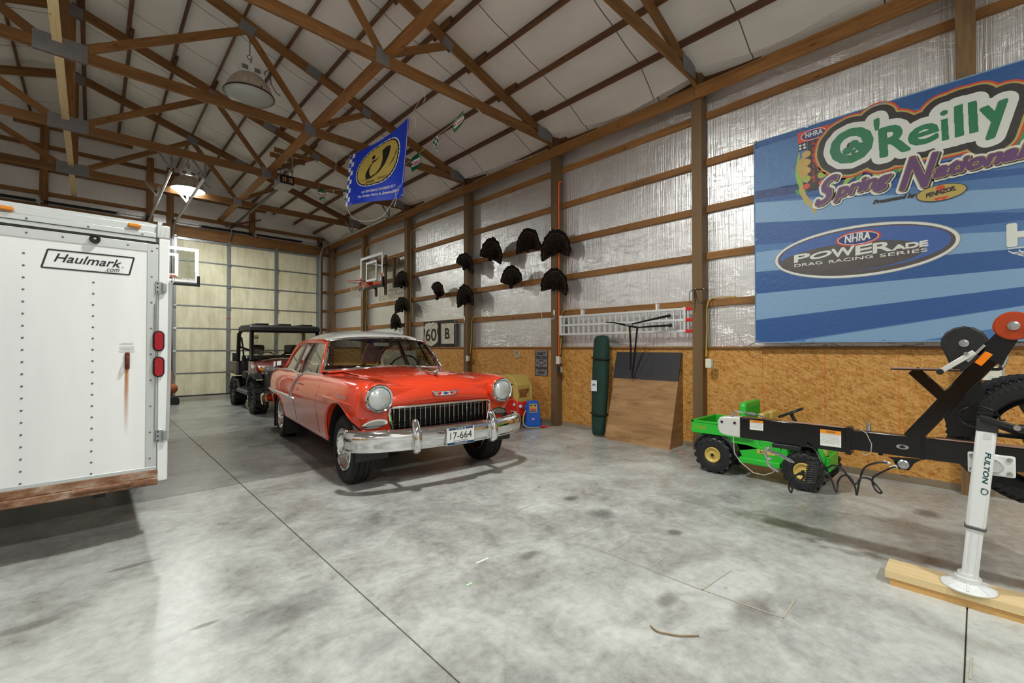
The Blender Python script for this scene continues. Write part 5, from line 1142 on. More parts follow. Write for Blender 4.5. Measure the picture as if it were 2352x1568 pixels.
swh = G(MB().torus(sc, sax_, .105, .014, 32, 8), 'steering_wheel', M_TOYBLK); G(MB().torus(sc+V(0,0,.005), sax_, .085, .012, 32, 8), 'wheel_trim', M_TOYYEL, swh)
G(MB().bar(sc+V(-.1,0,0), sc+V(.1,0,0), .03, .014, sax_).tube([sc, sc-sax_*.16], .018, 8), 'steering_column', M_TOYBLK, swh)
G(MB().tube([(GX0+.06, .98, .12), (GX0+.06, .98, .40)], .028, 10), 'spring', M_TOYYEL)
# ================================================================= toy coupe and fuel pump behind the car
M_TOYRED = S('toy red', 226, 50, 40, .35); M_COUPEY = S('faded toy yellow', 206, 178, 98, .45); M_TOYBLUE = S('toy blue', 16, 92, 200, .35)
ct = thing('toy_coupe', 'red and yellow ride-on toy coupe behind the fuel pump', 'toy car', (5.38, 5.62, 0))
def C(m, name, mat, p=None, **k): return m.done(name, mat, p or ct, True, **k)
cx0, cx1, cy0, cy1 = 5.17, 5.58, 5.30, 5.92
bdy = [(cy0,.16),(cy0+.02,.40),(cy0+.10,.46),(cy0+.28,.42),(cy0+.34,.34),(cy1-.06,.42),(cy1,.34),(cy1,.14),(cy1-.1,.10),(cy0+.1,.10)]
C(MB().prism(bdy, (cx0,0,0), (0,1,0), (0,0,1), (cx1-cx0,0,0)), 'body', M_TOYRED, bevel=.03, seg=3)
for x in (cx0-.01, cx1+.01):
    for y in (5.42, 5.80): C(MB().lathe([(.10,-.035),(.105,-.02),(.105,.02),(.10,.035),(.06,.04),(0,.04)], 24, (x,y,.105), (-1 if x < 5.3 else 1,0,0)), 'wheel', M_BLACKP)
rf = MB()
for x in (cx0+.02, cx1-.06):
    rf.prism([(cy0+.02,.40),(cy0+.13,.40),(cy0+.16,.62),(cy0+.22,.70),(cy1-.24,.71),(cy1-.17,.64),(cy1-.15,.38),(cy1+.0,.38),(cy1-.01,.68),(cy1-.06,.78),(cy1-.16,.84),(cy0+.24,.845),(cy0+.12,.80),(cy0+.05,.68)], (x,0,0), (0,1,0), (0,0,1), (.04,0,0))
rf.prism([(cy0+.06,.60),(cy0+.12,.73),(cy0+.24,.80),(cy1-.2,.80),(cy1-.08,.73),(cy1-.02,.6),(cy1-.01,.68),(cy1-.06,.78),(cy1-.16,.84),(cy0+.24,.845),(cy0+.12,.80),(cy0+.05,.68)], (cx0+.03,0,0), (0,1,0), (0,0,1), (cx1-cx0-.06,0,0))
for y in (cy0+.06, cy1-.1): pass
C(rf, 'roof', M_COUPEY, bevel=.012, seg=2)
fp = MB().prism([(cx0+.03,.40),(cx1-.03,.40),(cx1-.03,.55),(cx1-.07,.55),(cx1-.07,.46),(cx0+.07,.46),(cx0+.07,.55),(cx0+.03,.55)], (0,cy0+.03,0), (1,0,0), (0,0,1), (0,.05,0)); C(fp, 'windscreen_frame', M_COUPEY, bevel=.006)
for x in (cx0+.06, cx1-.06): C(MB().lathe([(.03,0),(.03,-.02),(.02,-.03),(0,-.032)], 16, (x,cy0+.005,.33), (0,1,0)), 'headlamp', M_WHITE)
C(MB().lathe([(.025,0),(.025,-.012),(0,-.014)], 16, (cx0-.002,5.38,.36), (1,0,0)), 'fuel_cap', M_WHITE); C(MB().lathe([(.018,0),(.018,-.01),(0,-.012)], 16, (cx0-.002,5.34,.24), (1,0,0)), 'ignition_knob', M_COUPEY)
fpm = thing('toy_fuel_pump', 'blue toy fuel pump with tan hose and red nozzle on the floor', 'toy', (5.36, 5.14, 0), radians(-40))
def F(m, name, mat, p=None, **k): return m.done(name, mat, p or fpm, False, **k)
bd_ = F(MB().prism([(-.15,0),(.15,0),(.15,.04),(.125,.06),(.10,.40),(.09,.43),(-.09,.43),(-.10,.40),(-.125,.06),(-.15,.04)], (0,.08,0), (1,0,0), (0,0,1), (0,-.17,0)), 'pump_body', M_TOYBLUE, bevel=.014, seg=3)
F(MB().box(-.062,.062,-.098,-.09,.24,.39), 'price_panel', M_TOYYEL, bd_, bevel=.004)
for i, (nm, cc_) in enumerate((('orange', (236,150,50)), ('red', (220,60,44)), ('blue', (40,90,170)))): F(MB().box(-.05,.05,-.1005,-.098,.255+.03*(2-i),.278+.03*(2-i)), 'panel_stripe', S('pump '+nm, *cc_), bd_, smooth=False)
for x in (-.03,.03): F(MB().box(x-.016,x+.016,-.1005,-.098,.352,.378), 'dial_window', S('pump dial', 40, 66, 70), bd_, smooth=False)
F(MB().prism([(.028*cos(a),.015*sin(a)) for a in [2*pi*i/20 for i in range(20)]], (0,-.091,.14), (1,0,0), (0,0,1), (0,-.004,0)), 'maker_badge', M_TOYRED, bd_)
F(MB().prism([(.020*cos(a),.008*sin(a)) for a in [2*pi*i/20 for i in range(20)]], (0,-.0955,.14), (1,0,0), (0,0,1), (0,-.001,0)), 'badge_centre', M_WHITE, bd_)
F(MB().box(-.135,-.095,-.06,.0,.28,.36), 'nozzle_holder', M_TOYBLUE, bd_, bevel=.01)
F(MB().tube(spline([V(-.12,-.05,.27), V(-.15,-.09,.22), V(-.17,-.11,.12), V(-.15,-.13,.04), V(-.08,-.15,.012), V(.04,-.16,.012), V(.12,-.15,.014)]), .011, 8), 'hose', S('tan hose', 186, 168, 116), bd_)
F(MB().tube([V(.10,-.15,.016), V(.15,-.145,.02), V(.20,-.13,.022), V(.245,-.13,.016)], [.014,.016,.012,.009], 8).torus((.14,-.16,.03),(0,0,1),.026,.008,16,6), 'nozzle', M_TOYRED, bd_)
# ================================================================= racing banner on the right wall
BNX = PX-.012
def bq(px, py, lift=0): return survey(px, py, 0, BNX-lift)
def m_vinyl(name, r, g, b, rough=.34):
    if name in MATS: return MATS[name]
    t = NT(name); n = t.noise(t.coords((9, 9, 9)), 2.2, 6, .7, .6); weave = t.noise(t.coords((1, 160, 160)), 2, 1)
    t.p(Base_Color=srgb(r, g, b), Roughness=rough, Specular_IOR_Level=.6); t.bump(t.math('ADD', n, t.math('MULTIPLY', weave, .25)), .32, .012); MATS[name] = t.m; return t.m
BN_D, BN_M, BN_L, BN_N = m_vinyl('banner blue', 40,88,152), m_vinyl('banner mid blue', 76,120,174), m_vinyl('banner light blue', 130,166,202), m_vinyl('banner navy', 30,60,118)
bz0, bz1, by1, by0 = 1.372, 3.735, 1.803, -2.6
bn = MB().box(BNX, BNX+.004, by0, by1, bz0, bz1).done('racing_banner', BN_M, smooth=False)
tag(bn, 'large blue vinyl drag racing banner hung on the wall above the toy truck', 'banner')
MB().tube([(BNX-.001,by0,bz1-.004),(BNX-.001,by1-.004,bz1-.004),(BNX-.001,by1-.004,bz0+.004),(BNX-.001,by0,bz0+.004)], .008, 6).done('hem', BN_L, bn)
def stripe(pts, mat, lift=.0012):
    P = []
    for px, py in pts:
        q = bq(px, py, lift); P.append((px, V(q.x, max(by0+.02, min(by1-.012, q.y)), max(bz0+.012, min(bz1-.012, q.z)))))
    right = [i for i, (px, _) in enumerate(P) if px >= 2352]; Q = [p for _, p in P]
    if len(right) == 2:      # the stripes run on to the far end of the banner
        e = [V(Q[i].x, by0+.02, min(bz1-.012, Q[i].z+.10)) for i in right]; Q[right[0]+1:right[0]+1] = e
    P = Q
    decal(P, mat, bn, 'stripe')
stripe([(1732,330),(2352,130),(2352,205),(2180,235),(1900,290),(1732,342)], BN_D)
stripe([(1732,340),(1850,320),(2000,290),(2230,215),(2352,190),(2352,330),(2100,390),(1732,440)], BN_M)
stripe([(1732,440),(1900,405),(2100,385),(2352,330),(2352,362),(2050,412),(1732,458)], BN_N)
stripe([(1732,458),(2050,412),(2352,385),(2352,400),(1732,466)], BN_D, .0014)
stripe([(1732,466),(2352,430),(2352,478),(2200,490),(1732,512)], BN_L)
stripe([(1732,512),(2200,490),(2352,487),(2352,505),(2000,545),(1732,562)], BN_D)
stripe([(1732,580),(1900,560),(2230,535),(2352,530),(2352,570),(2230,580),(1732,625)], BN_L)
stripe([(1732,625),(2352,570),(2352,615),(1732,675)], BN_D, .0016)
stripe([(1732,675),(2352,615),(2352,658),(1732,735)], BN_L)
stripe([(1732,735),(2352,658),(2352,700),(1800,785),(1732,785)], BN_D, .0016)
stripe([(1850,780),(2352,702),(2352,785),(1850,785)], BN_L, .0018)
stripe([(2120,786),(2352,742),(2352,786)], BN_M, .002)
E1, E2 = V(0,-1,0), V(0,0,1)
def sdf_fill(glyphs, r, mat, lift, name, res, parent=None):
    """flat mesh of all glyphs (banner-plane coordinates a along E1, b up) grown by r"""
    allv = np.array([p for vs, _ in glyphs for p in vs]); mg = r+3*res
    lo_ = allv.min(0)-mg; hi_ = allv.max(0)+mg; nx, ny = [int(k)+2 for k in (hi_-lo_)/res]
    mask = np.zeros((ny, nx), bool)
    for vs, fs in glyphs:
        for f in fs:
            for k in range(1, len(f)-1):
                A_, B_, C_ = [(np.array(vs[i])-lo_)/res for i in (f[0], f[k], f[k+1])]
                x0, y0 = np.floor(np.minimum(np.minimum(A_, B_), C_)).astype(int); x1, y1 = np.ceil(np.maximum(np.maximum(A_, B_), C_)).astype(int)
                X, Y = np.meshgrid(np.arange(x0, x1+1), np.arange(y0, y1+1)); den = (B_[1]-C_[1])*(A_[0]-C_[0])+(C_[0]-B_[0])*(A_[1]-C_[1])
                if abs(den) < 1e-9: continue
                l1 = ((B_[1]-C_[1])*(X-C_[0])+(C_[0]-B_[0])*(Y-C_[1]))/den; l2 = ((C_[1]-A_[1])*(X-C_[0])+(A_[0]-C_[0])*(Y-C_[1]))/den
                mask[y0:y1+1, x0:x1+1] |= (l1 >= -1e-6) & (l2 >= -1e-6) & (l1+l2 <= 1+1e-6)
    def dist(m):
        K = int(r/res)+4; d = np.where(m, 0.0, 1e6)
        for i in range(1, nx): d[:, i] = np.minimum(d[:, i], d[:, i-1]+1)
        for i in range(nx-2, -1, -1): d[:, i] = np.minimum(d[:, i], d[:, i+1]+1)
        g2 = d*d; D = g2.copy()
        for dy in range(1, K+1):
            D[dy:] = np.minimum(D[dy:], g2[:-dy]+dy*dy); D[:-dy] = np.minimum(D[:-dy], g2[dy:]+dy*dy)
        return np.sqrt(D)
    F = r/res - dist(mask) + np.where(mask, np.minimum(dist(~mask), 3), 0) + (.5 if r == 0 else 0)
    F[0, :] = F[-1, :] = -1; F[:, 0] = F[:, -1] = -1
    V_, Q_ = [], []
    def pt(x, y): q = lo_ + np.array((x, y))*res; V_.append((BNX-lift, -q[0], q[1])); return len(V_)-1
    ins = F > 0; full = ins[:-1, :-1] & ins[1:, :-1] & ins[:-1, 1:] & ins[1:, 1:]; some = (ins[:-1, :-1] | ins[1:, :-1] | ins[:-1, 1:] | ins[1:, 1:]) & ~full
    for y in range(ny-1):
        rowf = np.flatnonzero(np.diff(np.concatenate(([0], full[y].astype(np.int8), [0]))))
        for a, b in zip(rowf[::2], rowf[1::2]): Q_.append((pt(a, y), pt(b, y), pt(b, y+1), pt(a, y+1)))
        for x in np.flatnonzero(some[y]):
            cs_ = [(x, y), (x+1, y), (x+1, y+1), (x, y+1)]; fv = [F[c[1], c[0]] for c in cs_]; poly = []
            for i in range(4):
                p, q, fp_, fq = cs_[i], cs_[(i+1) % 4], fv[i], fv[(i+1) % 4]
                if fp_ > 0: poly.append(p)
                if (fp_ > 0) != (fq > 0): t_ = fp_/(fp_-fq); poly.append((p[0]+(q[0]-p[0])*t_, p[1]+(q[1]-p[1])*t_))
            if len(poly) > 2: Q_.append(tuple(pt(*p) for p in poly))
    me = bpy.data.meshes.new(name); me.from_pydata(V_, [], Q_); return link(name, me, mat, parent or bn, True)
_gl = {}
def glyph_plane(s, BL, BR, TL, shear=0.0, sh=(0,0)):
    if (s, shear) not in _gl: _gl[(s, shear)] = text_mesh(s, 0, shear)
    vs, fs = _gl[(s, shear)]; x0 = min(v[0] for v in vs); x1 = max(v[0] for v in vs); y0 = min(v[1] for v in vs); y1 = max(v[1] for v in vs)
    O = bq(*BL); U = bq(*BR)-O; W_ = bq(*TL)-O
    P = [O + U*((x-x0)/(x1-x0)) + W_*((y-y0)/(y1-y0)) for x, y in vs]
    return [(-p.y+sh[0], p.z+sh[1]) for p in P], fs
def dil(s, BL, BR, TL, r, mat, lift, shear=0.0, nd=0, sh=(0,0), parent=None, name='lettering', res=.003):
    return sdf_fill([glyph_plane(s, BL, BR, TL, shear, sh)], r, mat, lift, name, res, parent)
def bell(c, rx, ry, mat, lift, tilt=0.0, name='oval', n=48, parent=None):
    """ellipse in the banner plane; c pixel centre, rx/ry metres"""
    q = bq(*c, lift); U = (E1*cos(tilt)+E2*sin(tilt))*rx; W_ = (E2*cos(tilt)-E1*sin(tilt))*ry
    return decal(ellipse(q, U, W_, n), mat, parent or bn, name)
BW, BK, BG, BR_, BGR = m_vinyl('banner white', 226,228,222), m_vinyl('banner black', 46,40,42), m_vinyl('banner gold', 190,166,88), m_vinyl('banner red', 216,66,40), m_vinyl('banner green', 34,122,82)
BLM, BLM2 = m_vinyl('banner lime', 150,186,62), m_vinyl('banner leaf green', 60,150,70)
# swirling grass flames behind the lettering
def blade(pts, mat, w_=.03, lift=.003):
    P = spline([bq(x, y, lift) for x, y in pts], 6); L, R = [], []
    for i, p in enumerate(P):
        d = (P[min(i+1,len(P)-1)]-P[max(i-1,0)]).normalized(); n_ = V(0, d.z, -d.y); k = w_*sin(pi*min(.97,max(.03,(i+.5)/len(P))))**.8
        L.append(p+n_*k); R.append(p-n_*k)
    decal(L+R[::-1], mat, bn, 'flame')
for i, pts in enumerate((((1850,470),(1845,440),(1832,400),(1836,350)), ((1868,478),(1850,452),(1832,440),(1830,436)), ((1875,492),(1862,470),(1842,442),(1838,425)), ((1905,440),(1912,420),(1918,400),(1916,402)), ((1935,432),(1945,415),(1962,402),(1975,398)), ((1968,418),(1972,405),(1978,392),(1975,385)),
    ((2020,410),(2025,390),(2040,375),(2050,368)), ((2065,395),(2075,375),(2095,360),(2115,352)), ((1995,420),(2010,405),(2010,390),(2015,385)), ((2040,410),(2052,400),(2060,385),(2058,372)), ((2150,372),(2160,350),(2178,340),(2190,335)), ((2215,355),(2222,342),(2238,332),(2250,326)), ((2300,345),(2312,310),(2330,280),(2352,255)), ((2315,350),(2330,320),(2345,300),(2362,290)), ((1856,420),(1848,400),(1842,380),(1846,360)))):
    blade(pts, (BLM, BLM2, BG, BLM)[i % 4], .022 if i < 11 else .05, .0026+.00012*i)
# starting-light tree
tree = decal([bq(1832,306,.0045), bq(1905,285,.0045), bq(1905,309,.0045), bq(1833,331,.0045)], BR_, bn, 'sign_red')
bell((1868,308), .118, .058, BW, .0055, .0); bell((1868,308), .112, .053, BR_, .0062); bell((1868,308), .104, .046, m_vinyl('banner oval blue', 40,50,120), .0069)
dil('NHRA', (1851,318), (1890,306), (1850,307), .0025, BW, .0078, nd=8)
decal([bq(1834,331,.0046), bq(1852,326,.0046), bq(1852,343,.0046), bq(1834,348,.0046)], BK, bn, 'lamp_box')
decal([bq(1855,325,.0046), bq(1884,316,.0046), bq(1884,430,.0046), bq(1855,440,.0046)], BK, bn, 'tree_trunk')
decal([bq(1884,316,.0046), bq(1903,311,.0046), bq(1903,328,.0046), bq(1884,333,.0046)], BK, bn, 'lamp_box')
for x, y in ((1838,335),(1847,332),(1838,342),(1848,339),(1889,319),(1899,316),(1889,326)): bell((x,y), .013, .013, BW, .0056, name='lamp_dot', n=14)
for i, (y1_, y2_) in enumerate(((354,344),(373,364),(392,384),(411,401),(428,419))):
    for x, y in ((1852,y1_),(1888,y2_)):
        if i < 4: bell((x,y), .042, .037, m_vinyl('banner amber', 226,150,60), .0052, n=24, name='lamp_ring')
        bell((x,y), .034, .030, BR_ if i == 4 else (BLM if i == 3 else m_vinyl('banner amber core', 196,170,90)), .0060, n=24, name='lamp_dot')
for i, ch in enumerate('HOUSTON'): dil(ch, (1866,334+13.2*i), (1872,333+13.2*i), (1865.5,326+13.2*i), .002, BR_, .0058, nd=6)
for i, ch in enumerate('TX'): dil(ch, (1867,430+9*i-19), (1873,429+9*i-19), (1866.5,423+9*i-19), .002, BR_, .0058, nd=6)
# headline
HL = [('O', (1914,382), (2004,357), (1909,314)), ("'", (2010,300), (2019,296), (2009,277)), ('R', (2025,360), (2088,343), (2021,299)), ('e', (2089,340), (2154,320), (2088,300)), ('i', (2163,325), (2181,320), (2159,257)), ('l', (2194,317), (2214,311), (2191,246)), ('l', (2227,308), (2247,303), (2223,237)), ('y', (2266,320), (2322,300), (2255,252))]
for r, mat, lift in ((.168, BR_, .006), (.153, BG, .0068), (.136, BK, .0076), (.078, BW, .0084)):
    sdf_fill([glyph_plane(ch, a, b, c_) for ch, a, b, c_ in HL], r, mat, lift, 'headline_outline', .005)
for i, (ch, a, b, c_) in enumerate(HL): dil(ch, a, b, c_, {'O': .022, "'": .010, 'R': .016, 'e': .012, 'i': .003, 'l': .003, 'y': .016}[ch], BGR, .0090+.00012*i, name='headline_letter')
q0 = bq(1959,343,.0107)
for dx, dz in ((-.048,.0),(.010,.054),(.056,.012)):
    decal(ellipse(q0+E1*dx+E2*dz+V(-.004*abs(dx),0,0), E1*.040, E2*.040, 24), BGR, bn, 'shamrock')
q0 = q0+V(-.0008,0,0); decal([q0+E1*-.02+E2*-.0, q0+E1*.03+E2*0, q0+E1*.012+E2*-.08, q0+E1*-.02+E2*-.095, q0+E1*-.012+E2*-.06], BGR, bn, 'shamrock')
# script lines
BP = m_vinyl('banner purple', 98,62,112)
for s_, a, b, c_ in (('S', (1874,476), (1916,458), (1882,419)), ('pring', (1918,464), (2044,432), (1920,428)), ('N', (2068,437), (2146,425), (2075,366)), ('ationals', (2146,409), (2392,352), (2148,377))):
    for r, mat, lift, sh in ((.038, BW, .0105, (.004,-.004)), (.018, BK, .0112, (.012,-.010)), (.018, BG, .0119, (0,0)), (.012, BP, .0126, (0,0))): dil(s_, a, b, c_, r, mat, lift, .28, 0, sh, name='script_letter')
dil('Presented by', (2006,471), (2104,453), (2007,461), .006, BK, .006, .25, 8, name='sponsor_line')
bell((2161,442), .168, .076, BK, .0126, .0); bell((2161,442), .162, .070, BG, .0133, .0)
decal(ellipse(bq(2160,431,.0138), E1*.03, E2*.022, 20), BR_, bn, 'bell_mark'); decal([bq(2143,456,.0138), bq(2180,449,.0138), bq(2168,459,.0138), bq(2160,456,.0138), bq(2152,461,.0138)], BR_, bn, 'bell_mark'); decal([bq(2150,437,.0138), bq(2171,432,.0138), bq(2170,436,.0138), bq(2151,441,.0138)], BR_, bn, 'bell_mark')
dil('PENNZOIL', (2128,455), (2196,437), (2128,445), .004, BK, .0146, nd=8, name='sponsor_line')
# series oval
L_, R__ = bq(1779,600,.003), bq(2208,547,.003); ctr = (L_+R__)/2; hw = (L_.y-R__.y)/2; tl = (R__.z-L_.z)/(2*hw)
def oval(kx, kz, mat, lift, dx=0, dz=0):
    c_ = V(BNX-lift, ctr.y-dx, ctr.z+dz); U = (E1+E2*tl)*hw*kx; W_ = E2*.268*kz; return decal(ellipse(c_, U, W_, 64), mat, bn, 'series_oval')
oval(1, 1, m_vinyl('banner grey', 150,152,148), .003); oval(.99, .975, BW, .0038); oval(.955, .89, m_vinyl('banner brown black', 84,76,74), .0046); oval(.915, .79, m_vinyl('banner royal', 62,98,168), .0054, -.0, .012); oval(.80, .55, m_vinyl('banner brown black', 84,76,74), .0062, -.09, -.05)
decal(ellipse(V(BNX-.0055, ctr.y, ctr.z)+E2*.0, E1*.2, E2*.02, 10), m_vinyl('banner brown black', 84,76,74), bn, 'series_oval')
bell((1970,547), .185, .076, BR_, .0075, .0); bell((1970,547), .168, .062, BW, .0082); bell((1970,547), .160, .056, m_vinyl('banner oval blue', 40,50,120), .0089)
dil('NHRA', (1941,559), (1999,549), (1942,541), .004, BW, .0096, nd=8, name='series_letters')
for ch, a, b, c_ in (('P',(1825,603),(1860,597),(1825,587)), ('O',(1861,598),(1910,586),(1861,585)), ('W',(1911,592),(1962,584),(1911,573)), ('E',(1966,586),(2003,579),(1966,566)), ('R',(2006,582),(2048,575),(2006,560)), ('A',(2051,575),(2080,571),(2051,564)), ('D',(2081,571),(2110,567),(2081,559)), ('E',(2113,567),(2131,564),(2113,555))):
    dil(ch, a, b, c_, .006, BW, .0085, nd=8, name='series_letters')
for s_, a, b, c_ in (('DRAG',(1825,614),(1889,606),(1825,607)), ('RACING',(1904,605),(2005,592),(1904,598)), ('SERIES',(2021,591),(2131,577),(2021,583.5))): dil(s_, a, b, c_, 0, BW, .0085, name='series_letters')
for ch, a, b, c_ in (('H',(2318,563),(2395,556),(2317,518)),): dil(ch, a, b, c_, .018, BW, .006, nd=8, name='sponsor_letter')
for i, ((x0, y0), (x1, y1)) in enumerate((((2315,571),(2400,562)), ((2316,576),(2330,583)), ((2330,583),(2352,583)), ((2322,581),(2352,577)), ((2338,584),(2352,588)), ((2340,573),(2350,581)))):
    MB().bar(bq(x0,y0,.004+.0003*i), bq(x1,y1,.004+.0003*i), .001, .008, E2).done('sponsor_wing', BW, bn, True, smooth=False)
for px, py in ((1736,327),(1853,291),(2026,237),(2210,168),(1737,550),(1737,674),(1740,783),(1868,783),(2031,783)):
    MB().torus(bq(px,py,.004), (1,0,0), .011, .004, 14, 6).done('grommet', M_ZINC, bn, True)
MB().tube([bq(1736,327,.01), bq(1726,329,.0), bq(1718,331,-.05)], .003, 5).torus(bq(1736,328,.01), (0,1,.3), .02, .004, 14, 5).done('tie_cord', S('yellow cord', 150,130,50), bn, True)
MB().tube([bq(1735,785,.01), bq(1713,797,.01), bq(1705,785,.01), bq(1694,767,.01)], .0022, 5).tube([bq(1735,785,.01), bq(1722,793,.01), bq(1735,800,.01)], .003, 5).done('tie_cord', M_BLACKP, bn, True)

# ================================================================= turkey tail fans
def m_feather(name, c1, c2):
    t = NT(name); n = t.noise(t.coords((2, 60, 6)), 1.4, 5, .6); t.p(Base_Color=t.ramp(n, [(.35, c1), (.65, c2)]), Roughness=.85, Specular_IOR_Level=.2); t.bump(n, .3, .004); return t.m
M_FE = m_feather('turkey tail feather', srgb(18,12,9), srgb(42,28,20)); M_FT = m_feather('feather tip band', srgb(12,10,9), srgb(24,19,16)); M_FB = m_feather('covert feather', srgb(10,8,7), srgb(30,22,17)); M_FC = S('feather tan edging', 96,68,44,.7)
def fan(px, pyb, pyt, hwpx, a0, a1, lab, roll=0.0, n=18, seed=1):
    a0 *= 1.36; a1 *= 1.36; pyb -= .16*(pyb-pyt); pyt -= 2
    b = survey(px, pyb, 0, PX-.05); t_ = survey(px, pyt, 0, PX-.10); R_ = (t_.z-b.z)*.97
    l = survey(px-hwpx, (pyb+pyt)/2, 0, PX-.10); kx = ((l.y-survey(px+hwpx, (pyb+pyt)/2, 0, PX-.10).y)/2)/R_
    e = thing('turkey_tail_fan', lab, 'feather fan', (PX-.02, b.y, b.z), 0, 'turkey tail fans on the wall'); e.rotation_euler = (roll, 0, 0)
    rg = random.Random(seed); fm, tm, cm, em = MB(), MB(), MB(), MB()
    for i in range(n):
        a = radians(a0 + (a1-a0)*i/(n-1)) + rg.uniform(-.02,.02); L = R_*rg.uniform(.95,1.02); w_ = .048*R_/.42
        d = V(0, -sin(a)*kx, cos(a)); s_ = V(0, -cos(a), -sin(a)); off = V(-.045-.004*(i % 2)-.03*cos(a), 0, 0)
        P = lambda f, hw, dx=0: [off*f + d*(L*f) + s_*hw + V(dx,0,0), off*f + d*(L*f) + V(dx-.006,0,0), off*f + d*(L*f) - s_*hw + V(dx,0,0)]
        fm.grid([P(.05, w_*.2), P(.35, w_*.6), P(.65, w_*.9), P(.86, w_*1.0)]); tm.grid([P(.86, w_*1.0), P(.93, w_*1.0), P(.985, w_*.7), P(1.0, w_*.2)]); em.grid([P(.80, w_*.95, -.003), P(.815, w_*.95, -.003)])
    for i in range(11):
        a = radians((a0*.8) + (a1-a0)*.8*i/10); L = R_*rg.uniform(.40,.50); d = V(0,-sin(a)*kx,cos(a)); s_ = V(0,-cos(a),-sin(a)); off = V(-.075,0,0)
        P = lambda f, hw: [off*f + d*(L*f) + s_*hw - V(.02,0,0), off*f + d*(L*f) - V(.03,0,0), off*f + d*(L*f) - s_*hw - V(.02,0,0)]
        cm.grid([P(.0,.006), P(.5,.022), P(.9,.028), P(1,.012)])
        if 2 < i < 9 and rg.random() < .7: em.grid([P(.97,.024), P(1.0,.014)])
    cm.ell((-.05,0,-.02), (.035,.045,.045), 10, 6)
    tag(fm.done('tail_feathers', M_FE, e, solid=.002), kind='stuff'); tag(tm.done('tip_band', M_FT, e, solid=.002), kind='stuff'); tag(cm.done('covert_tuft', M_FB, e, solid=.002), kind='stuff'); tag(em.done('tan_edging', M_FC, e, solid=.001), kind='stuff')
fan(1277, 586, 525, 36, -78, 80, 'wide turkey tail fan high on the post with the orange cord', seed=1)
fan(1214, 580, 522, 29, -74, 66, 'upper turkey tail fan hung beside the one on the corded post', .12, seed=2)
fan(1128, 602, 544, 27, -60, 72, 'turkey tail fan on the upper girt right of a post, casting a ragged shadow', .22, seed=3)
fan(1068, 620, 580, 23, -52, 78, 'tilted turkey tail fan with a folded corner on the post above another fan', .25, seed=4)
fan(1274, 668, 614, 32, -70, 82, 'lower turkey tail fan on the post with the orange cord', .08, seed=5)
fan(1176, 664, 608, 27, -56, 50, 'torn turkey tail fan with a split left side on the lower girt', .12, 14, seed=6)
fan(1070, 700, 652, 21, -76, 76, 'round turkey tail fan on the post above the highway signs', seed=7)
fan(1006, 690, 645, 18, -34, 52, 'small half-missing turkey tail fan alone on the girt', .1, 9, seed=8)
fan(924, 664, 621, 16, -64, 62, 'turkey tail fan with a dangling quill beside the wall hoop', .1, seed=9)
fan(925, 717, 681, 18, -72, 72, 'middle turkey tail fan of the column beside the wall hoop', seed=10)
fan(911, 757, 719, 13, -66, 66, 'turkey tail fan lowest in the column, just above the car roof', seed=11)
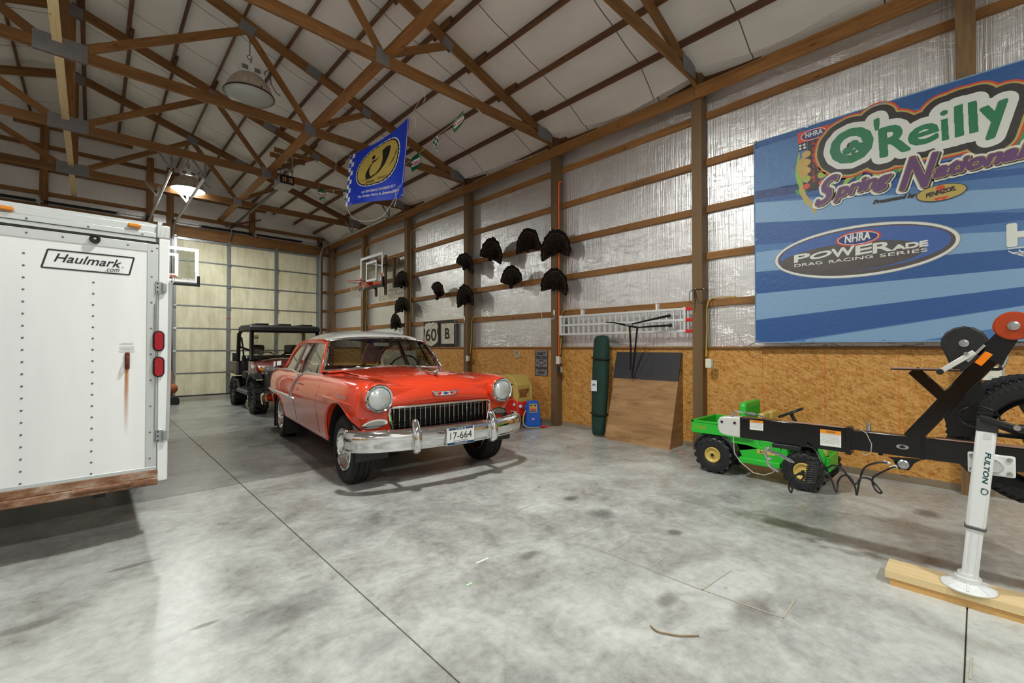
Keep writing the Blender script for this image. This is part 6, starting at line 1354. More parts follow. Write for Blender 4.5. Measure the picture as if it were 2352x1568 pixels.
# ================================================================= basketball hoops
M_ORANGE = S('hoop orange', 214, 66, 34, .4); M_NET = S('net cord', 206, 200, 190, .8); M_ACR = m_glass('acrylic backboard', (.80,.82,.82,1), .2)
def hoop_board(e, c, U, n, W_, H_, fade=False):
    """backboard centred at c, U along its width, n its front normal"""
    U, n = Vector(U), Vector(n); Z = V(0,0,1); c = Vector(c)
    def bx(u0,u1,z0,z1,d0,d1,nm,mat,p=None): 
        m = MB(); vs = [c+U*u+Z*z+n*d for d in (d0,d1) for u,z in ((u0,z0),(u1,z0),(u1,z1),(u0,z1))]
        m.add(vs, [(0,1,2,3),(7,6,5,4),(0,4,5,1),(1,5,6,2),(2,6,7,3),(3,7,4,0)]); return m.done(nm, mat, p or e, True, smooth=False)
    bd = bx(-W_/2,W_/2,-H_/2,H_/2,-.012,0,'backboard',M_ACR)
    lo = M_ORANGE if fade else M_WHITE
    for a in ((-W_/2,W_/2,H_/2-.07,H_/2,M_WHITE),(-W_/2,-W_/2+.07,-H_/2+.3,H_/2-.0705,M_WHITE),(W_/2-.07,W_/2,-H_/2+.3,H_/2-.0705,M_WHITE),(-W_/2,-W_/2+.06,-H_/2+.0905,-H_/2+.299,lo),(W_/2-.06,W_/2,-H_/2+.0905,-H_/2+.299,lo)): bx(*a[:4],.001,.004,'border',a[4],bd)
    if True: bx(-W_/2,W_/2,-H_/2+.04,-H_/2+.09,.001,.004,'border',lo,bd)
    for a in ((-.305,.305,.20,.26),(-.305,-.245,-.2095,.1995),(.245,.305,-.2095,.1995),(-.305,.305,-.26,-.21)): bx(*a,.001,.004,'target_square',M_WHITE,bd)
    bx(-W_/2-.02,W_/2+.02,-H_/2-.045,-H_/2+.01,-.03,.02,'edge_pad',M_BLACKP,bd)
    for s in (-1,1): bx(s*(W_/2)-.03,s*(W_/2)+.03,-H_/2-.046,-H_/2+.20,-.031,.022,'edge_pad',M_BLACKP,bd)
    rc_ = c+n*.38+Z*(-H_/2+.10)
    rm = MB().torus(rc_, Z, .228, .009, 40, 8).done('rim', M_ORANGE, e, True)
    MB().bar(rc_-n*.23, c+Z*(-H_/2+.10), .12, .02).bar(c+Z*(-H_/2+.04)+n*.01, c+Z*(-H_/2+.14)+n*.01, .13,.02,U).tube([rc_-n*.2+U*.1, c+n*.01+U*.05+Z*(-H_/2-.0)], .008, 6).tube([rc_-n*.2-U*.1, c+n*.01-U*.05+Z*(-H_/2-.0)], .008, 6).done('rim_bracket', M_ORANGE, rm, True)
    nm = MB(); k = 12
    lev = [(.225,0),(.20,-.09),(.165,-.18),(.135,-.27),(.125,-.36),(.13,-.42)]
    def np_(i,j): 
        r,z = lev[j]; a = 2*pi*(i+.5*(j % 2))/k; return rc_ + V(cos(a)*r, sin(a)*r, z)
    for j in range(len(lev)-1):
        for i in range(k):
            q = np_(i,j); i2 = i if j % 2 == 0 else i+1
            nm.tube([q, np_(i2,j+1)], .004, 4, caps=False).tube([q, np_(i2-1,j+1)], .004, 4, caps=False)
    nm.done('net', M_NET, e, True)
    return bd
h2 = thing('wall_hoop', 'wall-mounted basketball hoop with clear backboard and orange lower border', 'basketball hoop', (5.7, 10.98, 2.9))
b2 = hoop_board(h2, (5.33,10.99,3.33), (0,-1,0), (-1,0,0), 1.28, .84, True)
for y in (10.72, 11.25): beam('mount_board', (5.60, y, 2.7), (5.60, y, 3.75), .09, .038, M_POST, h2, up=(1,0,0))
for z in (3.0, 3.58):
    MB().bar((5.34,10.8,z),(5.6,10.72,z-.1),.03,.03).bar((5.34,11.2,z),(5.6,11.25,z-.1),.03,.03).done('mount_arm', M_BLACK, h2, True)
beam('mount_board', (5.64, 10.1, 3.52), (5.64, 11.9, 3.52), .038, .14, M_POST, h2)
beam('mount_board', (5.62, 10.30, 2.85), (5.62, 10.30, 3.62), .09, .038, M_POST, h2, up=(1,0,0))
MB().prism([(.03*cos(a),.05*sin(a)) for a in [2*pi*i/16 for i in range(16)]], (5.324,10.45,3.07), (0,-1,0), (0,0,1), (-.002,0,0)).done('ball_logo', M_WHITE, h2, True)
h1 = thing('portable_hoop', 'portable basketball hoop on a weighted base behind the white trailer', 'basketball hoop', (1.15, 12.9, 0))
b1 = hoop_board(h1, (1.14,12.72,3.225), (1,0,0), (0,-1,0), 1.38, .84)
lettering('SPALDING', V(1.50,12.712,2.885), V(.27,0,0), V(0,0,.05), M_WHITE, h1)
MB().tube([(1.38,13.25,.15),(1.36,13.2,1.2),(1.33,13.1,2.2),(1.28,12.95,3.1)], .045, 10).tube([(1.30,13.0,2.6),(1.14,12.75,2.9)], .025, 8).tube([(1.30,12.98,3.1),(1.14,12.75,3.45)], .025, 8).done('pole', M_BLACK, h1, True)
MB().prism([(.78,.0),(1.50,.0),(1.50,.14),(1.42,.20),(.86,.20),(.78,.14)], (0,12.75,0), (1,0,0), (0,0,1), (0,.95,0)).done('weighted_base', M_BLACKP, h1, True, bevel=.03, seg=3)
for x in (1.30, 1.43): MB().lathe([(.035,-.02),(.035,.02)], 14, (x,12.74,.07), (0,1,0)).done('base_wheel', M_DKP, h1, True)
MB().bar((1.36,12.95,.2),(1.40,13.2,.75),.06,.10).done('base_strut', S('strut brown', 112,70,44,.5), h1, True, bevel=.01)
MB().ell((1.40,12.92,.36), (.085,.085,.105), 18, 12).done('ball_holder', S('basketball leather', 156,84,40,.7), h1, True)
# ================================================================= ladder
M_FIB = S('ladder aluminium', 222,224,224,.35,.25)
ld = thing('extension_ladder', 'aluminium extension ladder hung flat on the wall with red end caps', 'ladder', (PX+.06, 3.75, 1.5))
lz = [1.535, 1.683, 1.828]; ly0, ly1 = 2.68, 4.80; PXs = PX; PX = PX+.072
for z in lz: MB().box(PX-.05, PX-.005, ly0, ly1+.02, z-.017, z+.017).done('rail', M_FIB, ld, True, bevel=.004)
for j in range(2):
    for i in range(22):
        y = ly1-.05-i*.101
        MB().box(PX-.040, PX-.015, y-.008, y+.008, lz[j]+.016, lz[j+1]-.016).done('rung', M_FIB, ld, True, smooth=False)
MB().box(PX-.055, PX+.0, ly1, ly1+.035, 1.52, 1.853).done('end_plate', M_FIB, ld, True, bevel=.004)
MB().box(PX-.055, PX+.0, ly0-.02, ly0+.01, 1.52, 1.853).done('end_plate', M_FIB, ld, True, bevel=.004)
for z in lz: MB().box(PX-.05, PX-.003, 2.565, 2.67, z-.022, z+.022).done('end_cap', S('ladder cap red', 206,44,28,.4), ld, True, bevel=.008)
for y in (4.41, 3.10): MB().box(PX-.004, PX+.068, y-.012, y+.012, 1.84, 1.93).done('wall_hook', M_WHITE, ld, True, smooth=False)
PX = PXs
# ================================================================= canopy bag, ramp, black rack
M_BAG = S('dark green canvas', 12, 52, 42, .75)
bg = thing('canopy_bag', 'tall dark green canopy bag with black straps leaning on the wall', 'bag', (5.50, 3.86, 0))
rows = []
for i, (z, x, w_, d) in enumerate(((.02,5.46,.085,.07),(.06,5.465,.10,.085),(.4,5.515,.125,.10),(.8,5.565,.135,.105),(1.1,5.60,.14,.10),(1.35,5.63,.135,.095),(1.46,5.645,.13,.09),(1.505,5.65,.10,.06))):
    y = 3.89+.045*z
    rows.append([(x+d*cos(a)*(1 if abs(cos(a)) < .8 else .92), y+w_*sin(a)*(1+.04*sin(3*a+i)), z+.01*sin(2*a)) for a in [2*pi*k/20 for k in range(20)]])
mbg = MB().grid(rows, True); n_ = 20; mbg.f.append(tuple(range(n_-1,-1,-1))); mbg.f.append(tuple((len(rows)-1)*n_+k for k in range(n_)))
mbg.done('bag_body', M_BAG, bg, True, sub=1, ang=60)
for z, x, w_ in ((1.15,5.605,.148),(.33,5.51,.128)): MB().tube([(x+.112*cos(a), 3.89+.045*z+w_*sin(a), z+.012*sin(a)) for a in [2*pi*k/24 for k in range(24)]], .012, 6, closed=True).done('strap', M_BLACKP, bg, True)
lab_ = MB().box(5.435,5.442,3.90,4.0,.67,.83).done('label_patch', S('patch white', 224,228,232,.5), bg, True, smooth=False)
MB().torus((5.434,3.945,.755),(1,0,.4),.022,.005,18,5).done('label_print', S('patch blue', 40,90,160), bg, True)
M_PLY = m_osb('plywood', srgb(132,88,52), srgb(158,110,68), srgb(172,124,80)); M_PLYD = S('black stained plywood', 44,42,46,.6)
def m_ply():
    t = NT('plywood veneer'); n = t.noise(t.coords((1.0, 1.2, 7)), 1.5, 6, .6, 1.0); t.p(Base_Color=t.ramp(n, [(.3, srgb(132,94,58)), (.55, srgb(164,124,80)), (.75, srgb(182,142,98))]), Roughness=.6); t.bump(n, .1, .003); return t.m
M_PLY = m_ply()
rp = thing('plywood_ramp', 'plywood ramp with a black top section leaning against the wall', 'ramp', (5.6, 3.26, 0))
def rx(z): return 5.40 + (5.755-5.40)*z/1.25
ya, yb = 3.755, 2.745
def slab(z0, z1, nm, mat, y0, y1, lift=0): MB().prism([(rx(z0)-lift, z0), (rx(z1)-lift, z1), (rx(z1)+.018, z1), (rx(z0)+.018, z0)], (0,y1,0), (1,0,0), (0,0,1), (0,y0-y1,0)).done(nm, mat, rp, True, smooth=False)
slab(0, .868, 'plywood_sheet', M_PLY, ya-.02, yb)
slab(.868, 1.25, 'black_sheet', M_PLYD, ya, yb+.40, .004); slab(.868, 1.25, 'black_sheet', M_PLYD, yb+.398, yb, .0045)
MB().prism([(rx(0)+.02,0),(5.775,0),(5.775,.9),(rx(1.0)+.02,1.0)], (0,yb+.004,0), (1,0,0), (0,0,1), (0,.018,0)).done('side_board', M_PLY, rp, True, smooth=False)
MB().prism([(rx(0)+.02,0),(5.775,0),(5.775,.9),(rx(1.0)+.02,1.0)], (0,ya-.045,0), (1,0,0), (0,0,1), (0,.018,0)).done('side_board', M_PLY, rp, True, smooth=False)
rk = thing('bike_rack', 'black tubular hitch rack propped on the plywood ramp with arms spread', 'rack', (5.5, 3.35, .88))
def kp(px, py, x=5.48): return survey(px, py, 0, x)
MB().tube([kp(1448,849,5.60), kp(1449,800,5.56), kp(1446,748,5.48)], .013, 8).tube([kp(1452,867,5.59), kp(1458,810,5.54), kp(1464,750,5.46)], .013, 8).done('upright', M_BLACK, rk, True)
MB().tube([kp(1391,740), kp(1412,741), kp(1432,745), kp(1464,752)], [.006,.009,.016,.014], 8).tube([kp(1446,745), kp(1490,735), kp(1535,725)], [.010,.013,.017], 8).tube([kp(1464,752), kp(1500,749), kp(1538,747)], [.010,.013,.015], 8).done('arm', M_BLACK, rk, True)
for q in ((1536,725),(1539,747)): MB().lathe([(.022,-.01),(.022,.02)], 12, kp(*q), (0,-1,.1)).done('arm_cap', M_BLACKP, rk, True)
MB().bar(kp(1438,745), kp(1452,746), .04, .03).done('clamp', M_GALV, rk, True, bevel=.004)
for q in ((1434,752),(1450,757)): MB().tube([kp(*q), kp(q[0]-1,q[1]+10)], .006, 5).done('tag_strip', S('yellow tag', 176,150,60), rk, True)
# ================================================================= signs
M_SGNB = S('sign black', 22,26,26,.5)
def m_sign():
    t = NT('old sign enamel'); n = t.noise(t.coords((3,3,3)), 2, 5, .6); t.p(Base_Color=t.ramp(n, [(.3, srgb(168,150,124)), (.45, srgb(206,198,178)), (.7, srgb(216,210,194))]), Roughness=.45); return t.m
M_SGNW = m_sign(); SX = XW-.03
def sgn(px, py, lift=0): return survey(px, py, 0, SX-lift)
a_, b_ = sgn(1010,770), sgn(1047,770); zA, zB = 1.335, 1.93
s2 = MB().box(SX, SX+.006, b_.y, a_.y, zA, zB).done('letter_sign', M_SGNB, bevel=.001); tag(s2, 'black framed highway sign with the letter B', 'sign')
wy = a_.y-b_.y; MB().box(SX-.002, SX, b_.y+.11*wy, a_.y-.10*wy, zA+.07, zB-.07).done('sign_face', M_SGNW, s2, True, smooth=False)
lettering('B', V(SX-.004, a_.y-.34*wy, zA+.17), V(0,-.30*wy,0), V(0,0,.25), M_SGNB, s2, offset=.03)
MB().tube([(SX+.0,b_.y-.004,zA),(SX,b_.y-.004,zB)], .004, 5).done('edge_bead', S('sign edge', 180,176,160), s2, True)
c_, d_ = sgn(973,770), sgn(1008,770)
s1 = MB().box(SX, SX+.006, d_.y, c_.y, zA, zB).done('highway_sign', M_SGNB, bevel=.001); tag(s1, 'black and white highway shield sign with the number 60', 'sign')
ym, hwy = (c_.y+d_.y)/2, (c_.y-d_.y)/2
sh = [(-.72,.92),(-.55,.86),(-.3,.95),(0,.88),(.3,.95),(.55,.86),(.72,.92),(.96,.58),(.80,.3),(.86,.0),(.97,-.3),(.85,-.65),(.45,-.85),(0,-.98),(-.45,-.85),(-.85,-.65),(-.97,-.3),(-.86,0),(-.80,.3),(-.96,.58)]
decal([V(SX-.002, ym-x*hwy*.95, (zA+zB)/2+z*.29) for x, z in sh], M_SGNW, s1, 'shield')
lettering('60', V(SX-.004, ym+hwy*.74, zA+.13), V(0,-hwy*1.46,0), V(0,0,.30), M_SGNB, s1, offset=.02)
cs = V(0,0,0); q0, q1 = survey(1229,804,0,XW-.02), survey(1258,864,0,XW-.02)
def m_tread():
    t = NT('diamond plate'); w1 = t.n('ShaderNodeTexWave', {'Vector': t.coords((1,1,1), (pi/4,0,0)), 'Scale': 28.0}, bands_direction='Y').outputs['Fac']; w2 = t.n('ShaderNodeTexWave', {'Vector': t.coords((1,1,1), (pi/4,0,0)), 'Scale': 28.0}, bands_direction='Z').outputs['Fac']
    h = t.math('MULTIPLY', w1, w2); t.p(Base_Color=t.ramp(h, [(.2, srgb(92,90,94)), (.6, srgb(206,204,208))]), Metallic=.4, Roughness=.35); t.bump(h, .4, .004); return t.m
s3 = MB().box(XW-.02, XW-.012, q1.y, q0.y, q1.z, q0.z).done('parking_sign', m_tread(), smooth=False); tag(s3, 'diamond plate truck parking sign with black letters and a bow tie emblem', 'sign')
H3, W3 = q0.z-q1.z, q0.y-q1.y
for s_, f0, f1, k in (('CHEVY',.80,.92,.74),('TRUCKS',.645,.775,.86),('PARKING',.245,.365,.88),('ONLY',.075,.195,.56)): lettering(s_, V(XW-.022, (q0.y+q1.y)/2+W3*k/2, q1.z+H3*f0), V(0,-W3*k,0), V(0,0,H3*(f1-f0)), M_SGNB, s3, offset=.045)
bt_ = [(-.5,-.18),(-.18,-.18),(-.18,-.5),(.18,-.5),(.18,-.18),(.4,-.18),(.5,.18),(.18,.18),(.18,.5),(-.18,.5),(-.18,.18),(-.4,.18)]
decal([V(XW-.0215, (q0.y+q1.y)/2-x*W3*.8, q1.z+H3*.51+z*H3*.2) for x, z in bt_], M_SGNB, s3, 'bow_tie'); decal([V(XW-.023, (q0.y+q1.y)/2-x*W3*.62, q1.z+H3*.51+z*H3*.13) for x, z in bt_], S('sign steel', 150,148,150,.4,.4), s3, 'bow_tie')
MB().tube([(XW-.021,q0.y-.004,q1.z+.004),(XW-.021,q0.y-.004,q0.z-.004),(XW-.021,q1.y+.004,q0.z-.004),(XW-.021,q1.y+.004,q1.z+.004)], .005, 5, closed=True).done('sign_border', M_SGNB, s3, True)
g0 = survey(1188,813,0,XW-.02); gm = MB()
N_ = 24; gm.grid([[g0+V(d,r*cos(2*pi*i/N_),r*sin(2*pi*i/N_)) for i in range(N_)] for d, r in ((-.008,.075),(-.008,.040),(.006,.040),(.006,.075),(-.008,.075))], True)
gr_ = gm.done('flange_ring', S('pale ring', 200,192,184,.45)); tag(gr_, 'round pale metal ring with bolt holes nailed to the wall panel', 'ring')
for i in range(10): MB().lathe([(.009,0),(.009,-.003),(0,-.003)], 8, g0+V(-.0075,.058*cos(2*pi*i/10),.058*sin(2*pi*i/10)), (1,0,0)).done('bolt_hole', M_BLACKP, gr_, True)
# boards seen behind the car
wb_ = MB().box(PX+.02, PX+.05, 9.98, 11.25, 1.40, 1.79).done('white_board', S('white board', 226,228,226,.5), bevel=.004); tag(wb_, 'white board on the wall just above the car roof', 'board')
gb = MB().box(PX-.04, PX-.015, 9.25, 11.0, .78, 1.24).done('weathered_board', M_SGNW, bevel=.006); tag(gb, 'pale weathered board seen through the car windscreen', 'board')
ss = MB().prism([(11.45,.82),(12.45,.82),(12.45,.9),(11.95,1.42),(11.45,.9)], (XW-.05,0,0), (0,1,0), (0,0,1), (.008,0,0)).done('school_sign', S('school yellow', 196,160,60,.5), smooth=False); tag(ss, 'yellow school sign on the wall, seen through the car windows', 'sign')
lettering('SCHOOL', V(XW-.052,12.3,.85), V(0,-.7,0), V(0,0,.13), M_SGNB, ss)
# ================================================================= outlets, cords, wire hooks
M_OUT = S('ivory outlet', 226,224,206,.4); M_ROMEX = S('yellow cable', 196,164,72,.55); M_ORC = S('orange cord', 238,98,22,.5)
def outlet(px, py, lab, x=PX-.03, dark=False, h_=.115, w_=.07):
    p = survey(px, py, 0, x); o = thing('outlet', lab, 'outlet', (x, p.y, p.z), 0, 'wall outlets')
    MB().box(-.002,.03,-w_/2-.02,w_/2-.005,-h_/2+.01,h_/2-.01).done('junction_box', S('box grey', 176,170,156,.5), o, bevel=.004)
    MB().box(-.008,.0,-w_/2,w_/2,-h_/2,h_/2).done('cover_plate', M_OUT if not dark else M_DKP, o, bevel=.003)
    for dz in (.027,-.027) if not dark else (0,):
        f_ = MB().prism([(.016*cos(a),.018*sin(a)*.85) for a in [2*pi*i/16 for i in range(16)]], (-.0075,0,dz), (0,1,0), (0,0,1), (-.003,0,0)).done('socket', M_OUT if not dark else M_BLACKP, o)
        for dy in (-.006,.006): MB().box(-.0115,-.0105,dy-.001,dy+.001,dz-.002,dz+.006).done('slot', M_BLACKP, o, smooth=False)
    return o
outlet(1627, 834, 'white outlet on the post between ramp and toy truck'); outlet(1281, 827, 'white outlet on the corded post near the parking sign', h_=.13); outlet(1284, 848, 'dark switch box under the outlet on the corded post', dark=True, h_=.11); outlet(1073, 823, 'small outlet on the post behind the car hood')
outlet(2277, 857, 'double outlet on the wall behind the winch post', x=PX-.03, h_=.12, w_=.12)
def cord(name, lab, pts, r, mat):
    o = MB().tube(spline([Vector(p) for p in pts], 5), r, 6).done(name, mat); tag(o, lab, 'cable'); return o
yp = lambda k: bayY(k)-.078
cord('orange_cord', 'orange cord running down the post beside the turkey fans', [(PX+.10,yp(2)-.02,4.13),(PX+.05,yp(2),4.10),(PX+.03,yp(2)-.004,4.0),(PX+.03,yp(2)-.004,3.0),(PX+.03,yp(2)-.004,2.0),(PX+.03,yp(2)-.004,1.15),(PX+.05,yp(2)-.004,1.0)], .012, M_ORC)
for k, z1, lab in ((1, 1.93, 'yellow cable on the post between ramp and toy truck'), (2, 1.93, 'yellow cable beside the orange cord'), (3, 1.93, 'yellow cable on the post behind the highway signs'), (4, 4.2, 'yellow cable down the post behind the turkey fan column'), (5, 4.2, 'yellow cable down the post behind the wall hoop')):
    cord('yellow_cable', lab, [(XW+.0,yp(k)-.35,z1+.02),(XW-.01,yp(k)-.12,z1+.025),(PX+.10,yp(k)-.015,z1-.03),(PX+.09,yp(k)-.004,z1-.3),(PX+.09,yp(k)-.006,(z1+1.2)/2),(PX+.06,yp(k)-.004,1.2)], .008, M_ROMEX)
wr = thing('wire_rack', 'small black wire rack screwed to the post above the ladder caps', 'rack', (PX, 2.46, 2.0))
def wp(px, py, x=PX-.012): return survey(px, py, 0, x)
MB().tube([wp(1597,664,PX-.005), wp(1622,663), wp(1625,667), wp(1624,693), wp(1620,696), wp(1605,693), wp(1602,690), wp(1597,667,PX-.005)], .004, 6, closed=True).done('wire_loop', M_BLACK, wr, True)
MB().tube([wp(1597,664), wp(1588,667,PX-.12), wp(1584,671,PX-.15), wp(1584,694,PX-.15), wp(1597,697), wp(1594,666)], .004, 6).done('wire_loop', M_BLACK, wr, True)
for q in ((1598,664),(1617,663),(1597,696)): MB().lathe([(.008,0),(.008,-.012),(0,-.014)], 8, wp(*q, PX-.002), (1,0,0)).done('screw', M_ZINC, wr, True)
for lab, pts in (('white wire hook on the corded post left of the ladder', ((1244,718),(1245,732),(1272,732),(1273,722))), ('white wire hook beside the letter B sign', ((1044,734),(1045,743),(1066,743),(1067,736)))):
    hk = thing('wire_hook', lab, 'hook', survey(*pts[3],0,PX)); MB().tube([survey(*pts[0],0,PX-.16), survey(*pts[1],0,PX-.16), survey(*pts[2],0,PX-.02), survey(*pts[3],0,PX-.006)], .004, 6).done('wire', M_WHITE, hk, True); p_ = survey(pts[3][0],pts[3][1]-5,0,PX); MB().box(PX-.008,PX-.001,p_.y-.014,p_.y+.014,p_.z-.04,p_.z+.04).done('bracket', M_WHITE, hk, True)
# ================================================================= litter on the floor
tw = MB().tube(spline([survey(1494,1436,2,.006), survey(1510,1449,2,.008), survey(1535,1455,2,.006), survey(1560,1459,2,.007), survey(1605,1459,2,.005)]), .004, 6).done('twig', S('dry twig', 150,128,100,.9)); tag(tw, 'thin dry curved twig lying on the concrete', 'twig')
cy = MB().tube([survey(1561,1038,2,.009), survey(1570,1040,2,.009)], .008, 8).done('pencil_stub', S('salmon stub', 226,140,108,.6)); tag(cy, 'short salmon coloured stub on the floor beside the ramp', 'stub')
for i, (q, lab) in enumerate((((1108,1287),'white sliver of paper on the open concrete'), ((1078,1341),'pale green scrap on the open concrete'))):
    p = survey(*q, 2, .001); o = MB().box(p.x-.05+.03*i, p.x+.05-.03*i, p.y-.006, p.y+.006, 0, .003).done('paper_scrap', S('scrap %d' % i, 232-40*i,232,226-40*i,.7), bevel=.001); tag(o, lab, 'scrap')
# ================================================================= lamps
def m_lampshade():
    t = NT('frosted prismatic dome'); v = t.coords((1,1,1)); n = t.noise(t.coords((30,30,3)), 1, 3)
    t.p(Base_Color=t.ramp(n, [(.3, srgb(176,160,142)), (.7, srgb(206,194,178))]), Roughness=.4, Metallic=.15); t.bump(n, .2, .004); return t.m
M_DOME = m_lampshade()
def m_lens():
    t = NT('glass lamp lens'); n = t.n('ShaderNodeTexWave', {'Vector': t.coords(), 'Scale': 14.0, 'Distortion': .3}, wave_type='RINGS', rings_direction='Z').outputs['Fac']
    t.p(Base_Color=srgb(205,210,204), Roughness=.18, Transmission_Weight=.35, IOR=1.3); t.bump(n, .3, .004); return t.m
M_LENS = m_lens()
tl = NT('burning lamp lens'); tl.p(Base_Color=(1,1,1,1), Emission_Color=(*LAMP_COL, 1), Emission_Strength=14.0); M_LENS_ON = tl.m
def high_bay(x, y, zb, ztop, lit, label, off=None):
    e = thing('high_bay_lamp', label, 'lamp', (x, y, zb), 0, 'high bay lamps')
    R = .325
    MB().lathe([(R, 0.0), (R+.004, .02), (R-.012, .035), (.30, .075), (.275, .14), (.235, .21), (.18, .27), (.135, .30), (.12, .305)], 40, caps=False).done('reflector_dome', M_DOME, e, solid=.006)
    MB().torus((0,0,.012), (0,0,1), R, .012, 48, 8).done('rim_band', M_BLACK if not lit else M_GALV, e)
    MB().lathe([(R-.006, .012), (R-.02, -.015), (.26, -.05), (.17, -.078), (.08, -.092), (.0, -.096)], 40, caps=False).done('lens' if not off else 'lens_%s_offscreen' % off, M_LENS_ON if lit else M_LENS, e)
    if not lit:
        MB().lathe([(R-.01, .02), (0, .02)], 32, caps=False).done('inner_reflector', S('lamp inner reflector', 214, 216, 210, .4), e)
    MB().box(-.13, .13, -.10, .10, .30, .43).done('ballast_box', M_WHITE, e, bevel=.012)
    MB().box(-.03, .03, -.112, .112, .31, .42).box(-.075,.075,-.06,.06,.43,.475).done('ballast_cover', M_WHITE, e, bevel=.006)
    for sx in (-.08, .08):
        MB().box(sx-.04, sx+.04, -.1045, -.1015, .335, .40).done('vent_label', S('lamp vent grey', 120, 116, 112), e, smooth=False)
    MB().box(.13, .19, -.05, .05, .24, .38).done('junction_box', M_WHITE, e, bevel=.008)
    MB().box(-.03, .10, -R*.93, -R*.93+.006, .03, .06).done('rating_label', S('lamp label', 84, 66, 54), e)
    MB().tube([(0,0,.47), (0,0,.50), (.018,0,.515), (.018,0,.535), (0,0,.55)], .006, 6).torus((0,0,.58), (0,1,0), .03, .005, 16, 6).done('hook', M_BLACK, e)
    L = ztop-zb-.61; n = max(2, int(L/.032)); m = MB()
    for i in range(n):
        z = .61 + L*(i+.5)/n; a = (1,0,0) if i % 2 else (0,1,0)
        m.tube([(V(*a)*(cos(t_)*.009)) + V(0,0,z+sin(t_)*.021) for t_ in [2*pi*q/8 for q in range(8)]], .0028, 4, closed=True)
    m.done('chain', M_BLACK, e)
    m = MB().tube([(.17, 0, .30), (.21, 0, .46), (.24, 0, .50), (.27, 0, .46), (.29, 0, .30), (.36, 0, .20), (.42, .0, .17)], .006, 6); m.done('power_cord', M_BLACKP, e)
    if lit:
        nm = 'lamp_light' if not off else 'lamp_%s_offscreen' % off; l = bpy.data.lights.new(nm, 'AREA'); l.shape = 'DISK'; l.size = .3; l.energy = LAMP_W; l.color = LAMP_COL; l.spread = radians(180)
        lo = bpy.data.objects.new(nm, l); COL.objects.link(lo); lo.parent = e; lo.location = (0, 0, -.11)
    return e
LX = 1.66
high_bay(LX, bayY(3), 5.02, 6.05, False, 'unlit glass high bay lamp on a chain in front of the blue flag truss')
high_bay(1.55, bayY(5), 4.86, 6.05, True, 'brightly burning high bay lamp near the garage door')
for y, lab, pw in ((bayY(1), 'burning high bay lamp over the open floor beside the car', 'right_near'), (bayY(-1), 'burning high bay lamp behind the photographer', 'right_back')):
    high_bay(LX, y, 4.95, 6.05, True, lab, pw)
for y, lab, pw in ((bayY(3), 'burning high bay lamp over the front of the white trailer', 'left_far'), (bayY(-1), 'burning high bay lamp left of the photographer', 'left_back')):
    high_bay(2*RIDGE-LX, y, 4.95, 6.05, True, lab, pw)
# ================================================================= flag, pennants and door opener under the roof
M_FLAG = m_vinyl('flag blue', 16, 62, 206, .18); M_FGOLD = m_vinyl('flag gold', 196,172,84,.3); M_FBLK = m_vinyl('flag black', 16,16,20,.3); M_FW = m_vinyl('flag white', 230,232,232,.35); M_STR = S('white string', 206,198,184,.8)
UL, UR, LL, LR = V(3.05,7.0,4.43), V(3.28,5.58,4.63), V(2.965,7.02,3.585), V(3.22,5.74,3.50)
def fl(a, b, lift=0):
    """point of the flag: a along the width, b up"""
    p = LL.lerp(LR, a).lerp(UL.lerp(UR, a), b); sag = -.16*sin(pi*a)*(b)*.9 + .03*sin(pi*a)*(1-b)
    curl = .10*sin(a*5.2+1.2*b)*(.4+.6*(1-b)) ; nrm = V(-.985,-.17,0)
    top = .075*sin(pi*a)*b
    return p + V(0,0,-top*.6) + nrm*(curl*.5+lift)
flag = MB().grid([[fl(i/24, j/14) for i in range(25)] for j in range(15)]).done('snowmobile_flag', M_FLAG, ang=80); tag(flag, 'blue snowmobile belt flag with gold oval hanging from the trusses', 'flag')
def flag_patch(poly, mat, lift, nm, res=1):
    """fine polygon on the flag surface"""
    tri = tessellate_polygon([[V(a,b,0) for a, b in poly]]); bm_ = bmesh.new(); vs = [bm_.verts.new((a,b,0)) for a, b in poly]
    for t_ in tri:
        try: bm_.faces.new([vs[i] for i in t_])
        except ValueError: pass
    for _ in range(res): bmesh.ops.subdivide_edges(bm_, edges=[e for e in bm_.edges if e.calc_length() > .05], cuts=2, use_grid_fill=True)
    bmesh.ops.triangulate(bm_, faces=bm_.faces)
    me = bpy.data.meshes.new(nm); bm_.to_mesh(me); bm_.free()
    for v in me.vertices: v.co = fl(v.co.x, v.co.y, lift)
    return link(nm, me, mat, flag, True)
oc, orx, ory = (.53,.60), .335, .31
def opt(k, a): return (oc[0]+orx*k*cos(a)*(abs(cos(a))**-.25 if abs(cos(a)) > .01 else 1), oc[1]+ory*k*sin(a)+(.04*cos(a)))
flag_patch([opt(1.05, 2*pi*i/56) for i in range(56)], M_FW, .003, 'oval_border', 2); 
flag_patch([opt(1.03 if i % 2 else .985, 2*pi*i/72) for i in range(72)], M_FBLK, .005, 'belt_teeth', 2); flag_patch([opt(.95, 2*pi*i/56) for i in range(56)], M_FGOLD, .0075, 'oval_field', 2)
flag_patch([(.42,.42),(.52,.46),(.58,.54),(.60,.66),(.58,.80),(.65,.83),(.72,.80),(.70,.68),(.65,.57),(.57,.47),(.46,.40),(.30,.38)], M_FBLK, .010, 'snow_rider', 1)
flag_patch([(.36,.52),(.36,.44),(.40,.40),(.46,.41),(.43,.46),(.41,.52),(.42,.60),(.45,.66),(.41,.63)], M_FBLK, .010, 'snow_rider', 1)
flag_patch([(.45+.026*cos(a),.75+.034*sin(a)) for a in [2*pi*i/14 for i in range(14)]], M_FBLK, .010, 'snow_rider', 1); flag_patch([(.43,.69),(.44,.655),(.50,.68),(.56,.73),(.50,.70)], M_FBLK, .010, 'snow_rider', 1)
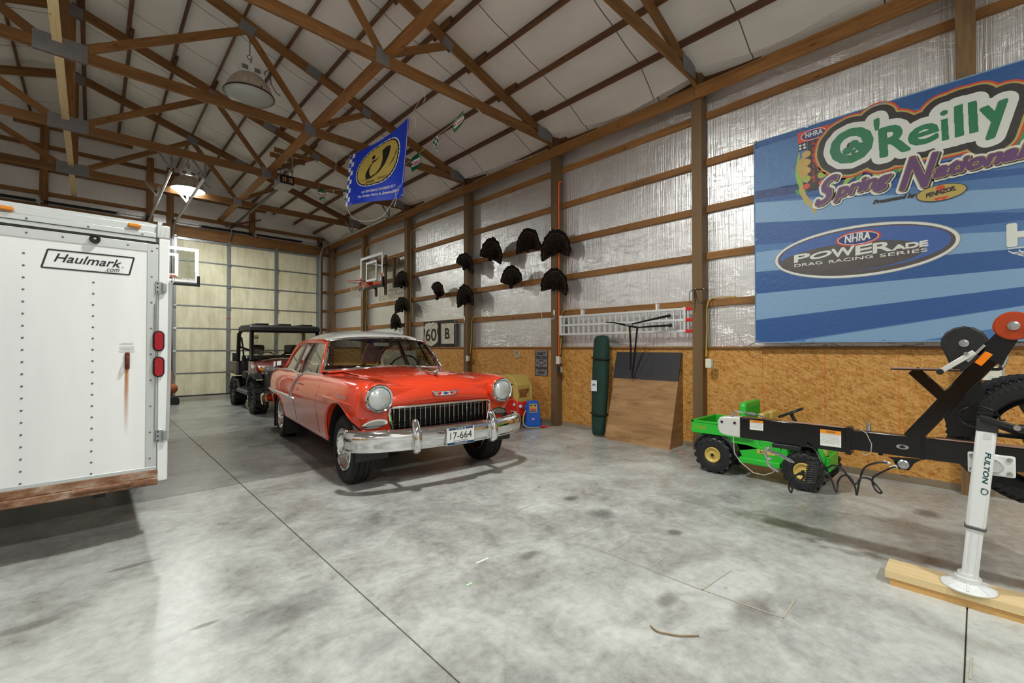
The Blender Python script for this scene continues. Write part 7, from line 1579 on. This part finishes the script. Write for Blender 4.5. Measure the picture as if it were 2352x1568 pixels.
flag_patch([(.69,.49),(.78,.56),(.83,.66),(.82,.70),(.80,.62),(.75,.55)], M_FBLK, .010, 'snow_rider', 1)
for i in range(12):
    for j in range(2):
        if (i+j) % 2 == 0: a0, b0 = .0+.05*j, i/12; flag_patch([(a0,b0),(a0+.05,b0),(a0+.05,b0+1/12),(a0,b0+1/12)], M_FW, .004, 'check', 0)
def flag_text(s, a0, a1, b0, b1, mat, lift=.006, shear=0.0, off=0.0, slope=0.0):
    vs, fs = text_mesh(s, off, shear); x0 = min(v[0] for v in vs); x1 = max(v[0] for v in vs); y0 = min(v[1] for v in vs); y1 = max(v[1] for v in vs)
    me = bpy.data.meshes.new('lettering'); me.from_pydata([tuple(fl(a0+(a1-a0)*(x-x0)/(x1-x0), b0+(b1-b0)*(y-y0)/(y1-y0)+slope*(x-x0)/(x1-x0), lift)) for x, y in vs], [], fs); link('lettering', me, mat, flag, True)
flag_text('CARLISLE', .38, .52, .325, .365, M_FBLK, .012, .2, .02, .0); flag_text('DAYCO', .56, .72, .345, .385, M_FBLK, .012, .1, .0, .0)
flag_text('HIGH PERFORMANCE SNOWMOBILE BELTS', .34, .86, .165, .205, M_FW, .008, 0, .01, .0); flag_text('The Driving Force In Snowmobiling', .28, .92, .075, .135, M_FW, .008, .1, .02, .0)
for a, b in ((.01,.985),(.99,.985),(.015,.02),(.99,.03)): MB().torus(fl(a,b,.006), (1,.2,0), .012, .004, 12, 5).done('grommet', M_ZINC, flag, True)
c2 = survey(975,205,1,bayY(2)); c3 = survey(770,335,1,bayY(3))
MB().tube(spline([fl(.99,.985), (fl(.99,.985)+c2)/2+V(.01,0,-.01), c2+V(0,.02,-.02)]), .0035, 5).tube(spline([c2+V(0,.02,.12), c2+V(.01,.03,-.02), c2+V(.03,.03,-.10), c2+V(.0,.03,-.16)]), .0035, 5).tube(spline([fl(.99,.985), fl(.99,.985)+V(.05,-.05,.02), fl(.99,.985)+V(.08,-.06,-.06), fl(.99,.985)+V(.06,-.05,-.14)]), .0035, 5).done('tie_string', M_STR, flag, True)
MB().tube(spline([fl(.01,.985), (fl(.01,.985)+c3)/2+V(0,0,-.01), c3+V(0,-.02,-.04)]), .0035, 5).tube(spline([c3+V(0,-.025,.12), c3+V(0,-.025,-.04), c3+V(.005,-.025,-.25), c3+V(.0,-.025,-.44)]), .003, 5).done('tie_string', M_STR, flag, True)
lo = [fl(.015,.02), fl(.2,-.22), fl(.45,-.32), fl(.7,-.25), fl(.86,.0), fl(.95,.16), fl(.99,.2)]
MB().tube(spline(lo), .004, 5).tube(spline([fl(.95,.16,.02), fl(.90,.08,.03), fl(.92,-.02,.03), fl(.90,-.12,.03)]), .004, 5).tube(spline([fl(.99,.985,.01), fl(1.0,.6,.01), fl(.985,.2,.01)]), .0035, 5).done('loose_string', M_STR, flag, True)
# pennant string from truss to truss
def m_check():
    t = NT('green check pennant'); c_ = t.n('ShaderNodeTexChecker', {'Vector': t.coords(kind='Object'), 'Color1': srgb(18,104,56), 'Color2': srgb(230,232,228), 'Scale': 22.0}); t.p(Base_Color=c_.outputs[0], Roughness=.35); return t.m
M_PG = m_vinyl('pennant green', 14,100,52,.3); M_PC = m_check(); M_PRED = m_vinyl('pennant red', 200,40,36,.3)
sA, sB = survey(1078,238,1,bayY(2)+.03), survey(733,437,1,bayY(4)-.03)
SP = [sA, survey(1062,262,1,5.12), survey(1030,292,1,5.42), survey(1000,315,1,5.70), survey(965,350,1,6.05), survey(930,378,1,6.4), survey(860,425,1,7.4), survey(800,436,1,8.5), survey(765,436,1,9.1), sB]
ps = thing('pennant_string', 'string of green and checkered pennants strung between two trusses', 'pennants', SP[4])
MB().tube(spline(SP), .004, 5).tube(spline([sA+V(0,0,.16), sA, sA+V(-.05,.0,-.02), sA+V(-.10,.0,-.08)]), .004, 5).tube(spline([sB+V(0,0,.12), sB+V(-.03,-.0,.0), sB+V(-.06,0,-.07)]), .004, 5).done('string', M_STR, ps, True)
def pennant(c4, mat, txt=None):
    """four corners: top-left, top-right, bottom-right, bottom-left (pixels with depth)"""
    P = [survey(x, y, 1, d) for x, y, d in c4]; n_ = 6
    def f(a, b, l=0): 
        p = P[0].lerp(P[1], a).lerp(P[3].lerp(P[2], a), b); return p + V(-.9,-.4,0)*(.02*sin(a*3+b*4)+l)
    o = MB().grid([[f(i/n_, j/n_) for i in range(n_+1)] for j in range(n_+1)]).done('pennant', mat, ps, True, solid=.001)
    if txt:
        MB().grid([[f(.08+.84*i/8, b_, .004) for i in range(9)] for b_ in (.30,.40,.50,.60,.70)]).done('logo_panel', M_FW, o, True)
        vs, fs = text_mesh(txt, .03, .15); x0 = min(v[0] for v in vs); x1 = max(v[0] for v in vs); y0 = min(v[1] for v in vs); y1 = max(v[1] for v in vs)
        me = bpy.data.meshes.new('lettering'); me.from_pydata([tuple(f(.24+.62*(x-x0)/(x1-x0), .66-.30*(y-y0)/(y1-y0), .007)) for x, y in vs], [], fs); link('lettering', me, M_PRED, o, True)
        decal([f(.16+.07*cos(a), .50+.13*sin(a), .0075) for a in [2*pi*i/16 for i in range(16)]], M_PG, o, 'logo_disc')
    return o
pennant([(1040,285,5.33),(1065,255,5.15),(1068,277,5.15),(1042,304,5.33)], M_PG, 'Castrol')
pennant([(943,367,6.25),(964,350,6.05),(967,380,6.05),(945,394,6.25)], M_PG, 'Castrol')
pennant([(731,434,9.6),(747,437,9.45),(745,459,9.45),(732,458,9.6)], M_PG, 'Castrol'); pennant([(789,436,8.7),(802,436,8.5),(801,458,8.5),(790,459,8.7)], M_PG, 'Castrol')
for a, b, c_ in (((993,322,5.78),(1008,309,5.62),(1004,350,5.70)), ((764,437,9.15),(769,437,9.0),(766,449,9.1)), ((1077,236,4.99),(1086,236,4.93),(1108,262,4.88))):
    P = [survey(x, y, 1, d) for x, y, d in (a, b, c_)]; MB().flat(P).done('checkered_pennant', M_PC, ps, True, solid=.001, smooth=False)
# garage door opener
op = thing('door_opener', 'black garage door opener hung from the trusses on perforated angle', 'door opener', (2.84, 9.9, 4.7))
MB().box(2.72,2.98,9.60,10.02,4.62,4.80).done('motor_housing', M_BLACK, op, True, bevel=.012)
MB().box(2.72,2.98,9.60,10.02,4.60,4.625).done('light_cover', S('smoked cover', 170,168,158,.4), op, True)
MB().box(2.715,2.722,9.62,10.0,4.64,4.79).done('label_panel', S('opener label grey', 120,120,122,.5), op, True, smooth=False)
for i in range(5): MB().box(2.76+.04*i,2.785+.04*i,9.596,9.601,4.66,4.76).done('control', (M_GALV, M_AMBER, M_DKP)[i % 3], op, True, smooth=False)
MB().bar((2.84,9.98,4.68),(2.84,DY-.16,4.70),.05,.035).done('rail', M_BLACK, op, True)
MB().bar((2.84,DY-.3,4.68),(2.84,DY-.12,4.35),.02,.03).done('door_arm', M_GALV, op, True)
for y in (9.66, 9.95):
    for x in (2.74, 2.96): MB().bar((x,y,4.79),(x+(.0 if y > 9.8 else -.0),y+.0,5.28),.03,.004,(0,1,0)).done('hanger_strap', M_GALV, op, True, smooth=False)
    MB().bar((2.72,y,4.92),(2.98,y,4.92),.03,.004,(0,1,0)).done('cross_strap', M_GALV, op, True, smooth=False)
beam('support_board', (2.62,9.66,5.28), (3.3,9.66,5.28), .038, .089, M_TRUSS, op); beam('support_board', (2.62,9.95,5.28), (3.3,9.95,5.28), .038, .089, M_TRUSS, op)
